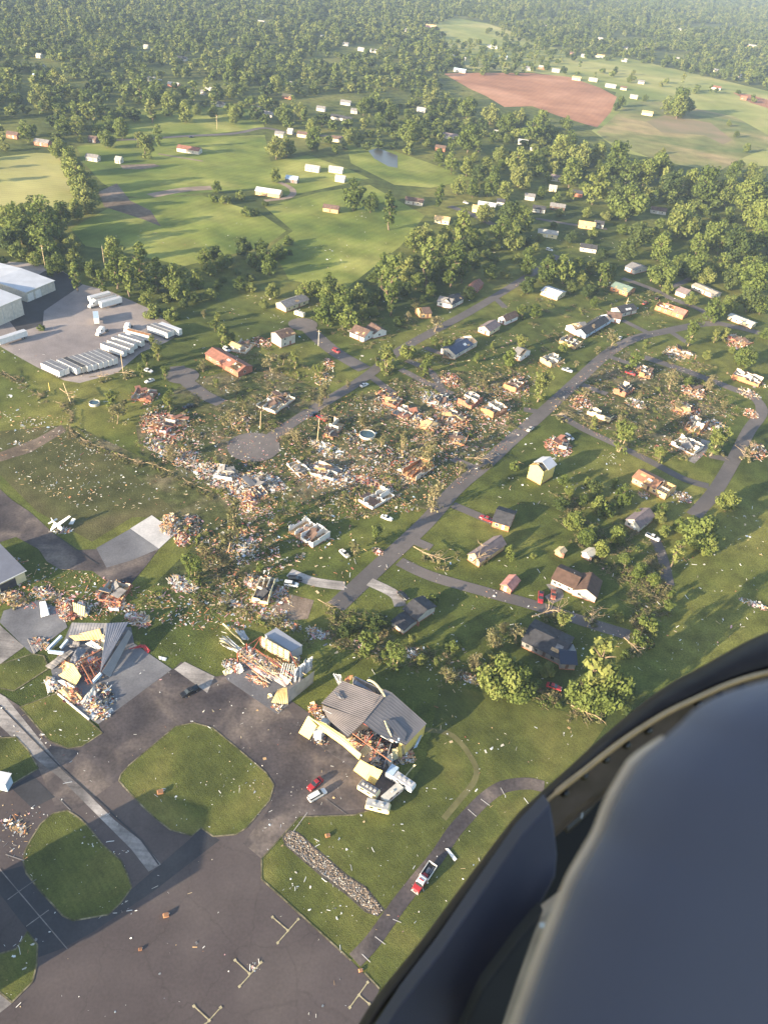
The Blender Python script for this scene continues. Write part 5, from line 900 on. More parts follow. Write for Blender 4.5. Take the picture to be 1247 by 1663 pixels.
loose('metal_sheet', KH, ((900, 415, .9), (940, 415, .9), (985, 465, .3), (960, 485, .2)), REDP, 'red metal strip bent down at the slab edge', ribs=3, crumple=.2)
loose('panel', KH, ((118, 85, .3), (165, 75, .9), (198, 185, .6), (130, 205, .2)), mat('pale_blue_white', (.62, .66, .70)), 'pale blue white panel lying on the slab behind the collapsed hangar', ribs=3, cat='panel')
loose('panel', KH, ((20, 370, .2), (100, 400, .3), (140, 440, .3), (75, 490, .2)), GREY, 'grey deck panel lying on the slab corner', ribs=3, cat='panel')
loose('panel', KH, ((375, 85, 1.2), (475, 120, 1.6), (470, 200, 1.2), (385, 160, .8)), CREAM, 'stacked cream panels tilted behind the collapsed hangar', ribs=6, amp=.15, cat='panel')
loose('panel', KH, ((655, 130, .2), (740, 125, .5), (735, 155, .4), (665, 155, .2)), WHITE, 'white panel beside the taxiway end heap', ribs=2, crumple=.3, cat='panel')
loose('panel', KH, ((1045, 505, .2), (1110, 520, .2), (1100, 545, .2), (1050, 530, .2)), WHITE, 'white panel lying at the slab edge by the lawn', ribs=2, cat='panel')
loose('panel', KB, ((1140 - 220, 390, .3), (935, 388, .3), (978, 440, .3), (965, 452, .2)), WHITE, 'long white panel lying beside the paved path', ribs=2, cat='panel')
# building at the frame edge with yellow wall
a, L, rz = frame(K6(-60, 425), K6(132, 330)); root = tag(empty('low_building', a, rz), 'low building with slate roof and pale yellow wall beside the taxiway', 'building')
b = MB([CREAM, METAL]); b.bx(0, L, 0, 20, -.2, 4.4, 0)
for x in np.arange(1, L, 2.0): b.bx(x - .03, x + .03, -.03, 0, 0, 4.4, 0)
b.build('wall', root); b = MB([mat('slate_roof', (.15, .155, .19), .6, .08, .3), OFFW]); b.slabquad([(-.4, -.6, 4.45), (L + .5, -.6, 4.45), (L + .5, 20, 5.6), (-.4, 20, 5.6)], .16, 0, 1); b.build('roof', root); b = MB(WHITE); b.bx(-.4, L + .5, -.78, -.6, 4.2, 4.45); b.build('gutter', root)
b = MB(DARK); b.bx(L * .35, L * .75, -.08, 0, 0, 3.2); b.build('door', root)
# corner of a white building at the far left edge
a, L, rz = frame(KA(-90, 88), KA(40, 114)); root = tag(empty('hangar_corner', a, rz), 'pale blue white metal building corner beside the ramp', 'building')
b = MB([LBLUE, WHITE]); b.bx(0, L, 0, 2.6, 0, 3.6, 0)
for x in np.arange(.4, L, .9): b.bx(x - .05, x + .05, -.05, 0, 0, 3.6, 1)
b.build('wall', root); b = MB(LMETAL); b.slabquad([(-.3, -.3, 3.62), (L + .3, -.3, 3.62), (L + .3, 2.9, 3.9), (-.3, 2.9, 3.9)], .1); b.build('roof', root)

# ------------------------------------------------------------------ hangar B: stripped frame
a, L, rz = frame(KF(95, 690), KF(775, 1050)); e_ = P(*KF(1085, 800)) - P(*KF(790, 1055)); D = e_.length
root = tag(empty('stripped_hangar', a, rz), 'hangar stripped to red frames with shredded white siding and an annex', 'hangar'); OFFS = a; RM = Matrix.Rotation(-rz, 3, 'Z')
def QF(x, y, z): return RM @ (P(*KF(x, y), z) - a)
def FS(name, pts, m, **k): return csheet(name, [QF(*p) for p in pts], root, m, **k)
x1 = L; h = 4.6
b = MB(GREYC); b.bx(0, L, 0, D, .02, .08); b.build('floor', root)
FS('wall', ((782, 1052, 0), (1086, 798, 0), (1105, 655, 5.0), (795, 885, 5.0)), METAL, ribs=26, amp=.06, seed=1)
FS('siding_sheet', ((585, 1030, .1), (790, 1055, .1), (780, 850, 5.0), (665, 880, 4.6)), mat('tan_siding', (.62, .50, .28), .7, .08, .5), ribs=9, amp=.25, crumple=.25, seed=2)
FS('siding_sheet', ((545, 990, .1), (610, 960, .6), (590, 925, 1.4), (550, 930, .8)), CREAM, ribs=3, crumple=.5, seed=3)
# rear wall seen from inside with its insulation, purlins in front
b1 = QF(470, 240, 5.2); b2 = QF(810, 430, 5.2)
rb = [Vector((b1.x, b1.y, .1)), Vector((b2.x, b2.y, .1)), b2, b1]
csheet('wall', rb, root, mat('cream_insulation', (.76, .66, .44), .85, .08, .5), ribs=10, amp=.08, crumple=.08, seed=4)
dirn = (b2 - b1).normalized(); nr = Vector((dirn.y, -dirn.x, 0))
for z in (.9, 1.8, 2.7, 3.6, 4.5, 5.15):
    q = MB(PALEW if z < 3 else MATS['rust_steel']); q.bar(Vector((b1.x, b1.y, z)) + nr * .25, Vector((b2.x, b2.y, z)) + nr * .25, .08, .1); q.build('purlin', root)
for k in range(6):
    p = b1.lerp(b2, k / 5) + nr * .35; q = MB(MATS['rust_steel']); q.bar((p.x, p.y, 0), (p.x, p.y, 5.3), .13, .13); q.build('column', root)
for p in ((190, 440, 4.6), (160, 590, 3.4), (300, 330, 4.6)):
    t = QF(*p); q = MB(REDM); q.bar((t.x, t.y, 0), t, .24, .24); q.build('column', root)
for p, q_ in (((190, 440, 4.8), (470, 245, 5.2)), ((190, 440, 4.8), (560, 700, 3.0)), ((470, 245, 5.2), (330, 480, 3.2)), ((250, 450, 4.4), (720, 760, 2.4)), ((400, 390, 4.4), (860, 730, 3.0)), ((240, 520, 2.2), (540, 790, .8)), ((300, 690, .6), (540, 820, .5)), ((380, 600, 2.4), (640, 720, 1.8)), ((810, 430, 5.2), (900, 610, 4.4)), ((760, 560, 4), (1000, 700, 3))):
    q = MB(R.choice([REDM, MATS['rust_steel'], PALEW])); q.bar(QF(*p), QF(*q_), .14, .18); q.build('beam', root)
for i in range(40):
    x, y = R.uniform(300, 830), R.uniform(470, 740); q = MB(R.choice([OFFW, PALEW, TAN, MATS['rust_steel'], CREAM])); l = R.uniform(60, 170); an = R.gauss(.55, .35); z = R.uniform(.8, 3.4); q.bar(QF(x, y, z), QF(x + l * math.cos(an), y + l * math.sin(an), max(.3, z + R.gauss(0, .8))), .11, .15); q.build('purlin', root)
for i in range(9):
    x, y = 740 + i * 26, 560 + i * 6; q = MB(WHITE); q.bar(QF(x, y, 4.4 - i * .1), QF(x - 40 + R.uniform(-20, 20), y + 190, 2.2), .16, .22); q.build('purlin', root)
for i in range(8):
    x = 850 + i * 28; y = 700 - i * 22
    FS('siding_sheet', ((x, y + 110, 1.2), (x + 40, y + 80, 2.0), (x + 50 + R.uniform(-10, 30), y - 90 + R.uniform(-30, 20), 5.0 + R.uniform(-.5, .6)), (x + 15, y - 60, 4.6)), R.choice([WHITE, LBLUE, WHITE, METAL]), ribs=3, amp=.12, crumple=.6, seed=40 + i)
FS('floor_sheet', ((300, 590, .3), (420, 520, .5), (560, 690, .5), (520, 740, .3)), mat('mauve_sheet', (.50, .42, .47), .8, .12, .6), ribs=8, crumple=.12, seed=8)
FS('floor_sheet', ((540, 720, .3), (640, 640, .5), (830, 770, .6), (760, 850, .3)), mat('pale_mauve_sheet', (.60, .50, .48), .8, .12, .6), ribs=8, crumple=.2, seed=9)
FS('siding_sheet', ((160, 600, .4), (215, 560, 1.6), (280, 660, 1.0), (180, 690, .3)), OFFW, ribs=3, crumple=.5, seed=10); FS('siding_sheet', ((10, 660, .2), (100, 610, .8), (150, 660, .6), (45, 720, .1)), CREAM, ribs=3, crumple=.4, seed=11)
for i in range(10):                              # streamers of siding blown past the rear corner
    y0 = R.uniform(-40, 50); q = csheet('siding_strip', [QF(190 + R.uniform(-20, 60), 410 + y0 * .5, 2.6), QF(200 + R.uniform(-20, 60), 425 + y0 * .5, 2.2), QF(-10 + R.uniform(-30, 110), 300 + y0 * 1.6, .3), QF(-20 + R.uniform(-20, 100), 285 + y0 * 1.6, .6)], root, R.choice([WHITE, OFFW, CREAM]), ribs=1, nu=4, nv=8, crumple=.35, seed=60 + i)
FS('siding_strip', ((270, 350, 2.0), (285, 345, 2.0), (20, 95, .4), (5, 100, .3)), CREAM, ribs=1, nu=3, crumple=.4, seed=72)
for i in range(4): FS('siding_strip', ((250 + i * 18, 290, 1.0), (275 + i * 18, 285, 1.0), (180 + i * 28, 170, .4), (160 + i * 28, 178, .3)), METAL, ribs=1, nu=3, crumple=.25, seed=80 + i)
# annex
an = [QF(960, 352, 4.0), QF(655, 148, 4.0), QF(520, 228, 4.0), QF(830, 425, 4.0)]
b = MB([mat('annex_roof', (.27, .28, .32), .55, .06, .25), LMETAL]); b.prism([(p.x, p.y) for p in an], 0, 3.95, 1); b.build('annex_wall', root); b = MB(MATS['annex_roof']); c = sum(an, Vector()) / 4; b.prism([tuple((c + (p - c) * 1.03)[:2]) for p in an], 3.95, 4.12); b.build('annex_roof', root)
mb = MB(RUB)
def hpf(x, y, rx, ry, n, pal, h, z=.1):
    c = QF(x, y, 0); ax = QF(x + rx, y + rx * .55, 0) - c; ay = QF(x + ry * .6, y - ry * .6, 0) - c; heapmesh(mb, c + Vector((0, 0, z)), ax, ay, n, pal, h)
hpf(440, 560, 220, 140, 330, 'cream', 1.8); hpf(620, 620, 160, 120, 260, 'cream', 1.4); hpf(140, 600, 110, 90, 110, 'cream', .9); hpf(430, 780, 130, 40, 90, 'mix', .6); hpf(650, 1100, 70, 30, 25, 'mix', .3); hpf(340, 440, 90, 60, 130, 'dark', 2.2); hpf(850, 520, 70, 50, 90, 'wood', 1.4)
o = mb.build('rubble', root); o['kind'] = 'stuff'

# ------------------------------------------------------------------ hangar C: yellow front, broken ribbed roof
a = P(*KY(120, 577)); root = tag(empty('yellow_hangar', a), 'yellow fronted hangar with a torn ribbed grey roof', 'hangar')
def QY(x, y, z): return P(*KY(x, y), z) - a
def YS(name, pts, m, **k): return csheet(name, [QY(*p) for p in pts], root, m, **k)
ROOFL = mat('weathered_ribbed_roof', (.205, .175, .165), .55, .12, .25); ROOFR = mat('slate_ribbed_roof', (.155, .145, .15), .55, .10, .25); YIN = mat('yellow_front_siding', (.75, .57, .20), .6, .04, .4)
YS('roof', ((292, 345, 5.6), (300, 385, 5.4), (640, 475, 7.6), (778, 290, 7.6)), ROOFL, ribs=2) if False else None
YS('roof', ((462, 172, 5.6), (292, 348, 5.6), (635, 478, 7.6), (784, 296, 7.6)), ROOFL, ribs=15, amp=.06, nv=6, seed=1, along=1, crumple=.03)
YS('roof', ((302, 362, 5.55), (345, 470, 5.5), (500, 608, 7.5), (640, 476, 7.62)), ROOFL, ribs=11, amp=.06, nv=6, seed=2, crumple=.05)
YS('roof', ((788, 236, 7.5), (612, 488, 7.5), (735, 588, 6.9), (850, 266, 7.2)), ROOFR, ribs=12, amp=.03, nv=4, seed=3)
YS('roof', ((850, 268, 7.2), (733, 586, 6.9), (955, 672, 5.5), (1116, 505, 5.5)), ROOFR, ribs=14, amp=.03, nv=6, seed=4)
YS('roof_patch', ((798, 480, 7.25), (872, 472, 7.0), (965, 575, 6.2), (935, 655, 5.85)), mat('dark_roof_patch', (.085, .09, .11), .6, .05, .3), ribs=3, amp=.02, seed=5)
for i in range(5): YS('roof_panel', ((300 + i * 16, 395 + i * 14, 5.3), (310 + i * 16, 388 + i * 14, 5.5), (405 + i * 6, 440 + i * 12, 6.2), (398 + i * 6, 452 + i * 12, 5.9)), R.choice([DMETAL, LMETAL, GREY]), ribs=2, crumple=.2, seed=20 + i)
for i in range(4): YS('roof_panel', ((395 + i * 12, 262 + i * 5, 6.3), (405 + i * 12, 258 + i * 5, 6.4), (450 + i * 8, 300 + i * 4, 6.6), (435 + i * 8, 305 + i * 4, 6.5)), DMETAL, ribs=2, crumple=.15, seed=30 + i)
# front wall leaning out; lintel, two piers
YS('wall', ((120, 577, 0), (202, 629, 0), (262, 522, 6.0), (192, 447, 6.2)), YIN, ribs=8, amp=.05, seed=6)
YS('wall', ((252, 535, 4.4), (345, 590, 4.2), (338, 508, 6.2), (245, 468, 6.2)), YIN, ribs=7, amp=.05, seed=7); YS('wall', ((345, 592, 4.2), (470, 680, 4.0), (480, 606, 6.2), (335, 512, 6.2)), YIN, ribs=10, amp=.05, seed=8); YS('wall', ((468, 680, 4.0), (588, 785, 3.8), (608, 745, 5.8), (478, 608, 6.2)), YIN, ribs=10, amp=.05, seed=9)
YS('wall', ((545, 868, 0), (640, 938, 0), (690, 835, 4.8), (600, 785, 5.2)), YIN, ribs=7, amp=.05, seed=10); YS('wall', ((640, 940, 0), (712, 982, .2), (772, 872, 4.4), (690, 832, 4.9)), YIN, ribs=6, amp=.08, crumple=.12, seed=11)
q = MB(CREAM); q.bar(QY(195, 446, 6.25), QY(605, 742, 5.95), .25, .25); q.build('fascia', root)
# other walls under the roof
def wallY(p, q_, h1, h2, m, nm='wall', rb=12):
    b_, c_ = QY(*p), QY(*q_); csheet(nm, [Vector((b_.x, b_.y, 0)), Vector((c_.x, c_.y, 0)), Vector((c_.x, c_.y, h2)), Vector((b_.x, b_.y, h1))], root, m, ribs=rb, amp=.05, seed=3)
wallY((300, 350, 5.5), (470, 170, 5.5), 5.4, 5.4, YELLOW); wallY((545, 125, 5.4), (790, 240, 7.2), 4.6, 7.0, GREY); wallY((1110, 505, 5.4), (955, 668, 5.4), 5.3, 5.3, YELLOW); wallY((800, 245, 7.2), (1105, 500, 5.4), 7.0, 5.3, GREY)
YS('wall', ((478, 168, 5.2), (512, 195, 5.2), (545, 130, 5.6), (500, 130, 5.8)), ORANGE, ribs=3, crumple=.3, seed=14); YS('ceiling_panel', ((540, 190, 3.5), (640, 235, 3.6), (690, 195, 4.0), (560, 135, 4.0)), mat('blue_grey_board', (.28, .30, .36)), ribs=5, crumple=.1, seed=15); YS('ceiling_panel', ((640, 235, 3.4), (745, 280, 3.4), (735, 235, 4.2), (690, 195, 4.2)), MATS['mauve_sheet'], ribs=5, crumple=.15, seed=16)
q = MB(CREAM); 
for i in range(8):
    t0, t1 = i / 8, (i + 1) / 8; f_ = lambda t: QY(655 + 135 * t, 165 + 130 * t * t, 6.2 + 1.3 * t); q.bar(f_(t0), f_(t1), .5, .35)
q.build('fascia', root)
for i in range(4): YS('siding_sheet', ((430 + i * 5, 200, 3.0), (450 + i * 4, 195, 3.4), (395 + i * 18, 110 + i * 4, 5.4), (385 + i * 12, 120, 5.0)), R.choice([LMETAL, CREAM, METAL]), ribs=2, crumple=.3, seed=90 + i)
b = MB(mat('stained_floor', (.12, .10, .095), .9, .3, .5)); b.slabquad([QY(140, 575, .1), QY(700, 965, .1), QY(1020, 690, .1), QY(470, 300, .1)], .05); b.build('floor', root)
for a_, b_ in (((620, 500, 7.3), (870, 640, 5.2)), ((540, 580, 6.6), (840, 800, 4.0)), ((700, 590, 6.4), (590, 720, 4.8)), ((760, 620, 5.8), (690, 780, 3.4)), ((840, 660, 5.2), (780, 850, 3.0)), ((560, 640, 3), (700, 720, 1)), ((720, 690, 2.4), (840, 720, 1.4))):
    q = MB(R.choice([REDM, MATS['rust_steel'], DMETAL])); q.bar(QY(*a_), QY(*b_), .2, .26); q.build('beam', root)
YS('wall', ((588, 705, 4.4), (650, 665, 4.6), (692, 715, 3.8), (625, 765, 3.2)), TAN, ribs=5, amp=.08, seed=17)
for i, (x, y, m_) in enumerate(((860, 790, CREAM), (890, 770, YELLOW), (915, 745, CREAM), (950, 720, OFFW), (975, 690, CREAM), (820, 840, OFFW))):
    YS('siding_sheet', ((x, y, .3), (x + 36, y - 6, .6), (x + 28, y - 105, 5.0), (x - 15, y - 80, 4.6)), m_, ribs=3, amp=.15, crumple=.35, seed=100 + i)
YS('roof_panel', ((755, 600, 6.0), (770, 592, 6.2), (862, 632, 5.6), (855, 655, 5.2)), WHITE, ribs=2, crumple=.3, seed=120); YS('roof_panel', ((868, 625, 5.9), (910, 612, 6.1), (915, 650, 5.6), (875, 655, 5.4)), LBLUE, ribs=2, crumple=.3, seed=121); YS('roof_panel', ((785, 482, 7.3), (800, 484, 7.35), (845, 608, 6.3), (832, 606, 6.3)), CREAM, ribs=1, nu=4, crumple=.15, seed=122)
YS('siding_sheet', ((1010, 700, .4), (1040, 690, .6), (1082, 590, 3.0), (1060, 600, 2.6)), LBLUE, ribs=2, crumple=.4, seed=123); YS('siding_sheet', ((945, 915, .3), (965, 900, .3), (1030, 825, 1.8), (1015, 822, 1.6)), CREAM, ribs=1, nu=4, crumple=.3, seed=124)
mb = MB(RUB)
def hpy(x, y, rx, ry, n, pal, h, z=.15):
    c = QY(x, y, 0); ax = QY(x + rx, y + rx * .6, 0) - c; ay = QY(x + ry * .6, y - ry * .7, 0) - c; heapmesh(mb, c + Vector((0, 0, z)), ax, ay, n, pal, h)
hpy(690, 660, 120, 90, 300, 'burnt', 2.4, 1.0); hpy(800, 740, 110, 90, 400, 'burnt', 2.6); hpy(700, 640, 90, 50, 50, 'hangar', 1.0, 3.5); hpy(310, 430, 90, 60, 130, 'mix', 1.0, 4.6); hpy(560, 650, 50, 40, 60, 'wood', 1.0, 3.8); hpy(720, 800, 40, 40, 60, 'white', 2.0); hpy(300, 640, 60, 40, 26, 'mix', .5); hpy(960, 760, 60, 60, 90, 'mix', .8); hpy(250, 400, 50, 40, 50, 'red', 1.0, 3)
o = mb.build('rubble', root); o['kind'] = 'stuff'
camper((KY(238, 622), KY(300, 590)), 3.4, 'white box van inside the yellow hangar doorway', WHITE, OFFW, 1, name='box_van', cat='van') if False else None
b = MB([WHITE, GLASS]); 
p0, p1 = P(*KY(262, 640)), P(*KY(300, 580)); dv = p1 - p0; rt = tag(empty('box_truck', (p0.x, p0.y, .12), math.atan2(dv.y, dv.x)), 'white box truck standing inside the yellow hangar doorway', 'truck')
b = MB(WHITE); b.bx(0, 5.5, -1.15, 1.15, .7, 3.4); b.build('box', rt); b = MB(OFFW); loft(b, [(5.6, 1.0, .6, 2.3, .9), (6.4, 1.0, .6, 2.2, .9), (7.4, .95, .6, 1.4, .8)]); b.build('cab', rt); d = MB(METAL); d.bx(-.05, 0, -1.0, 1.0, .8, 3.2); d.build('door', rt)
for x in (1.2, 6.4):
    for y in (-1, 1): w = MB(BLACK); w.tube((x, y * .85, .45), (x, y * 1.1, .45), .45, .45, 10); w.build('wheel', rt)
b = MB([WOOD])
camper((KY(590, 1000), KY(735, 1088)), 2.8, 'camper trailer with dark grey roof against the fallen yellow siding', CREAM, DMETAL, 4)
camper((KY(778, 1125), KY(912, 1010)), 2.4, 'white camper with a red stripe wedged between the others', WHITE, OFFW, 1, REDP)
camper((KY(865, 935), KY(1010, 1035)), 2.8, 'long white camper with pale grey roof on the grass side', WHITE, mat('pale_grey_roof', (.42, .42, .44)), 3)
camper((KY(642, 1148), KY(825, 1195)), 2.7, 'cream sided camper at the tip of the camper cluster', CREAM, mat('mid_grey_roof', (.38, .38, .38)), 2)
camper((KY(815, 945), KY(870, 865)), 2.8, 'short pale blue camper against the torn hangar wall', WHITE, LBLUE, 0)
b = MB(BLACK); c = P(*KY(800, 985)); b.prism([(c.x - 4, c.y - 3), (c.x + 4, c.y - 3), (c.x + 4, c.y + 3), (c.x - 4, c.y + 3)], .03, .06); o = b.build('black_mat'); tag(o, 'black tarpaulin spread between the campers', 'tarpaulin')

# a tall hangar just outside the frame, whose shadow lies across the grass islands
ud = Vector((math.cos(SUN_AZ), math.sin(SUN_AZ), 0)); nd = Vector((ud.y, -ud.x, 0)); c0 = P(40, 1396) - ud * 24; rt = tag(empty('tall_hangar', c0, SUN_AZ), 'tall plain metal hangar standing beside the ramp by the grass islands', 'hangar')
b = MB([LMETAL, METAL]); b.bx(-26, 0, -25, 0, 0, 13.0, 0)
for x in np.arange(-26, .1, 2): b.bx(x - .06, x + .06, -25.08, .08, 0, 13.0, 1)
b.build('wall', rt); b = MB(LMETAL); b.slabquad([(-26.5, -25.5, 13.0), (.5, -25.5, 13.0), (.5, -12.5, 15.2), (-26.5, -12.5, 15.2)], .2); b.slabquad([(-26.5, -12.5, 15.2), (.5, -12.5, 15.2), (.5, .5, 13.0), (-26.5, .5, 13.0)], .2); b.build('roof', rt)
b = MB(WHITE); b.bx(0, .1, -20, -5, 0, 8); b.build('door', rt)
print('TALL', [tuple(round(v) for v in proj(rt.matrix_basis @ Vector(q))) for q in ((0, 0, 0), (0, 0, 13), (0, -25, 0), (0, -25, 13))])
# ------------------------------------------------------------------ far houses
FARH = [ # crop, x, y, length px (crop), wall, roof
 (K1, 610, 494, 90, WHITE, REDROOF, 'long white and red barn in the pasture'), (K1, 298, 522, 48, WHITE, GREY, 'small white shed at the pasture edge'), (K1, 383, 530, 22, WHITE, WHITE, 'tiny white shed alone in the pasture'), (K1, 135, 472, 58, BRICK, GREY, 'brick house at the pasture corner'), (K1, 40, 448, 44, BRICK, BROWN, 'brick house near the wood edge'),
 (K1, 1012, 556, 56, WHITE, WHITE, 'white house beside the far pond drive'), (K1, 1088, 560, 56, CREAM, OFFW, 'tan house with pale roof by the far pond drive'), (K1, 1102, 590, 38, WHITE, OFFW, 'white shed below the far drive'), (K1, 868, 634, 100, TAN, LMETAL, 'wide open barn with shiny grey roof'), (K1, 945, 592, 48, GREY, LBLUE, 'barn with pale blue roof behind the open barn'), (K1, 1072, 688, 62, WOOD, BROWN, 'long low brown shed on the green pasture'),
 (K1, 710, 345, 44, WHITE, DARK, 'white house with charcoal roof under suburban trees'), (K1, 562, 282, 44, BRICK, OFFW, 'pink brick house in the suburb clearing'), (K1, 590, 196, 36, WHITE, DARK, None), (K1, 840, 75, 40, WHITE, WHITE, 'white building near the top of the wood'), (K1, 868, 378, 36, WHITE, GREY, None), (K1, 1092, 388, 50, WHITE, DARK, 'dark roofed row house past the bend'), (K1, 1148, 368, 26, WHITE, GREY, None), (K1, 1125, 395, 34, OFFW, DARK, None), (K1, 1040, 360, 34, OFFW, GREY, None), (K1, 980, 445, 40, CREAM, BROWN, None), (K1, 1090, 460, 36, CREAM, BROWN, None), (K1, 905, 445, 34, CREAM, GREY, None), (K1, 490, 264, 24, WHITE, GREY, None), (K1, 473, 158, 16, CREAM, OFFW, None), (K1, 372, 150, 28, CREAM, OFFW, None), (K1, 125, 188, 18, WHITE, WHITE, None), (K1, 118, 252, 24, WHITE, LBLUE, None), (K1, 130, 222, 26, OFFW, GREY, None), (K1, 948, 280, 22, WHITE, GREY, None), (K1, 675, 298, 22, WHITE, WHITE, None), (K1, 658, 308, 16, WHITE, GREY, None), (K1, 622, 312, 16, WHITE, WHITE, None), (K1, 930, 320, 36, BRICK, TAN, None), (K1, 1120, 340, 40, OFFW, GREY, None), (K1, 1048, 125, 20, WHITE, WHITE, None), (K1, 1170, 165, 24, WHITE, OFFW, None), (K1, 1120, 148, 22, WHITE, GREY, None), (K1, 1210, 170, 24, WHITE, GREY, None), (K1, 300, 462, 30, BROWN, BROWN, None), (K1, 830, 360, 30, WHITE, DARK, None), (K1, 940, 435, 20, WHITE, WHITE, None),
 (K2, 150, 88, 44, PINK, TAN, 'large pink building at the far hilltop'), (K2, 250, 196, 34, WHITE, OFFW, None), (K2, 350, 156, 46, WHITE, WHITE, 'white house on the far pasture'), (K2, 385, 190, 34, WHITE, LBLUE, None), (K2, 470, 228, 36, WHITE, GREY, None), (K2, 512, 224, 34, BRICK, WHITE, 'red and white house at the clay field top'), (K2, 555, 234, 34, WHITE, OFFW, None), (K2, 605, 178, 24, BRICK, BROWN, None), (K2, 648, 186, 28, WHITE, OFFW, None), (K2, 697, 186, 44, WHITE, TAN, 'long pale house in the hay field'), (K2, 778, 200, 24, WHITE, OFFW, None), (K2, 622, 260, 38, CREAM, TAN, None), (K2, 676, 264, 38, CREAM, OFFW, None), (K2, 733, 284, 48, WHITE, OFFW, 'white house at the clay field corner'), (K2, 775, 292, 28, CREAM, BROWN, None), (K2, 808, 320, 30, CREAM, OFFW, None), (K2, 832, 272, 28, WHITE, GREY, None), (K2, 852, 374, 44, CREAM, TAN, 'cream farm shed in the green field'), (K2, 1075, 290, 44, WHITE, REDROOF, 'white house with red roof far in the hay field'), (K2, 1082, 234, 44, CREAM, OFFW, 'pale farmhouse below the far wood'), (K2, 1165, 324, 24, BRICK, BRICK, None), (K2, 1198, 156, 60, TAN, OFFW, 'long tan building far away in haze'), (K2, 950, 196, 18, WHITE, WHITE, None), (K2, 243, 234, 54, OFFW, LBLUE, 'grey blue roofed buildings above the clay field'), (K2, 215, 188, 30, OFFW, OFFW, None), (K2, 118, 364, 34, WHITE, WHITE, 'white gabled house in the belt wood'),
 (K2, 95, 664, 72, OFFW, BROWN, 'dark brown roofed house beside the pasture drive'), (K2, 330, 678, 70, OFFW, LMETAL, 'wide pale roofed house at the end of a grey drive'), (K2, 375, 668, 30, OFFW, DARK, 'dark roofed garage beside the pale roofed house'), (K2, 212, 450, 62, OFFW, PURPLE, 'long grey house in the belt clearing'), (K2, 448, 470, 38, WHITE, LMETAL, 'white metal shed in the belt'), (K2, 486, 492, 34, WHITE, LMETAL, 'second white metal shed in the belt'), (K2, 558, 588, 50, OFFW, PURPLE, 'mauve roofed house under the belt trees'), (K2, 622, 638, 50, BRICK, DARK, 'brick house with dark roof under the belt'), (K2, 545, 622, 30, CREAM, OFFW, 'small cream house under the belt'), (K2, 655, 742, 66, TAN, TAN, 'tan roofed house beside a white side shed'), (K2, 695, 740, 36, WHITE, DARK, 'dark roofed garage beside the tan roofed house'), (K2, 528, 770, 80, CREAM, OFFW, 'long house with bright pale roof in the grove'), (K2, 660, 818, 66, WHITE, DARK, 'white trimmed house with black roof in the grove'), (K2, 888, 694, 62, OFFW, BROWN, 'brown roofed house under the tall belt'), (K2, 560, 682, 60, BROWN, GREY, 'torn grey house below the belt'), (K2, 470, 650, 40, OFFW, GREY, None), (K2, 790, 600, 24, WHITE, LMETAL, 'white silo shed below the belt'), (K2, 185, 726, 60, CREAM, TAN, 'tan roof hidden among grove trees'), (K2, 300, 690, 40, CREAM, TAN, None), (K2, 365, 440, 26, WHITE, WHITE, None), (K2, 500, 690, 50, OFFW, DARK, None), (K2, 960, 620, 30, OFFW, GREY, None), (K2, 180, 490, 40, BRICK, BROWN, None),
 (K1, 610, 60, 18, WHITE, GREY, None), (K2, 60, 100, 30, OFFW, GREY, None), (K2, 530, 90, 24, WHITE, GREY, None), (K2, 700, 130, 20, WHITE, OFFW, None), (K2, 880, 150, 24, WHITE, GREY, None), (K2, 1000, 170, 24, WHITE, OFFW, None), (K2, 840, 160, 20, CREAM, GREY, None), (K2, 1100, 60, 24, WHITE, GREY, None), (K2, 1020, 40, 24, WHITE, OFFW, None), (K2, 960, 100, 20, CREAM, OFFW, None), (K2, 620, 50, 20, WHITE, OFFW, None), (K2, 780, 160, 22, WHITE, GREY, None), (K2, 1150, 250, 22, WHITE, GREY, None)]
for (k_, x, y, l, wm, rm, lab) in FARH:
    rm = mat('pale_weathered_roof', (.36, .345, .32)) if rm in (WHITE, OFFW) else rm; wm = OFFW if wm is WHITE else wm
    l *= .7 if (k_ is K2 and y < 300) else .78; p1 = k_(x - l / 2, y - l * .03); p2 = k_(x + l / 2, y + l * .12)
    s_ = ppm(*k_(x, y)); Lm = l * .5 / s_; D = min(12, max(6, Lm * .45))
    auto = lab is None
    if auto: lab = f"small house with {({WHITE.name: 'white', OFFW.name: 'off-white', CREAM.name: 'cream', BRICK.name: 'brick', TAN.name: 'tan', BROWN.name: 'brown'}).get(wm.name, 'pale')} walls and {({WHITE.name: 'white', OFFW.name: 'pale', GREY.name: 'grey', DARK.name: 'charcoal', BROWN.name: 'brown', LBLUE.name: 'pale blue', LMETAL.name: 'shiny', TAN.name: 'tan', BRICK.name: 'red', REDROOF.name: 'rust red'}).get(rm.name, 'dull')} roof"
    r_, L_, z_ = house(p1, p2, D, wm, rm, lab, wins=3 if l > 40 else 2, h=3.0 if Lm < 25 else 4.2, rh=1.8 if Lm < 25 else 2.6, base=False, name='barn' if 'barn' in lab else ('shed' if 'shed' in lab else 'house'), cat='barn' if 'barn' in lab else ('shed' if 'shed' in lab else 'house'))
    if auto: r_['auto'] = 1
# pond by the far drive
o = sheet('pond', [K1(*p) for p in ((1195, 490), (1225, 480), (1290, 505), (1290, 545), (1260, 540), (1215, 515))], mat('pond_water', (.07, .065, .055), .3, .1, .1, spec=.3), .05)
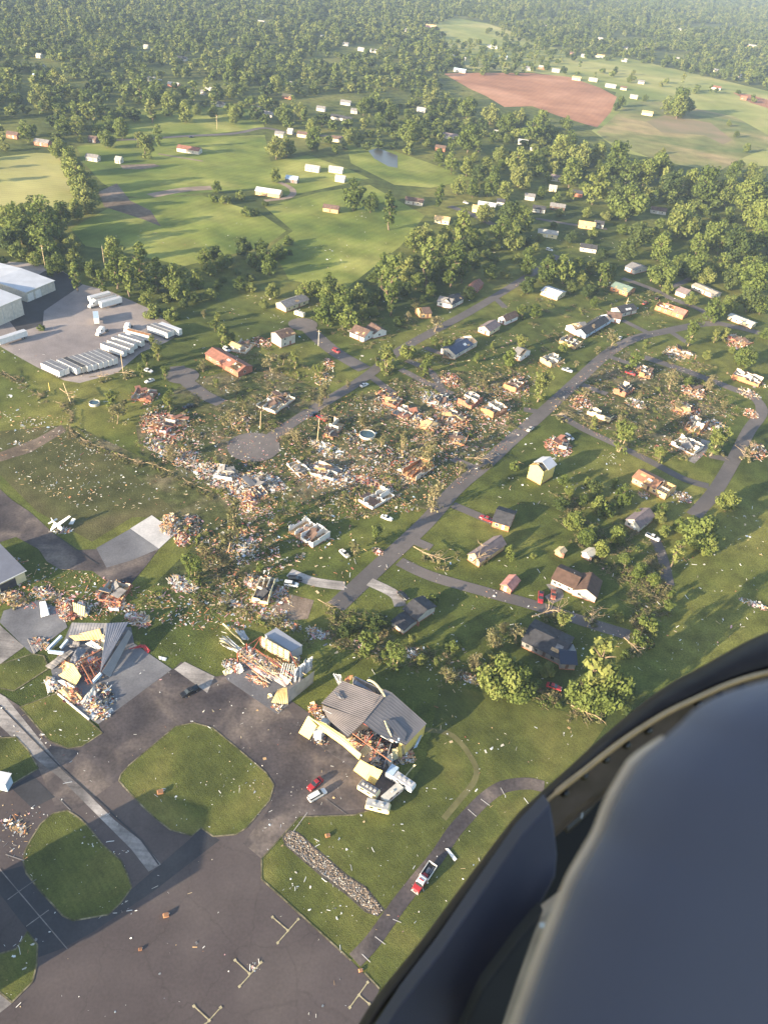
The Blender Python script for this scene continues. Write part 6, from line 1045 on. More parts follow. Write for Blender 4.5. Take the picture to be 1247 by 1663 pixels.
# ------------------------------------------------------------------ trees, nearest first by hand
def TK(k_, lst, kinds, where, name='tree'):
    f = (k_(1, 0)[0] - k_(0, 0)[0]) * (.8 if k_ is K2 or name == 'torn_tree' else .92)
    if name == 'torn_tree' and ('flattened' in where or 'far loop' in where or 'rubble' in where): lst = [q for i, q in enumerate(lst) if i % 3 != 2]
    for q in lst: T(*k_(q[0], q[1]), q[2] * f, kinds, name, where)
T(966, 1090, 60, [TR_TALL[1]], 'tree', 'at the lower end of the tree line', ar=1.25); T(990, 1118, 66, [TR_ROUND[2]], 'tree', 'at the lower end of the tree line', ar=1.5); T(945, 1125, 52, [TR_ROUND[2]], 'tree', 'at the lower end of the tree line', ar=1.4); T(815, 1098, 66, [TR_ROUND[2]], 'tree', 'in the tree line below the dark roofed house', ar=1.4); T(845, 1108, 56, [TR_ROUND[2]], 'tree', 'in the tree line below the dark roofed house', ar=1.3); TK(K8, [(350, 880, 110), (430, 900, 130), (400, 960, 100)], [TR_ROUND[2], TR_ROUND[0]], 'at the lower end of the tree line'); TK(K8, [(480, 840, 90), (560, 870, 100), (560, 970, 60)], [TR_ROUND[4], TR_BUSH[2]], 'at the lower end of the tree line')
TK(K8, [(20, 800, 110), (-40, 830, 120), (170, 770, 90), (30, 870, 90), (100, 860, 70)], [TR_ROUND[0], TR_ROUND[2], TR_TORN[3]], 'in the tree line below the dark roofed house'); TK(K8, [(30, 560, 120), (250, 510, 110), (-40, 540, 80)], TR_TORN + TR_BARE[:1], 'around the side lane', 'torn_tree'); TK(K8, [(720, 20, 70), (810, 60, 70), (930, 90, 190), (950, 160, 100), (880, 140, 60), (740, 90, 60)], TR_ROUND[:4], 'by the round grove on the east lawn'); TK(K8, [(800, 200, 90)], [TR_TALL[1]], 'by the round grove on the east lawn'); TK(K8, [(570, 210, 100), (620, 280, 80), (690, 330, 70), (520, 110, 90), (440, 180, 90), (370, 120, 100), (400, 60, 100), (300, 40, 110)], TR_ROUND[:3] + TR_TORN[3:], 'in the brush belt east of the lane'); TK(K8, [(535, 470, 70), (690, 470, 110), (760, 430, 80), (700, 540, 80), (640, 560, 90), (790, 380, 60), (680, 600, 70)], TR_BUSH + TR_TORN[3:], 'in the brush at the end of the side lane', 'bush'); TK(K8, [(10, 185, 40), (110, 190, 35), (560, 660, 60), (230, 920, 40)], TR_BUSH, 'on the open lawn', 'bush')
TK(K7, [(960, 600, 90), (865, 385, 70)], [TR_TALL[0], TR_BUSH[1]], 'on the lawn above the tree line'); TK(K7, [(1180, 570, 150)], TR_BARE[2:], 'on the lawn above the tree line', 'torn_tree'); TK(K7, [(1180, 800, 150), (1240, 780, 110), (1230, 850, 90)], [TR_ROUND[0], TR_ROUND[3]], 'at the ditch above the mown ground'); TK(K7, [(940, 760, 130), (1060, 700, 110), (880, 720, 60), (1150, 690, 90)], TR_TORN, 'along the ditch above the mown ground', 'torn_tree'); TK(K7, [(680, 670, 130), (810, 680, 70), (630, 690, 60), (760, 610, 60)], [TR_BUSH[1], TR_TORN[1]], 'along the ditch past the frame hangar', 'bush'); TK(K7, [(530, 590, 150), (470, 530, 90), (600, 540, 100), (560, 500, 80), (440, 570, 80)], [TR_ROUND[4], TR_TORN[3], TR_BUSH[2]], 'in the dark brush behind the frame hangar', 'bush')
TK(K7, [(590, 85, 90), (485, 150, 100)], TR_TORN[:2], 'on the lawn beside the main road', 'torn_tree'); TK(K7, [(1230, 190, 50), (1247, 220, 40)], [TR_TALL[0]], 'beside the purple roofed house'); TK(K7, [(20, 240, 80), (60, 180, 60), (110, 20, 60)], TR_TORN, 'beside the half collapsed house', 'torn_tree'); TK(K7, [(980, 190, 60)], [TR_TORN[0]], 'against the purple roofed house', 'torn_tree')
TK(K6, [(1110, 90, 150), (1080, 200, 110), (930, 240, 150), (1000, 150, 90)], TR_TORN[:3], 'in the stripped clump by the bare floor', 'torn_tree')
TK(K3, [(1080, 350, 130), (1060, 270, 70), (990, 265, 40), (1120, 380, 80)], TR_TORN[1:] + TR_TORN[3:], 'beside the tan shed', 'torn_tree'); TK(K3, [(985, 500, 70)], TR_BARE[:1], 'against the long brick house', 'torn_tree'); TK(K3, [(530, 660, 100), (560, 720, 130), (600, 700, 80)], [TR_TORN[0], TR_TORN[3]], 'against the crushed house', 'torn_tree'); TK(K3, [(765, 440, 80), (710, 490, 70), (690, 540, 60), (740, 400, 50)], TR_TORN[1:2] + TR_BARE[:1], 'at the corner of the trailer yard', 'torn_tree'); TK(K3, [(820, 690, 90), (960, 680, 70), (830, 640, 50), (1050, 605, 40), (800, 550, 60)], TR_TORN, 'around the broken court', 'torn_tree'); TK(K3, [(1130, 750, 130), (1180, 700, 80), (1080, 820, 80), (830, 920, 110), (1130, 1210, 110), (900, 850, 60)], TR_BARE + TR_TORN[:1], 'among the rubble above the taxiway', 'torn_tree'); TK(K3, [(195, 320, 40), (1220, 110, 60), (740, 205, 90), (830, 215, 80)], TR_BUSH, 'at the hedgerow foot', 'bush')
TK(K3, [(680, 50, 120), (560, 60, 110), (850, 100, 140), (1020, 60, 80), (870, 160, 110), (450, 60, 90), (280, 40, 90), (760, 90, 90), (620, 100, 110), (960, 110, 90), (1080, 30, 90), (500, 130, 70), (370, 100, 80), (720, 150, 80), (240, 60, 60)], TR_ROUND + TR_TALL[:1], 'in the hedgerow behind the trailer yard')
TK(K4, [(65, 40, 90), (80, 165, 80), (40, 230, 50)], TR_ROUND[2:4], 'beside the cream house'); TK(K4, [(230, 165, 80), (290, 160, 90), (350, 190, 90), (430, 200, 110), (510, 190, 100), (350, 270, 120), (460, 300, 110), (520, 270, 70), (570, 180, 80), (400, 140, 80)], TR_ROUND + TR_TORN[3:], 'in the grove behind the white house'); TK(K4, [(660, 130, 130), (740, 60, 120), (620, 80, 100), (690, 30, 100), (780, 120, 80), (840, 30, 120), (900, 60, 100), (960, 40, 120), (660, 210, 90), (1010, 60, 80), (1060, 20, 90), (860, 90, 80), (930, 100, 70)], TR_ROUND + TR_TALL[:2], 'in the grove above the upper street'); TK(K4, [(780, 220, 70), (880, 290, 100), (740, 270, 50)], TR_BARE[:1] + TR_TORN[:2], 'at the edge of the upper street', 'torn_tree')
TK(K4, [(750, 390, 90), (640, 460, 110), (610, 480, 60), (830, 470, 90), (840, 520, 70), (950, 370, 80), (880, 400, 60), (1080, 470, 60), (1160, 415, 50)], [TR_TORN[3], TR_BUSH[0], TR_TORN[1]], 'along the upper street verges', 'bush'); TK(K4, [(190, 480, 80), (70, 480, 110), (130, 470, 80), (310, 540, 60), (340, 620, 100), (310, 690, 60), (450, 610, 40), (510, 670, 50), (1110, 590, 60), (520, 770, 80)], TR_TORN, 'around the short court', 'torn_tree'); TK(K4, [(200, 840, 90), (610, 870, 80), (640, 910, 100), (840, 890, 130), (840, 950, 80), (545, 980, 40), (1000, 1000, 90), (720, 880, 70), (120, 910, 70), (870, 1120, 110), (180, 1215, 60), (290, 990, 40), (260, 935, 40)], TR_BARE + TR_TORN[:1], 'among the flattened houses', 'torn_tree')
TK(K5, [(80, 140, 90), (170, 60, 110), (70, 40, 90), (260, 60, 120), (340, 100, 60), (60, 240, 80), (110, 270, 70), (370, 170, 70), (400, 220, 50), (450, 40, 120), (390, 50, 80), (740, 80, 140), (300, 30, 80), (480, 80, 70)], TR_ROUND + TR_TORN[3:], 'around the pale metal roofed house'); TK(K5, [(760, 150, 60), (900, 50, 140), (840, 60, 80), (950, 100, 90), (1060, 110, 100), (1000, 40, 100), (1130, 60, 110), (1190, 110, 140), (1160, 210, 120), (1220, 240, 80), (990, 260, 110), (870, 210, 70), (1060, 230, 90), (1230, 380, 60), (1210, 40, 90)], TR_ROUND, 'at the foot of the belt past the bend'); TK(K5, [(890, 340, 110), (1050, 350, 90), (980, 430, 100), (1140, 490, 120), (950, 480, 60), (880, 450, 60), (860, 610, 60), (1000, 370, 60)], [TR_ROUND[2], TR_TORN[3], TR_TORN[1]], 'around the far loop road', 'torn_tree'); TK(K5, [(500, 380, 90), (420, 440, 50), (315, 510, 40), (40, 390, 90), (150, 600, 130), (600, 470, 110), (650, 410, 60), (360, 640, 60)], [TR_TORN[1], TR_TORN[3], TR_TORN[0]], 'beside the curving road', 'torn_tree'); TK(K5, [(800, 550, 110), (965, 600, 80), (690, 720, 100), (550, 840, 140), (400, 790, 80), (190, 790, 120), (1010, 870, 130), (740, 940, 110), (1190, 910, 120), (540, 770, 60), (820, 700, 60), (1100, 980, 60), (620, 660, 50), (1040, 700, 60)], TR_TORN + TR_BARE, 'inside the far loop', 'torn_tree'); TK(K5, [(1050, 1190, 110)], [TR_ROUND[0]], 'standing bright at the corner of the loop road'); TK(K5, [(280, 1140, 50), (250, 1090, 60), (340, 1190, 60), (400, 1130, 90), (470, 1150, 110), (540, 1170, 110), (640, 1215, 80), (720, 1235, 70), (240, 1210, 80), (430, 1210, 90), (500, 1090, 60), (380, 1060, 60), (20, 980, 60)], [TR_ROUND[4], TR_ROUND[3], TR_TORN[3], TR_BUSH[0]], 'in the brush below the yellow house', 'bush')
TK(K1, [(600, 360, 55), (545, 330, 55), (490, 320, 60), (690, 365, 35), (760, 375, 45), (760, 220, 70), (900, 275, 55), (395, 415, 55), (395, 365, 40), (345, 450, 55), (200, 405, 50), (245, 405, 50), (260, 450, 22), (20, 475, 30), (85, 425, 55), (130, 320, 80), (190, 260, 70), (895, 480, 70), (930, 475, 60), (1015, 450, 60), (895, 568, 40), (1150, 628, 84), (1205, 655, 55), (780, 285, 40), (745, 300, 40), (1180, 345, 50), (1140, 440, 50), (1235, 400, 40), (705, 606, 34), (570, 320, 40), (640, 355, 34), (1010, 410, 44), (975, 360, 50), (920, 370, 60)], TR_ROUND[:4], 'on the lawns beyond the pasture'); TK(K1, [(465, 440, 75), (445, 430, 50), (388, 322, 40)], [TR_TORN[3]], 'on the lawns beyond the pasture'); TK(K1, [(515, 445, 45)], [TR_TALL[2]], 'dark beside the bare crowned one beyond the pasture')
TK(K1, [(190, 485, 62), (225, 520, 74), (250, 565, 84), (275, 610, 86), (280, 650, 80), (240, 540, 60), (265, 590, 70), (250, 680, 60)], TR_ROUND[:4], 'in the hedge between two pastures'); TK(K1, [(60, 720, 110), (130, 700, 110), (150, 750, 100), (30, 780, 80), (200, 690, 66), (235, 790, 64), (365, 810, 74), (20, 710, 70), (100, 770, 80), (160, 810, 70), (60, 810, 60), (180, 740, 70), (110, 670, 60)], TR_ROUND, 'in the grove above the warehouses'); TK(K1, [(740, 800, 50), (790, 798, 60), (830, 790, 60), (870, 778, 60), (905, 762, 60), (935, 745, 40), (700, 820, 50), (660, 830, 50), (850, 800, 50)], TR_BUSH[:1] + TR_ROUND[3:], 'in the hedgerow under the sunlit pasture'); TK(K1, [(690, 612, 34), (730, 612, 40), (780, 605, 36), (800, 655, 40), (830, 665, 30), (860, 640, 24)], TR_BUSH, 'around the open barn', 'bush')
TK(K2, [(270, 350, 70), (275, 450, 90), (155, 320, 60), (215, 340, 40), (130, 410, 50), (80, 430, 80), (345, 370, 70), (20, 370, 60), (400, 400, 70), (480, 420, 80), (530, 430, 70), (440, 380, 60), (590, 400, 50), (600, 460, 70), (570, 480, 80), (510, 390, 60), (430, 520, 80), (500, 520, 60), (380, 500, 60), (440, 570, 80), (640, 500, 90), (700, 500, 70), (760, 520, 110), (610, 560, 90), (850, 560, 90), (900, 540, 90), (800, 560, 80), (950, 580, 70), (690, 600, 110), (930, 600, 90), (1000, 590, 80), (1050, 600, 110), (1120, 620, 100), (1180, 640, 110), (800, 660, 130), (760, 640, 90), (970, 710, 130), (1080, 760, 110), (1150, 790, 120), (1220, 700, 110), (1230, 760, 100), (1020, 800, 80), (900, 800, 90), (830, 760, 90), (790, 810, 80), (1230, 640, 90), (560, 640, 36), (510, 625, 40), (465, 600, 30)], TR_ROUND, 'in the tree belt below the clay field')
TK(K2, [(180, 510, 50), (220, 530, 60), (270, 540, 60), (310, 560, 60), (240, 600, 60), (290, 610, 60), (340, 600, 70), (390, 620, 60), (180, 640, 50), (330, 690, 70), (410, 690, 90), (450, 720, 80), (250, 760, 90), (130, 760, 80), (190, 790, 80), (420, 770, 90), (100, 780, 70), (380, 740, 80), (300, 780, 80), (20, 690, 70), (15, 640, 40), (330, 540, 60), (360, 570, 60)], TR_ROUND + TR_TALL[:1], 'in the grove beside the pasture corner'); TK(K2, [(960, 330, 80), (920, 340, 50), (990, 345, 44), (960, 345, 70), (800, 255, 30), (770, 330, 36), (755, 345, 30), (848, 318, 24), (1120, 400, 20), (1145, 435, 24), (905, 490, 24), (1180, 480, 30), (1130, 560, 60), (1190, 560, 60), (1215, 570, 60), (1150, 540, 50)], TR_ROUND, 'in the open far field')
# woods further off (their nearest trees become objects, the rest one mass)
wood([(0, 190), (60, 150), (120, 175), (250, 130), (330, 150), (420, 110), (440, 160), (520, 170), (600, 130), (620, 165), (560, 200), (470, 205), (330, 170), (200, 200), (110, 225), (0, 235)], 14, (8, 17), TR_FAR, 'in the suburb woods', seed=3, keep=.7)
wood([(-80, -60), (900, -60), (860, -5), (800, 12), (745, 22), (712, 34), (722, 55), (700, 70), (745, 95), (700, 130), (620, 135), (560, 175), (430, 130), (330, 120), (250, 150), (170, 160), (100, 185), (0, 190), (-80, 190)], 11, (6, 15), TR_FAR, 'in the far hillside wood', seed=4, keep=.85)
wood([(560, 120), (700, 125), (770, 190), (830, 195), (900, 205), (960, 245), (1060, 285), (1150, 300), (1247, 330), (1300, 330), (1300, 480), (1247, 420), (1150, 400), (1080, 330), (960, 310), (880, 290), (800, 260), (700, 240), (640, 200), (580, 190)], 11, (7, 13), TR_FAR + TR_ROUND, 'in the belt wood', seed=5, keep=.8)
wood([(700, -60), (1400, -60), (1400, 170), (1247, 140), (1150, 120), (1060, 100), (930, 88), (850, 58), (790, 30), (715, 15)], 13, (8, 15), TR_FAR, 'in the hazy far wood', seed=6, keep=.9)
wood([(560, 180), (640, 200), (700, 240), (640, 245), (600, 235), (540, 240), (500, 215)], 13, (8, 12), TR_FAR, 'in the suburb by the pond', seed=7, keep=.7)
wood([(880, 290), (1000, 320), (1110, 370), (1180, 430), (1247, 470), (1247, 520), (1150, 470), (1080, 440), (1000, 420), (900, 400), (850, 330)], 14, (6, 11), TR_ROUND, 'on the slope under the belt', seed=8, keep=.5)
wood([(830, 330), (960, 340), (1010, 420), (960, 470), (870, 440), (800, 430), (760, 380)], 14, (6, 10), TR_ROUND, 'around the middle houses', seed=9, keep=.55)
wood([(700, 60), (860, 70), (900, 110), (820, 118), (720, 110)], 14, (8, 12), TR_FAR, 'among far hilltop houses', seed=10, keep=.55)
wood([(880, 80), (930, 100), (1010, 110), (1247, 155), (1247, 165), (1010, 125), (920, 118)], 22, (7, 12), TR_FAR, 'along the far field lane', seed=21, keep=.4)
wood([(790, 40), (860, 62), (935, 92), (925, 100), (850, 72), (780, 48)], 14, (7, 12), TR_FAR, 'along the far field lane', seed=22, keep=.6)
wood([(150, 430), (240, 445), (330, 455), (430, 400), (460, 385), (470, 400), (420, 440), (340, 480), (250, 490), (200, 470), (140, 450)], 8, (5, 8), TR_ROUND[3:] + TR_BUSH, 'in the hedgerow behind the trailer yard', seed=11, keep=.8)
wood([(0, 330), (60, 330), (110, 385), (150, 420), (140, 440), (80, 430), (0, 415)], 8, (6, 10), TR_ROUND, 'in the grove above the warehouses', seed=12, keep=.6)
wood([(480, 455), (560, 450), (640, 440), (700, 380), (790, 330), (870, 330), (890, 420), (820, 450), (720, 490), (640, 520), (560, 520), (500, 500)], 10, (7, 11), TR_ROUND, 'in the long grove above the upper street', seed=13, keep=.7)
wood([(620, 500), (700, 520), (760, 520), (830, 480), (900, 430), (960, 470), (880, 600), (820, 600), (740, 580), (660, 590), (600, 560)], 17, (4, 8), TR_ROUND[:4] + TR_TORN, 'between the upper street houses', seed=31, keep=.5, ar=(.8, 1.1))
wood([(830, 690), (1000, 740), (1140, 800), (1080, 960), (960, 1010), (860, 960), (700, 900), (760, 800)], 20, (4, 8), TR_ROUND[:4] + TR_TORN, 'between the east lawn houses', seed=32, keep=.45, ar=(.8, 1.1))
wood([(960, 470), (1140, 500), (1230, 560), (1240, 640), (1160, 600), (1060, 560), (1000, 560), (930, 610), (880, 600)], 17, (4, 8), TR_ROUND[:4] + TR_TORN, 'between the far loop houses', seed=33, keep=.5, ar=(.8, 1.1))
wood([(200, 560), (330, 500), (450, 520), (560, 560), (520, 640), (400, 680), (280, 640), (200, 640)], 20, (4, 8), TR_TORN + TR_ROUND[2:4], 'around the broken court lots', seed=34, keep=.45, ar=(.8, 1.1))
wood([(1250, -60), (1900, -60), (1900, 180), (1250, 145)], 13, (9, 14), TR_FAR, 'in the hazy far wood', seed=14, keep=.7)
# trees off the left edge whose long shadows cross the pastures
wood([(-260, 250), (-20, 240), (-20, 300), (-60, 420), (-260, 430)], 22, (9, 13), TR_FAR, 'off the pasture edge', seed=15, keep=.5)
# ------------------------------------------------------------------ build the trees
TREES.sort(key=lambda t: -t[0]); INF = [t for t in TREES if -20 < t[8] < PW + 20 and -20 < t[9] < PH]
KINDLAB = {}
for i, k in enumerate(TR_ROUND): KINDLAB[k] = ('round green tree', 'broad green tree', 'pale green tree', 'compact green tree', 'dark green tree')[i]
for i, k in enumerate(TR_TALL): KINDLAB[k] = ('tall narrow green tree', 'tall pale green tree', 'dark conical tree')[i]
for i, k in enumerate(TR_FAR): KINDLAB[k] = ('full green tree', 'deep green tree', 'full green tree', 'slim pale green tree', 'yellow green tree')[i]
for i, k in enumerate(TR_BUSH): KINDLAB[k] = ('low green bush', 'low pale bush', 'low dark bush')[i]
for i, k in enumerate(TR_TORN): KINDLAB[k] = ('torn tree with brown leaf tufts', 'torn tree with pale leaf tufts', 'battered tree with sparse brown leaves', 'battered tree with thinned pale crown')[i]
for i, k in enumerate(TR_BARE): KINDLAB[k] = ('bare snapped tree', 'stripped broken tree', 'bare spreading tree')[i]
CAP = {'tree': 285, 'torn_tree': 200, 'bush': 150}; CNT = {}; MASS = []; CROWNOBJ = {}
for t in TREES:
    w, x, y, k, sc, rz, tl, nm, px, py, wh = t; inside = -20 < px < PW + 20 and -20 < py < PH
    if k in TR_BUSH: nm = 'bush'
    elif k in TR_TORN + TR_BARE: nm = 'torn_tree'
    else: nm = 'tree'
    if not inside or CNT.get(nm, 0) >= CAP[nm]: MASS.append(t); continue
    CNT[nm] = CNT.get(nm, 0) + 1
    r_ = tag(empty(nm, (x, y, 0), rz), f'{KINDLAB[k]} {wh}', {'bush': 'bush', 'torn_tree': 'torn tree', 'tree': 'tree'}[nm], None); r_.scale = sc; r_.rotation_euler = (tl, 0, rz); r_['auto'] = 1; r_['where'] = wh
    c = child('crown', PROTO[k][0], r_); child('trunk', PROTO[k][1], r_); CROWNOBJ.setdefault(k, c)
print('TREES', len(TREES), CNT, 'mass', len(MASS))
def scatter(name, items, label):
    ks = sorted({t[3] for t in items}); me = bpy.data.meshes.new(name); me.from_pydata([(t[1], t[2], 0) for t in items], [], [])
    for nm, ty, vals in (('pid', 'INT', [ks.index(t[3]) for t in items]), ):
        at = me.attributes.new(nm, ty, 'POINT'); at.data.foreach_set('value', vals)
    at = me.attributes.new('rotv', 'FLOAT_VECTOR', 'POINT'); at.data.foreach_set('vector', [v for t in items for v in (t[6], 0, t[5])])
    at = me.attributes.new('sclv', 'FLOAT_VECTOR', 'POINT'); at.data.foreach_set('vector', [v for t in items for v in t[4]])
    o = bpy.data.objects.new(name, me); C.objects.link(o); tag(o, label, 'woodland', None, 'stuff')
    for k in ks:
        if k not in CROWNOBJ: raise RuntimeError('no crown object for proto %d' % k)
    g = bpy.data.node_groups.new(name, 'GeometryNodeTree'); g.interface.new_socket('Geometry', in_out='INPUT', socket_type='NodeSocketGeometry'); g.interface.new_socket('Geometry', in_out='OUTPUT', socket_type='NodeSocketGeometry')
    N = g.nodes.new; L = g.links.new; gi, go = N('NodeGroupInput'), N('NodeGroupOutput'); mp = N('GeometryNodeMeshToPoints'); L(gi.outputs[0], mp.inputs[0]); ip = N('GeometryNodeInstanceOnPoints'); L(mp.outputs[0], ip.inputs['Points']); j = N('GeometryNodeGeometryToInstance')
    for k in reversed(ks):
        oi = N('GeometryNodeObjectInfo'); oi.transform_space = 'ORIGINAL'; oi.inputs['Object'].default_value = CROWNOBJ[k]; oi.inputs['As Instance'].default_value = False; L(oi.outputs['Geometry'], j.inputs[0])
    L(j.outputs[0], ip.inputs['Instance']); ip.inputs['Pick Instance'].default_value = True
    for nm, ty, s in (('pid', 'INT', 'Instance Index'), ('rotv', 'FLOAT_VECTOR', 'Rotation'), ('sclv', 'FLOAT_VECTOR', 'Scale')):
        na = N('GeometryNodeInputNamedAttribute'); na.data_type = ty; na.inputs['Name'].default_value = nm
        L(na.outputs['Attribute'], ip.inputs[s])
    L(ip.outputs[0], go.inputs[0]); md = o.modifiers.new('scatter', 'NODES'); md.node_group = g; return o
# every kind used in the mass needs one visible crown to copy from
have = set(CROWNOBJ)
sub = {k: (min(have, key=lambda h: abs(h - k))) for k in {t[3] for t in MASS} if k not in have}
far = [k for k in TR_FAR]
need = [k for k in far if k not in have]
for t in list(MASS):
    if t[3] in need and -20 < t[8] < PW and -20 < t[9] < PH:
        w, x, y, k, sc, rz, tl, nm, px, py, wh = t; need.remove(k); MASS.remove(t); r_ = tag(empty('tree', (x, y, 0), rz), f'{KINDLAB[k]} {wh}', 'tree'); r_.scale = sc; r_['auto'] = 1; r_['where'] = wh; c = child('crown', PROTO[k][0], r_); child('trunk', PROTO[k][1], r_); CROWNOBJ[k] = c
MASS = [t if t[3] in CROWNOBJ else (*t[:3], sub[t[3]], *t[4:]) for t in MASS]
scatter('distant_woods', MASS, 'distant green woods and groves fading into haze')

# ------------------------------------------------------------------ downed branches matted over the torn ground
BR = [brush(i, (LEAFB, LEAFB, LEAFP, LEAFB, LEAF)[i], .15, (10, 7, 9, 4, 9)[i]) for i in range(5)]
BREG = [([(230, 650), (440, 690), (640, 620), (860, 600), (860, 700), (760, 780), (680, 830), (540, 850), (430, 830), (330, 790), (230, 730)], 190), ([(300, 600), (440, 560), (600, 640), (470, 700), (330, 680)], 90), ([(600, 580), (760, 520), (900, 560), (880, 640), (760, 660), (640, 640)], 110), ([(900, 660), (1000, 580), (1150, 590), (1200, 660), (1170, 740), (1080, 750), (990, 720)], 220), ([(300, 840), (450, 850), (470, 1000), (400, 1010), (310, 940)], 45), ([(250, 960), (600, 1030), (820, 1090), (980, 1150), (950, 1165), (780, 1115), (560, 1065), (400, 1012)], 80), ([(0, 940), (120, 960), (330, 960), (330, 985), (120, 990), (0, 985)], 14), ([(540, 990), (640, 1010), (620, 1060), (540, 1050)], 60), ([(900, 800), (1060, 850), (1090, 950), (1060, 1010), (1000, 940), (930, 890)], 110), ([(1020, 930), (1090, 900), (1080, 1010), (1030, 1060)], 50), ([(800, 440), (1100, 470), (1060, 560), (880, 560)], 110), ([(480, 480), (720, 480), (640, 570), (520, 560)], 60)]
BRI = []; rg = random.Random(17)
for poly, n in BREG:
    x0, x1 = min(p[0] for p in poly), max(p[0] for p in poly); y0, y1 = min(p[1] for p in poly), max(p[1] for p in poly); k = 0
    while k < n:
        x, y = rg.uniform(x0, x1), rg.uniform(y0, y1)
        if not inpoly(x, y, poly): continue
        k += 1; p = P(x, y)
        if any((p.x - a) ** 2 + (p.y - b) ** 2 < (r - 1) ** 2 for a, b, r in ROADPTS if abs(a - p.x) < 14): continue
        BRI.append((0, p.x, p.y, rg.randrange(5), (rg.uniform(.5, 1.6), rg.uniform(.5, 1.3), rg.uniform(.5, 1.2)), rg.uniform(0, 6.28), 0, '', x, y, ''))
for i in range(len(bl) - 1):
    for k in range(5):
        t = rg.random(); x, y = bl[i][0] + (bl[i + 1][0] - bl[i][0]) * t, bl[i][1] + (bl[i + 1][1] - bl[i][1]) * t + rg.gauss(0, 4); p = P(x, y); BRI.append((0, p.x, p.y, rg.choice((0, 1, 0, 1, 4)), (rg.uniform(.4, 1.1), rg.uniform(.3, .8), rg.uniform(.3, .8)), rg.uniform(0, 6.28), 0, '', x, y, ''))
bo = []; V_ = 0
for k, (cm, lm) in enumerate(BR):            # each kind is one mesh of leaf tufts, with its limbs beside it
    pts = [t for t in BRI if t[3] == k]
    for me, nm in ((cm, 'leaves'), (lm, 'limbs')):
        n = len(me.vertices); co_ = np.empty(n * 3); me.vertices.foreach_get('co', co_); co_ = co_.reshape(-1, 3); fv = np.array([list(p.vertices) for p in me.polygons if len(p.vertices) == 4])
        allv = []; allf = []
        for i, t in enumerate(pts):
            c_, s_ = math.cos(t[5]), math.sin(t[5]); q = co_ * np.array(t[4]); q = np.stack([q[:, 0] * c_ - q[:, 1] * s_ + t[1], q[:, 0] * s_ + q[:, 1] * c_ + t[2], q[:, 2]], 1); allv.append(q); allf.append(fv + n * i)
        allv = np.concatenate(allv).reshape(-1, 3); allf = np.concatenate(allf); m2 = bpy.data.meshes.new(nm); m2.vertices.add(len(allv)); m2.vertices.foreach_set('co', allv.ravel()); m2.loops.add(allf.size); m2.loops.foreach_set('vertex_index', allf.ravel()); m2.polygons.add(len(allf)); m2.polygons.foreach_set('loop_start', np.arange(0, allf.size, 4)); m2.polygons.foreach_set('loop_total', np.full(len(allf), 4)); m2.materials.append(me.materials[0]); m2.update(); bo.append((nm, m2))
o = tag(empty('downed_branches', (0, 0, 0)), 'downed branches and torn leaves matted over the wrecked lots', 'downed branches', None, 'stuff')
for nm, m2 in bo: c = child(nm, m2, o); c['kind'] = 'stuff'
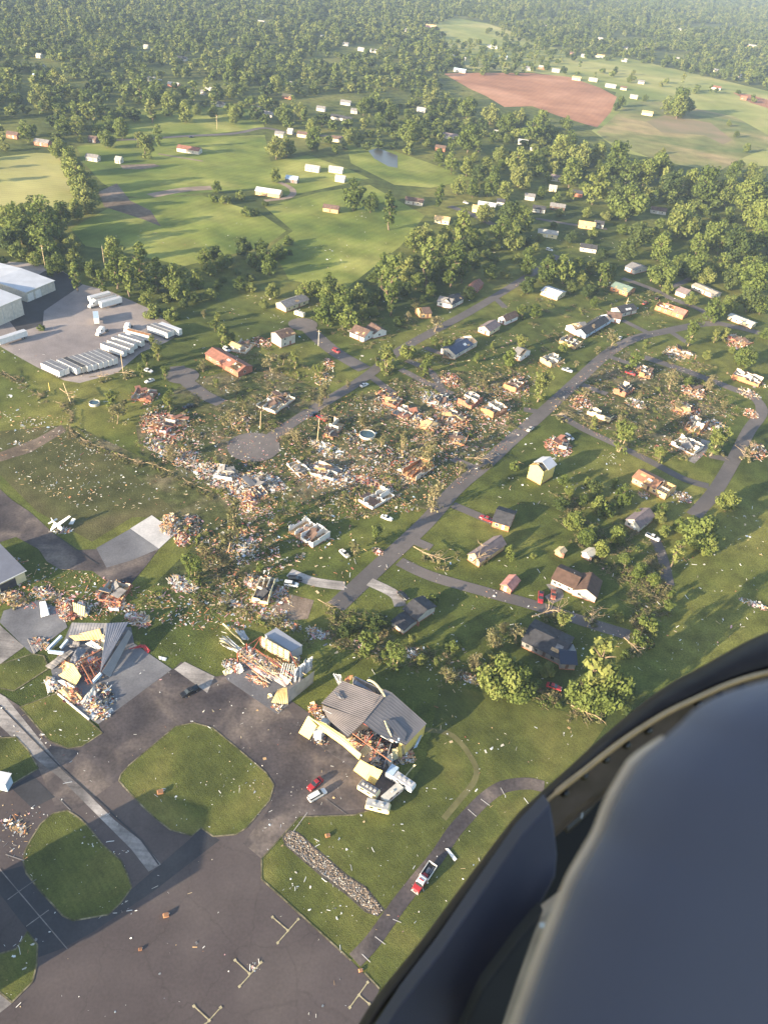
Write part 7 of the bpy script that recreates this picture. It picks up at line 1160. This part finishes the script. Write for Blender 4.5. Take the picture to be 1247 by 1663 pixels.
# ------------------------------------------------------------------ scattered debris
DREG = [ # polygon, pieces, palette, size
 ([K3(*p) for p in ((0, 760), (340, 780), (640, 1010), (1000, 1180), (1100, 1247), (820, 1247), (560, 1247), (400, 1240), (60, 1090), (0, 1000))], 900, 'straw', .62),
 ([(0, 900), (240, 950), (440, 940), (440, 1010), (360, 1030), (250, 1010), (120, 990), (0, 990)], 1500, 'carpet', .85), ([(30, 955), (180, 960), (220, 985), (170, 1010), (90, 1000), (40, 985)], 420, 'red', .8), ([(400, 940), (470, 950), (480, 1000), (420, 1010)], 350, 'carpet', .9), ([(250, 960), (420, 970), (380, 1080), (300, 1090), (230, 1030)], 120, 'field', .8), ([(300, 840), (450, 850), (470, 1000), (400, 1010), (330, 930)], 1300, 'carpet', .9),
 ([(230, 650), (440, 690), (640, 620), (860, 600), (860, 700), (760, 780), (680, 830), (540, 850), (430, 830), (330, 790), (230, 730)], 7500, 'carpet', .75), ([(470, 740), (620, 760), (680, 700), (760, 620), (850, 620), (830, 680), (740, 740), (640, 800), (500, 790)], 3600, 'carpet', .8), ([(330, 780), (440, 790), (450, 850), (400, 850)], 900, 'carpet', .8), ([(230, 680), (310, 690), (340, 770), (260, 750)], 700, 'carpet', .8), ([(300, 600), (440, 560), (600, 640), (470, 700), (330, 680)], 420, 'mix', .8), ([(600, 580), (760, 520), (900, 560), (880, 640), (760, 660), (640, 640)], 1100, 'carpet', .75), ([(880, 660), (1000, 560), (1150, 590), (1200, 660), (1170, 740), (1080, 750), (990, 720)], 2600, 'carpet', .75), ([(440, 850), (560, 840), (600, 880), (560, 960), (470, 980), (430, 930)], 330, 'mix', .9),
 ([(860, 690), (1010, 730), (1030, 800), (880, 850), (800, 820)], 260, 'field', .8), ([(620, 900), (900, 880), (1000, 960), (960, 1100), (720, 1120), (560, 1040)], 420, 'field', .7), ([(860, 1000), (1230, 940), (1247, 1000), (1120, 1080), (960, 1130)], 260, 'field', .75), ([(920, 780), (1150, 800), (1247, 820), (1247, 980), (1100, 960), (950, 930)], 300, 'field', .7),
 ([(830, 440), (1140, 470), (1060, 560), (900, 560), (800, 520)], 420, 'mix', .8), ([(420, 480), (700, 470), (800, 470), (620, 590), (450, 570)], 260, 'field', .8), ([(720, 370), (1000, 380), (1050, 460), (860, 450)], 220, 'field', .9), ([(430, 330), (700, 340), (640, 440), (470, 450)], 130, 'field', .9), ([(120, 370), (430, 360), (420, 420), (180, 410)], 60, 'field', .9), ([(0, 560), (280, 610), (240, 740), (0, 700)], 190, 'field', .9), ([(280, 480), (440, 470), (430, 560), (320, 590)], 110, 'field', .8),
 ([(195, 1180), (440, 1180), (445, 1350), (260, 1350)], 150, 'field', .6), ([(40, 1320), (215, 1320), (210, 1490), (60, 1490)], 110, 'field', .6), ([(0, 1490), (60, 1520), (50, 1630), (0, 1630)], 30, 'field', .6), ([(0, 1360), (560, 1400), (600, 1663), (0, 1663)], 150, 'field', .5), ([(425, 1330), (700, 1230), (800, 1300), (640, 1500), (560, 1550), (430, 1420)], 190, 'field', .6), ([(700, 1150), (960, 1150), (860, 1330), (740, 1300)], 80, 'field', .6), ([(620, 1480), (760, 1330), (840, 1340), (650, 1600)], 60, 'field', .5), ([(0, 1000), (120, 1100), (200, 1240), (100, 1300), (0, 1280)], 130, 'field', .6), ([(220, 1090), (360, 1040), (600, 1260), (440, 1400), (420, 1300)], 150, 'field', .5), ([(500, 1020), (760, 1080), (720, 1240), (690, 1150), (560, 1080)], 110, 'field', .6), ([(0, 1300), (70, 1310), (50, 1400), (0, 1400)], 110, 'mix', .5), ([(40, 1070), (170, 1130), (150, 1220), (60, 1180)], 90, 'field', .6),
 ([(250, 960), (600, 1040), (820, 1090), (980, 1150), (960, 1165), (780, 1110), (560, 1060), (400, 1010)], 260, 'white', .8)]
PCS = []
rg = random.Random(99)
for poly, n, pal, s in DREG:
    n = int(n * (.55 if pal == 'field' else .8))
    x0, x1 = min(p[0] for p in poly), max(p[0] for p in poly); y0, y1 = min(p[1] for p in poly), max(p[1] for p in poly); k = 0
    cl = [(rg.uniform(x0, x1), rg.uniform(y0, y1), rg.uniform(4, 26)) for _ in range(max(3, n // 22))]
    while k < n:
        x, y = rg.uniform(x0, x1), rg.uniform(y0, y1)
        if rg.random() < (.3 if pal == 'field' else .62): a, b, r = rg.choice(cl); x, y = a + rg.gauss(0, r * 1.3), b + rg.gauss(0, r * .6)
        if inpoly(x, y, poly): PCS.append((x, y, pal, s)); k += 1
PCS.sort(key=lambda q: -ppm(q[0], q[1]) * q[3]); 
SH = []
for i in range(14):
    mb = MB([(WHITE, WHITE, OFFW, WHITE, PALEW, LBLUE, OFFW, WHITE, WOOD, WHITE, GREY, WHITE, ORANGE, OFFW)[i]]); r2 = random.Random(i)
    if i % 3 == 0: a_ = Vector((0, 0, .05)); b_ = Vector((r2.uniform(1.0, 1.8), 0, .1)); mb.bar(a_, b_, .22, .06); mb.bar(b_, b_ + Vector((.5, r2.uniform(-.4, .4), .05)), .2, .06)
    elif i % 3 == 1:
        k = 5; pts = [(math.cos(t * 1.257 + r2.uniform(-.3, .3)) * r2.uniform(.35, .75), math.sin(t * 1.257) * r2.uniform(.3, .6), r2.uniform(.04, .25)) for t in range(k)]; mb.slabquad(pts, .05)
    else: mb.bar((0, 0, .08), (r2.uniform(.7, 1.2), 0, .16), .4, .05); mb.bar((.2, .1, .2), (.5, .4, .3), .15, .05)
    SH.append((mb.data('debris_scrap'), ('white', 'white', 'off-white', 'white', 'pale wooden', 'pale blue', 'off-white', 'white', 'brown wooden', 'white', 'grey', 'white', 'orange', 'off-white')[i], ('strip', 'sheet', 'board')[i % 3]))
def landmark(x, y):
    return min(LM, key=lambda q: (q[0] - x) ** 2 + (q[1] - y) ** 2)[2]
LM = [(320, 1270, 'on the big grass island'), (130, 1410, 'on the rounded grass island'), (25, 1570, 'on the corner grass island'), (300, 1530, 'on the wide apron'), (450, 1600, 'on the wide apron'), (500, 1430, 'beside the riprap ditch'), (640, 1350, 'on the mown ground by the path'), (820, 1220, 'on the mown ground below the trees'), (100, 1150, 'on the grass by the collapsed hangar'), (480, 1220, 'on the ramp by the yellow hangar'), (20, 1360, 'on the ramp edge'), (600, 1090, 'behind the yellow hangar'), (300, 1040, 'on the lawn by the frame hangar'), (700, 1400, 'beyond the paved path'), (200, 1300, 'on the worn taxi strip'), (1000, 1040, 'on the east field'), (150, 790, 'on the torn field')]
N_IND = 0; rest = MB(RUB)
for (x, y, pal, s) in PCS:
    p = P(x, y)
    if N_IND < 280 and y > 1010 and pal == 'field':
        w_ = [3, 3, 2, 3, 2, .6, 2, 3, 1, 3, .6, 3, .3, 2]; i = rg.choices(range(14), w_)[0]; o = bpy.data.objects.new('debris_' + SH[i][2], SH[i][0]); C.objects.link(o); o.location = (p.x, p.y, .1); f_ = s * rg.choice([.25, .3, .4, .5, .7, 1.1]); o.scale = (f_ * rg.uniform(.8, 1.5), f_, f_); o.rotation_euler = (rg.gauss(0, .1), rg.gauss(0, .1), rg.uniform(0, 6.28))
        wh = landmark(x, y); tag(o, f'{SH[i][1]} debris {SH[i][2]} lying {wh}', 'debris', f'{SH[i][1]} debris {SH[i][2]}s {wh}'); N_IND += 1
    else: piece(rest, p.x, p.y, .03, pal, s * rg.choice([.3, .4, .5, .7, 1.0]), .5, rg)
o = rest.build('scattered_debris'); tag(o, 'scattered boards sheets and scraps strewn over lawns and roads', 'debris', None, 'stuff')
for x, y, s in ((*KA(782, 120), 1.6), (*KA(810, 718), 1.3), (*KA(685, 882), .8), (*KB(348, 330), 1.2), (*KB(508, 985), .9)):
    p = P(x, y); mb = MB([ORANGE, OFFW]); mb.box((0, 0, .3 * s), (.9 * s, .7 * s, .5 * s), rot(.4, .2, .15), 0); mb.box((.35 * s, .3 * s, .2 * s), (.5 * s, .2 * s, .1), rot(1, .3, .2), 1); o = mb.build('orange_box'); o.location = p; tag(o, f'orange broken box lying {landmark(x, y)}', 'box', 'orange broken boxes'); 
# ------------------------------------------------------------------ the helicopter's door, close to the lens
HROOT = tag(empty('helicopter', HC(900, 1400, .7)), 'dark helicopter door frame with riveted rim and grey blue door panel', 'helicopter'); HO = Vector(HROOT.location)
def hc(x, y, d): return HC(x, y, d) - HO
KP = K(832, 1000, 415, 1041)
RUBM = mat('dark_frame_paint', (.040, .032, .030), .6, .15, 30, spec=.25); RIMM = mat('sunlit_gold_rim', (.55, .38, .22), .35, .12, 40, metallic=.4); BANDM = mat('brown_riveted_strip', (.095, .068, .058), .5, .2, 40, spec=.4)
NAVYM = mat('navy_panel_plastic', (.062, .063, .092), .6, .08, 12, spec=.4); PANELM = mat('grey_blue_panel_plastic', (.205, .195, .232), .65, .04, 6, spec=.2); OLIVE = mat('olive_sill', (.52, .39, .27), .6, .12, 25); TANE = mat('sunlit_tan_edge', (.75, .57, .43), .55, .1, 25)
outer = [(1300, 1008), (1247, 1026), (1215, 1040), (1183, 1057), (1135, 1084), (1087, 1110), (1045, 1140), (1003, 1174), (964, 1208), (932, 1238), (896, 1270), (864, 1299), (832, 1331), (750, 1438), (683, 1528), (616, 1611), (582, 1663), (550, 1720)]
rim = [(1300, 1080), (1247, 1092), (1215, 1100), (1175, 1114), (1135, 1132), (1087, 1155), (1047, 1179), (1011, 1203), (978, 1228), (948, 1252), (912, 1280), (874, 1313), (838, 1349), (764, 1450), (700, 1540), (636, 1622), (606, 1668), (576, 1720)]
def sweep(name, secs, m, closed=True, smooth=True):
    """secs: list of rings of points"""
    mb = MB(m); k = len(secs[0])
    for s in secs: mb.v += [tuple(p) for p in s]
    for i in range(len(secs) - 1):
        for j in range(k if closed else k - 1): a = i * k + j; b = i * k + (j + 1) % k; mb.f.append((a, b, b + k, a + k)); mb.mi.append(0)
    return mb.build(name, HROOT, smooth)
def dense(pts, n=6): return [tuple(p)[:2] for p in smooth_line([Vector((x, y, 0)) for x, y in pts], n)]
o_, r_ = dense(outer), dense(rim); rings = []
for (a, b), (c, d) in zip(o_, r_):
    L_ = lambda t, dep: hc(a + (c - a) * t, b + (d - b) * t, dep); rings.append([L_(0, .80), L_(.0, .765), L_(.12, .745), L_(.45, .728), L_(.8, .722), L_(1.0, .73), L_(1.15, .77), L_(2.6, .80)])
sweep('door_frame', rings, RUBM)
rings = []
for i, (c, d) in enumerate(r_):
    if c < 815: continue
    n_ = r_[min(i + 1, len(r_) - 1)]; p_ = r_[max(i - 1, 0)]; tx, ty = n_[0] - p_[0], n_[1] - p_[1]; l_ = math.hypot(tx, ty); nx, ny = -ty / l_, tx / l_; R_ = 5.2 if c > 900 else 3.0
    rings.append([hc(c + nx * R_ * math.cos(t), d + ny * R_ * math.cos(t), .722 + .004 * math.sin(t)) for t in [2 * math.pi * k / 10 for k in range(10)]])
sweep('rim', rings, RIMM)  # the sun on this rim is put into its gold colour
RIVM = mat('dark_rivet', (.030, .024, .022), .3, .1, 60, spec=.6)
band = [(c, d) for (c, d) in r_ if c > 860]; rings = []
for i, (c, d) in enumerate(band):
    n_ = band[min(i + 1, len(band) - 1)]; p_ = band[max(i - 1, 0)]; tx, ty = n_[0] - p_[0], n_[1] - p_[1]; l_ = math.hypot(tx, ty); nx, ny = ty / l_, -tx / l_
    if ny < 0: nx, ny = -nx, -ny
    wd = 26 + 22 * min(1, max(0, (1150 - c) / 150)); rings.append([hc(c + nx * wd * t, d + ny * wd * t, dp) for t, dp in ((0, .745), (.15, .752), (.8, .756), (1.0, .762), (1.1, .80))])
sweep('rivet_strip', rings, BANDM, False)
for x, y in ((550, 457), (463, 516), (378, 574), (291, 641), (212, 712), (850, 320), (755, 348), (940, 292)):
    px, py = KP(x, y); px, py = px + 0, py + 4; q = bmesh.new(); bmesh.ops.create_uvsphere(q, u_segments=14, v_segments=8, radius=.0046); me = bpy.data.meshes.new('rivet'); q.to_mesh(me); q.free(); me.materials.append(RIVM); me.polygons.foreach_set('use_smooth', [True] * len(me.polygons)); child('rivet', me, HROOT, hc(px, py, .752))
def plate(name, pts, d, th, m, bev=.004, tilt=None):
    q = bmesh.new(); vs = [q.verts.new(hc(x, y, d + (tilt(x, y) if tilt else 0))) for x, y in pts]; f = q.faces.new(vs); q.normal_update()
    if f.normal.dot(FWD) > 0: f.normal_flip()
    r = bmesh.ops.extrude_face_region(q, geom=[f]); ev = [g for g in r['geom'] if isinstance(g, bmesh.types.BMVert)]
    for v in ev: v.co += FWD * th
    bmesh.ops.recalc_face_normals(q, faces=q.faces[:]); me = bpy.data.meshes.new(name); q.to_mesh(me); q.free(); me.materials.append(m); o = bpy.data.objects.new(name, me); C.objects.link(o); o.parent = HROOT
    if bev: bm_ = o.modifiers.new('edge', 'BEVEL'); bm_.width = bev; bm_.segments = 3; bm_.limit_method = 'ANGLE'
    return o
plate('lower_panel', [(845, 1359), (871, 1331), (893, 1306), (900, 1345), (905, 1390), (902, 1425), (880, 1467), (835, 1528), (780, 1604), (738, 1680), (602, 1706), (650, 1632), (713, 1549), (776, 1458)], .69, .03, NAVYM, .0025)
plate('back_panel', [(870, 1330), (960, 1255), (1060, 1200), (1140, 1150), (1290, 1110), (1290, 1720), (700, 1720), (780, 1600), (860, 1500)], .86, .02, BLACK, 0)  # black backing added so the gaps between the door parts look dark
plate('door_sill', [(934, 1450), (925, 1470), (880, 1560), (850, 1650), (845, 1720), (735, 1720), (790, 1606), (848, 1530), (880, 1490)], .66, .02, OLIVE, .004)
plate('seat_edge', [(884, 1478), (870, 1512), (842, 1590), (812, 1680), (800, 1720), (730, 1720), (782, 1608), (840, 1530)], .64, .02, mat('black_seat_edge', (.022, .022, .024), .6, .1, 20), .003)  # added dark plate stands in for the dark gap along the sill
for x, y, w_, h_ in ((880, 1503, 4, 3.6), (894, 1503, 6, 3.2)): plate('white_mark', [(x - w_, y - h_), (x + w_, y - h_), (x + w_, y + h_), (x - w_, y + h_)], .636, .001, WHITE, 0)
# latch in the recess
plate('latch_plate', [(914, 1345), (925, 1315), (965, 1280), (990, 1262), (985, 1285), (960, 1320), (935, 1345), (920, 1358)], .80, .02, mat('latch_black', (.03, .026, .026), .35, .1, 20, spec=.5), .004)
mb = MB(SILVER); tp = [hc(*KP(x, y), .792) for x, y in ((225, 845), (240, 820), (270, 795), (283, 800), (280, 825))]
for i in range(4): mb.tube(tp[i], tp[i + 1], .0011, .0011, 6)
mb.build('latch_handle', HROOT)
# the big padded panel, edge rolled over, nearest of all to the lens
KD = K(597, 975, 650, 1247)
le = dense([KD(*p) for p in ((1420, 215), (1247, 248), (1120, 285), (1030, 330), (968, 388), (908, 442), (848, 502), (802, 572), (765, 640), (730, 730), (690, 800), (645, 880), (605, 980), (565, 1080), (525, 1190), (475, 1330), (430, 1460))], 4)
rings = []; nL = len(le); PD = .26
for i, (x, y) in enumerate(le):
    yr = 1090 + (i / (nL - 1)) * 760; xr = 1480; row = []
    for u, dep in ((.006, PD + .05), (0.0, PD + .022), (.012, PD + .012), (.035, PD + .007), (.08, PD + .002), (.2, PD - .008), (.4, PD - .016), (.7, PD - .022), (1.0, PD - .025)): row.append(hc(x + (xr - x) * u, y + (yr - y) * u, dep))
    rings.append(row)
sweep('door_panel', rings, PANELM, False)
rings = []; lo = [q for q in le if 1085 > q[0]]
for i, (x, y) in enumerate(lo):
    n_ = lo[min(i + 1, len(lo) - 1)]; p_ = lo[max(i - 1, 0)]; tx, ty = n_[0] - p_[0], n_[1] - p_[1]; l_ = math.hypot(tx, ty); nx, ny = ty / l_, -tx / l_
    if nx > 0: nx, ny = -nx, -ny
    wd = 13 * min(1, i / 6) + 5; dp = PD + .075
    rings.append([hc(x + nx * wd * t, y + ny * wd * t, dp + e) for t, e in ((1.0, .02), (1.0, .006), (.7, 0), (.2, -.003), (-1, -.003))])
sweep('edge_trim', rings, TANE, False)  # sunlight on the panel edge is put into the tan colour
# unseen plate standing in for the cabin side, added to keep sun off the door
cc = -sdir * 1.0 + RI * .22 - UI * .05; mb = MB(NAVYM); n1 = sdir.cross(Vector((0, 0, 1))).normalized(); n2 = sdir.cross(n1).normalized()
ctr = CAM - HO - sdir * .75 + Vector((.14, 0, -.22))
mb.slabquad([ctr - n1 * .75 - n2 * .9, ctr + n1 * .75 - n2 * .9, ctr + n1 * .75 + n2 * .9, ctr - n1 * .75 + n2 * .9], .03); mb.build('cabin_shade_plate', HROOT)

# ------------------------------------------------------------------ haze
hz = MB([]); hz.bx(-16200, 16200, -3200, 16200, -1.2, 230); hz.mats = []
me = bpy.data.meshes.new('haze'); me.from_pydata(hz.v, [], hz.f); me.update(); ho = bpy.data.objects.new('haze', me); C.objects.link(ho); ho['kind'] = 'stuff'; ho['label'] = 'thin bluish morning haze over the valley'; ho['category'] = 'haze'
hm = bpy.data.materials.new('haze'); hm.use_nodes = True; n = hm.node_tree; n.nodes.clear(); pv = n.nodes.new('ShaderNodeVolumePrincipled'); mo = n.nodes.new('ShaderNodeOutputMaterial'); n.links.new(pv.outputs[0], mo.inputs['Volume'])
pv.inputs['Color'].default_value = (.46, .60, .84, 1); pv.inputs['Density'].default_value = .000105; pv.inputs['Anisotropy'].default_value = 0.0; me.materials.append(hm)


# ------------------------------------------------------------------ labels: repeats that read alike get their place in the line, large crowds a group
ORD = ['first', 'second', 'third', 'fourth', 'fifth', 'sixth', 'seventh', 'eighth', 'ninth', 'tenth', 'eleventh', 'twelfth']
by = {}
bpy.context.view_layer.update()
for o in C.objects:
    if o.parent is None and 'label' in o: by.setdefault(o['label'], []).append(o)
for lab, os_ in by.items():
    if len(os_) < 2: continue
    os_.sort(key=lambda o: proj(o.matrix_world.translation)[0])
    if len(os_) <= 12 and len(lab.replace(',', ' ').replace('-', ' ').split()) <= 12 and 'debris' not in lab and 'fallen' not in lab:
        for i, o in enumerate(os_):
            o['label'] = f'{lab}, {ORD[i]} from the left'
            o['group'] = lab if 'group' not in o else o['group']
    else:
        for o in os_: o['group'] = o.get('group') or lab
for o in C.objects:
    for k_ in ('auto', 'where', '_px'):
        if k_ in o: del o[k_]
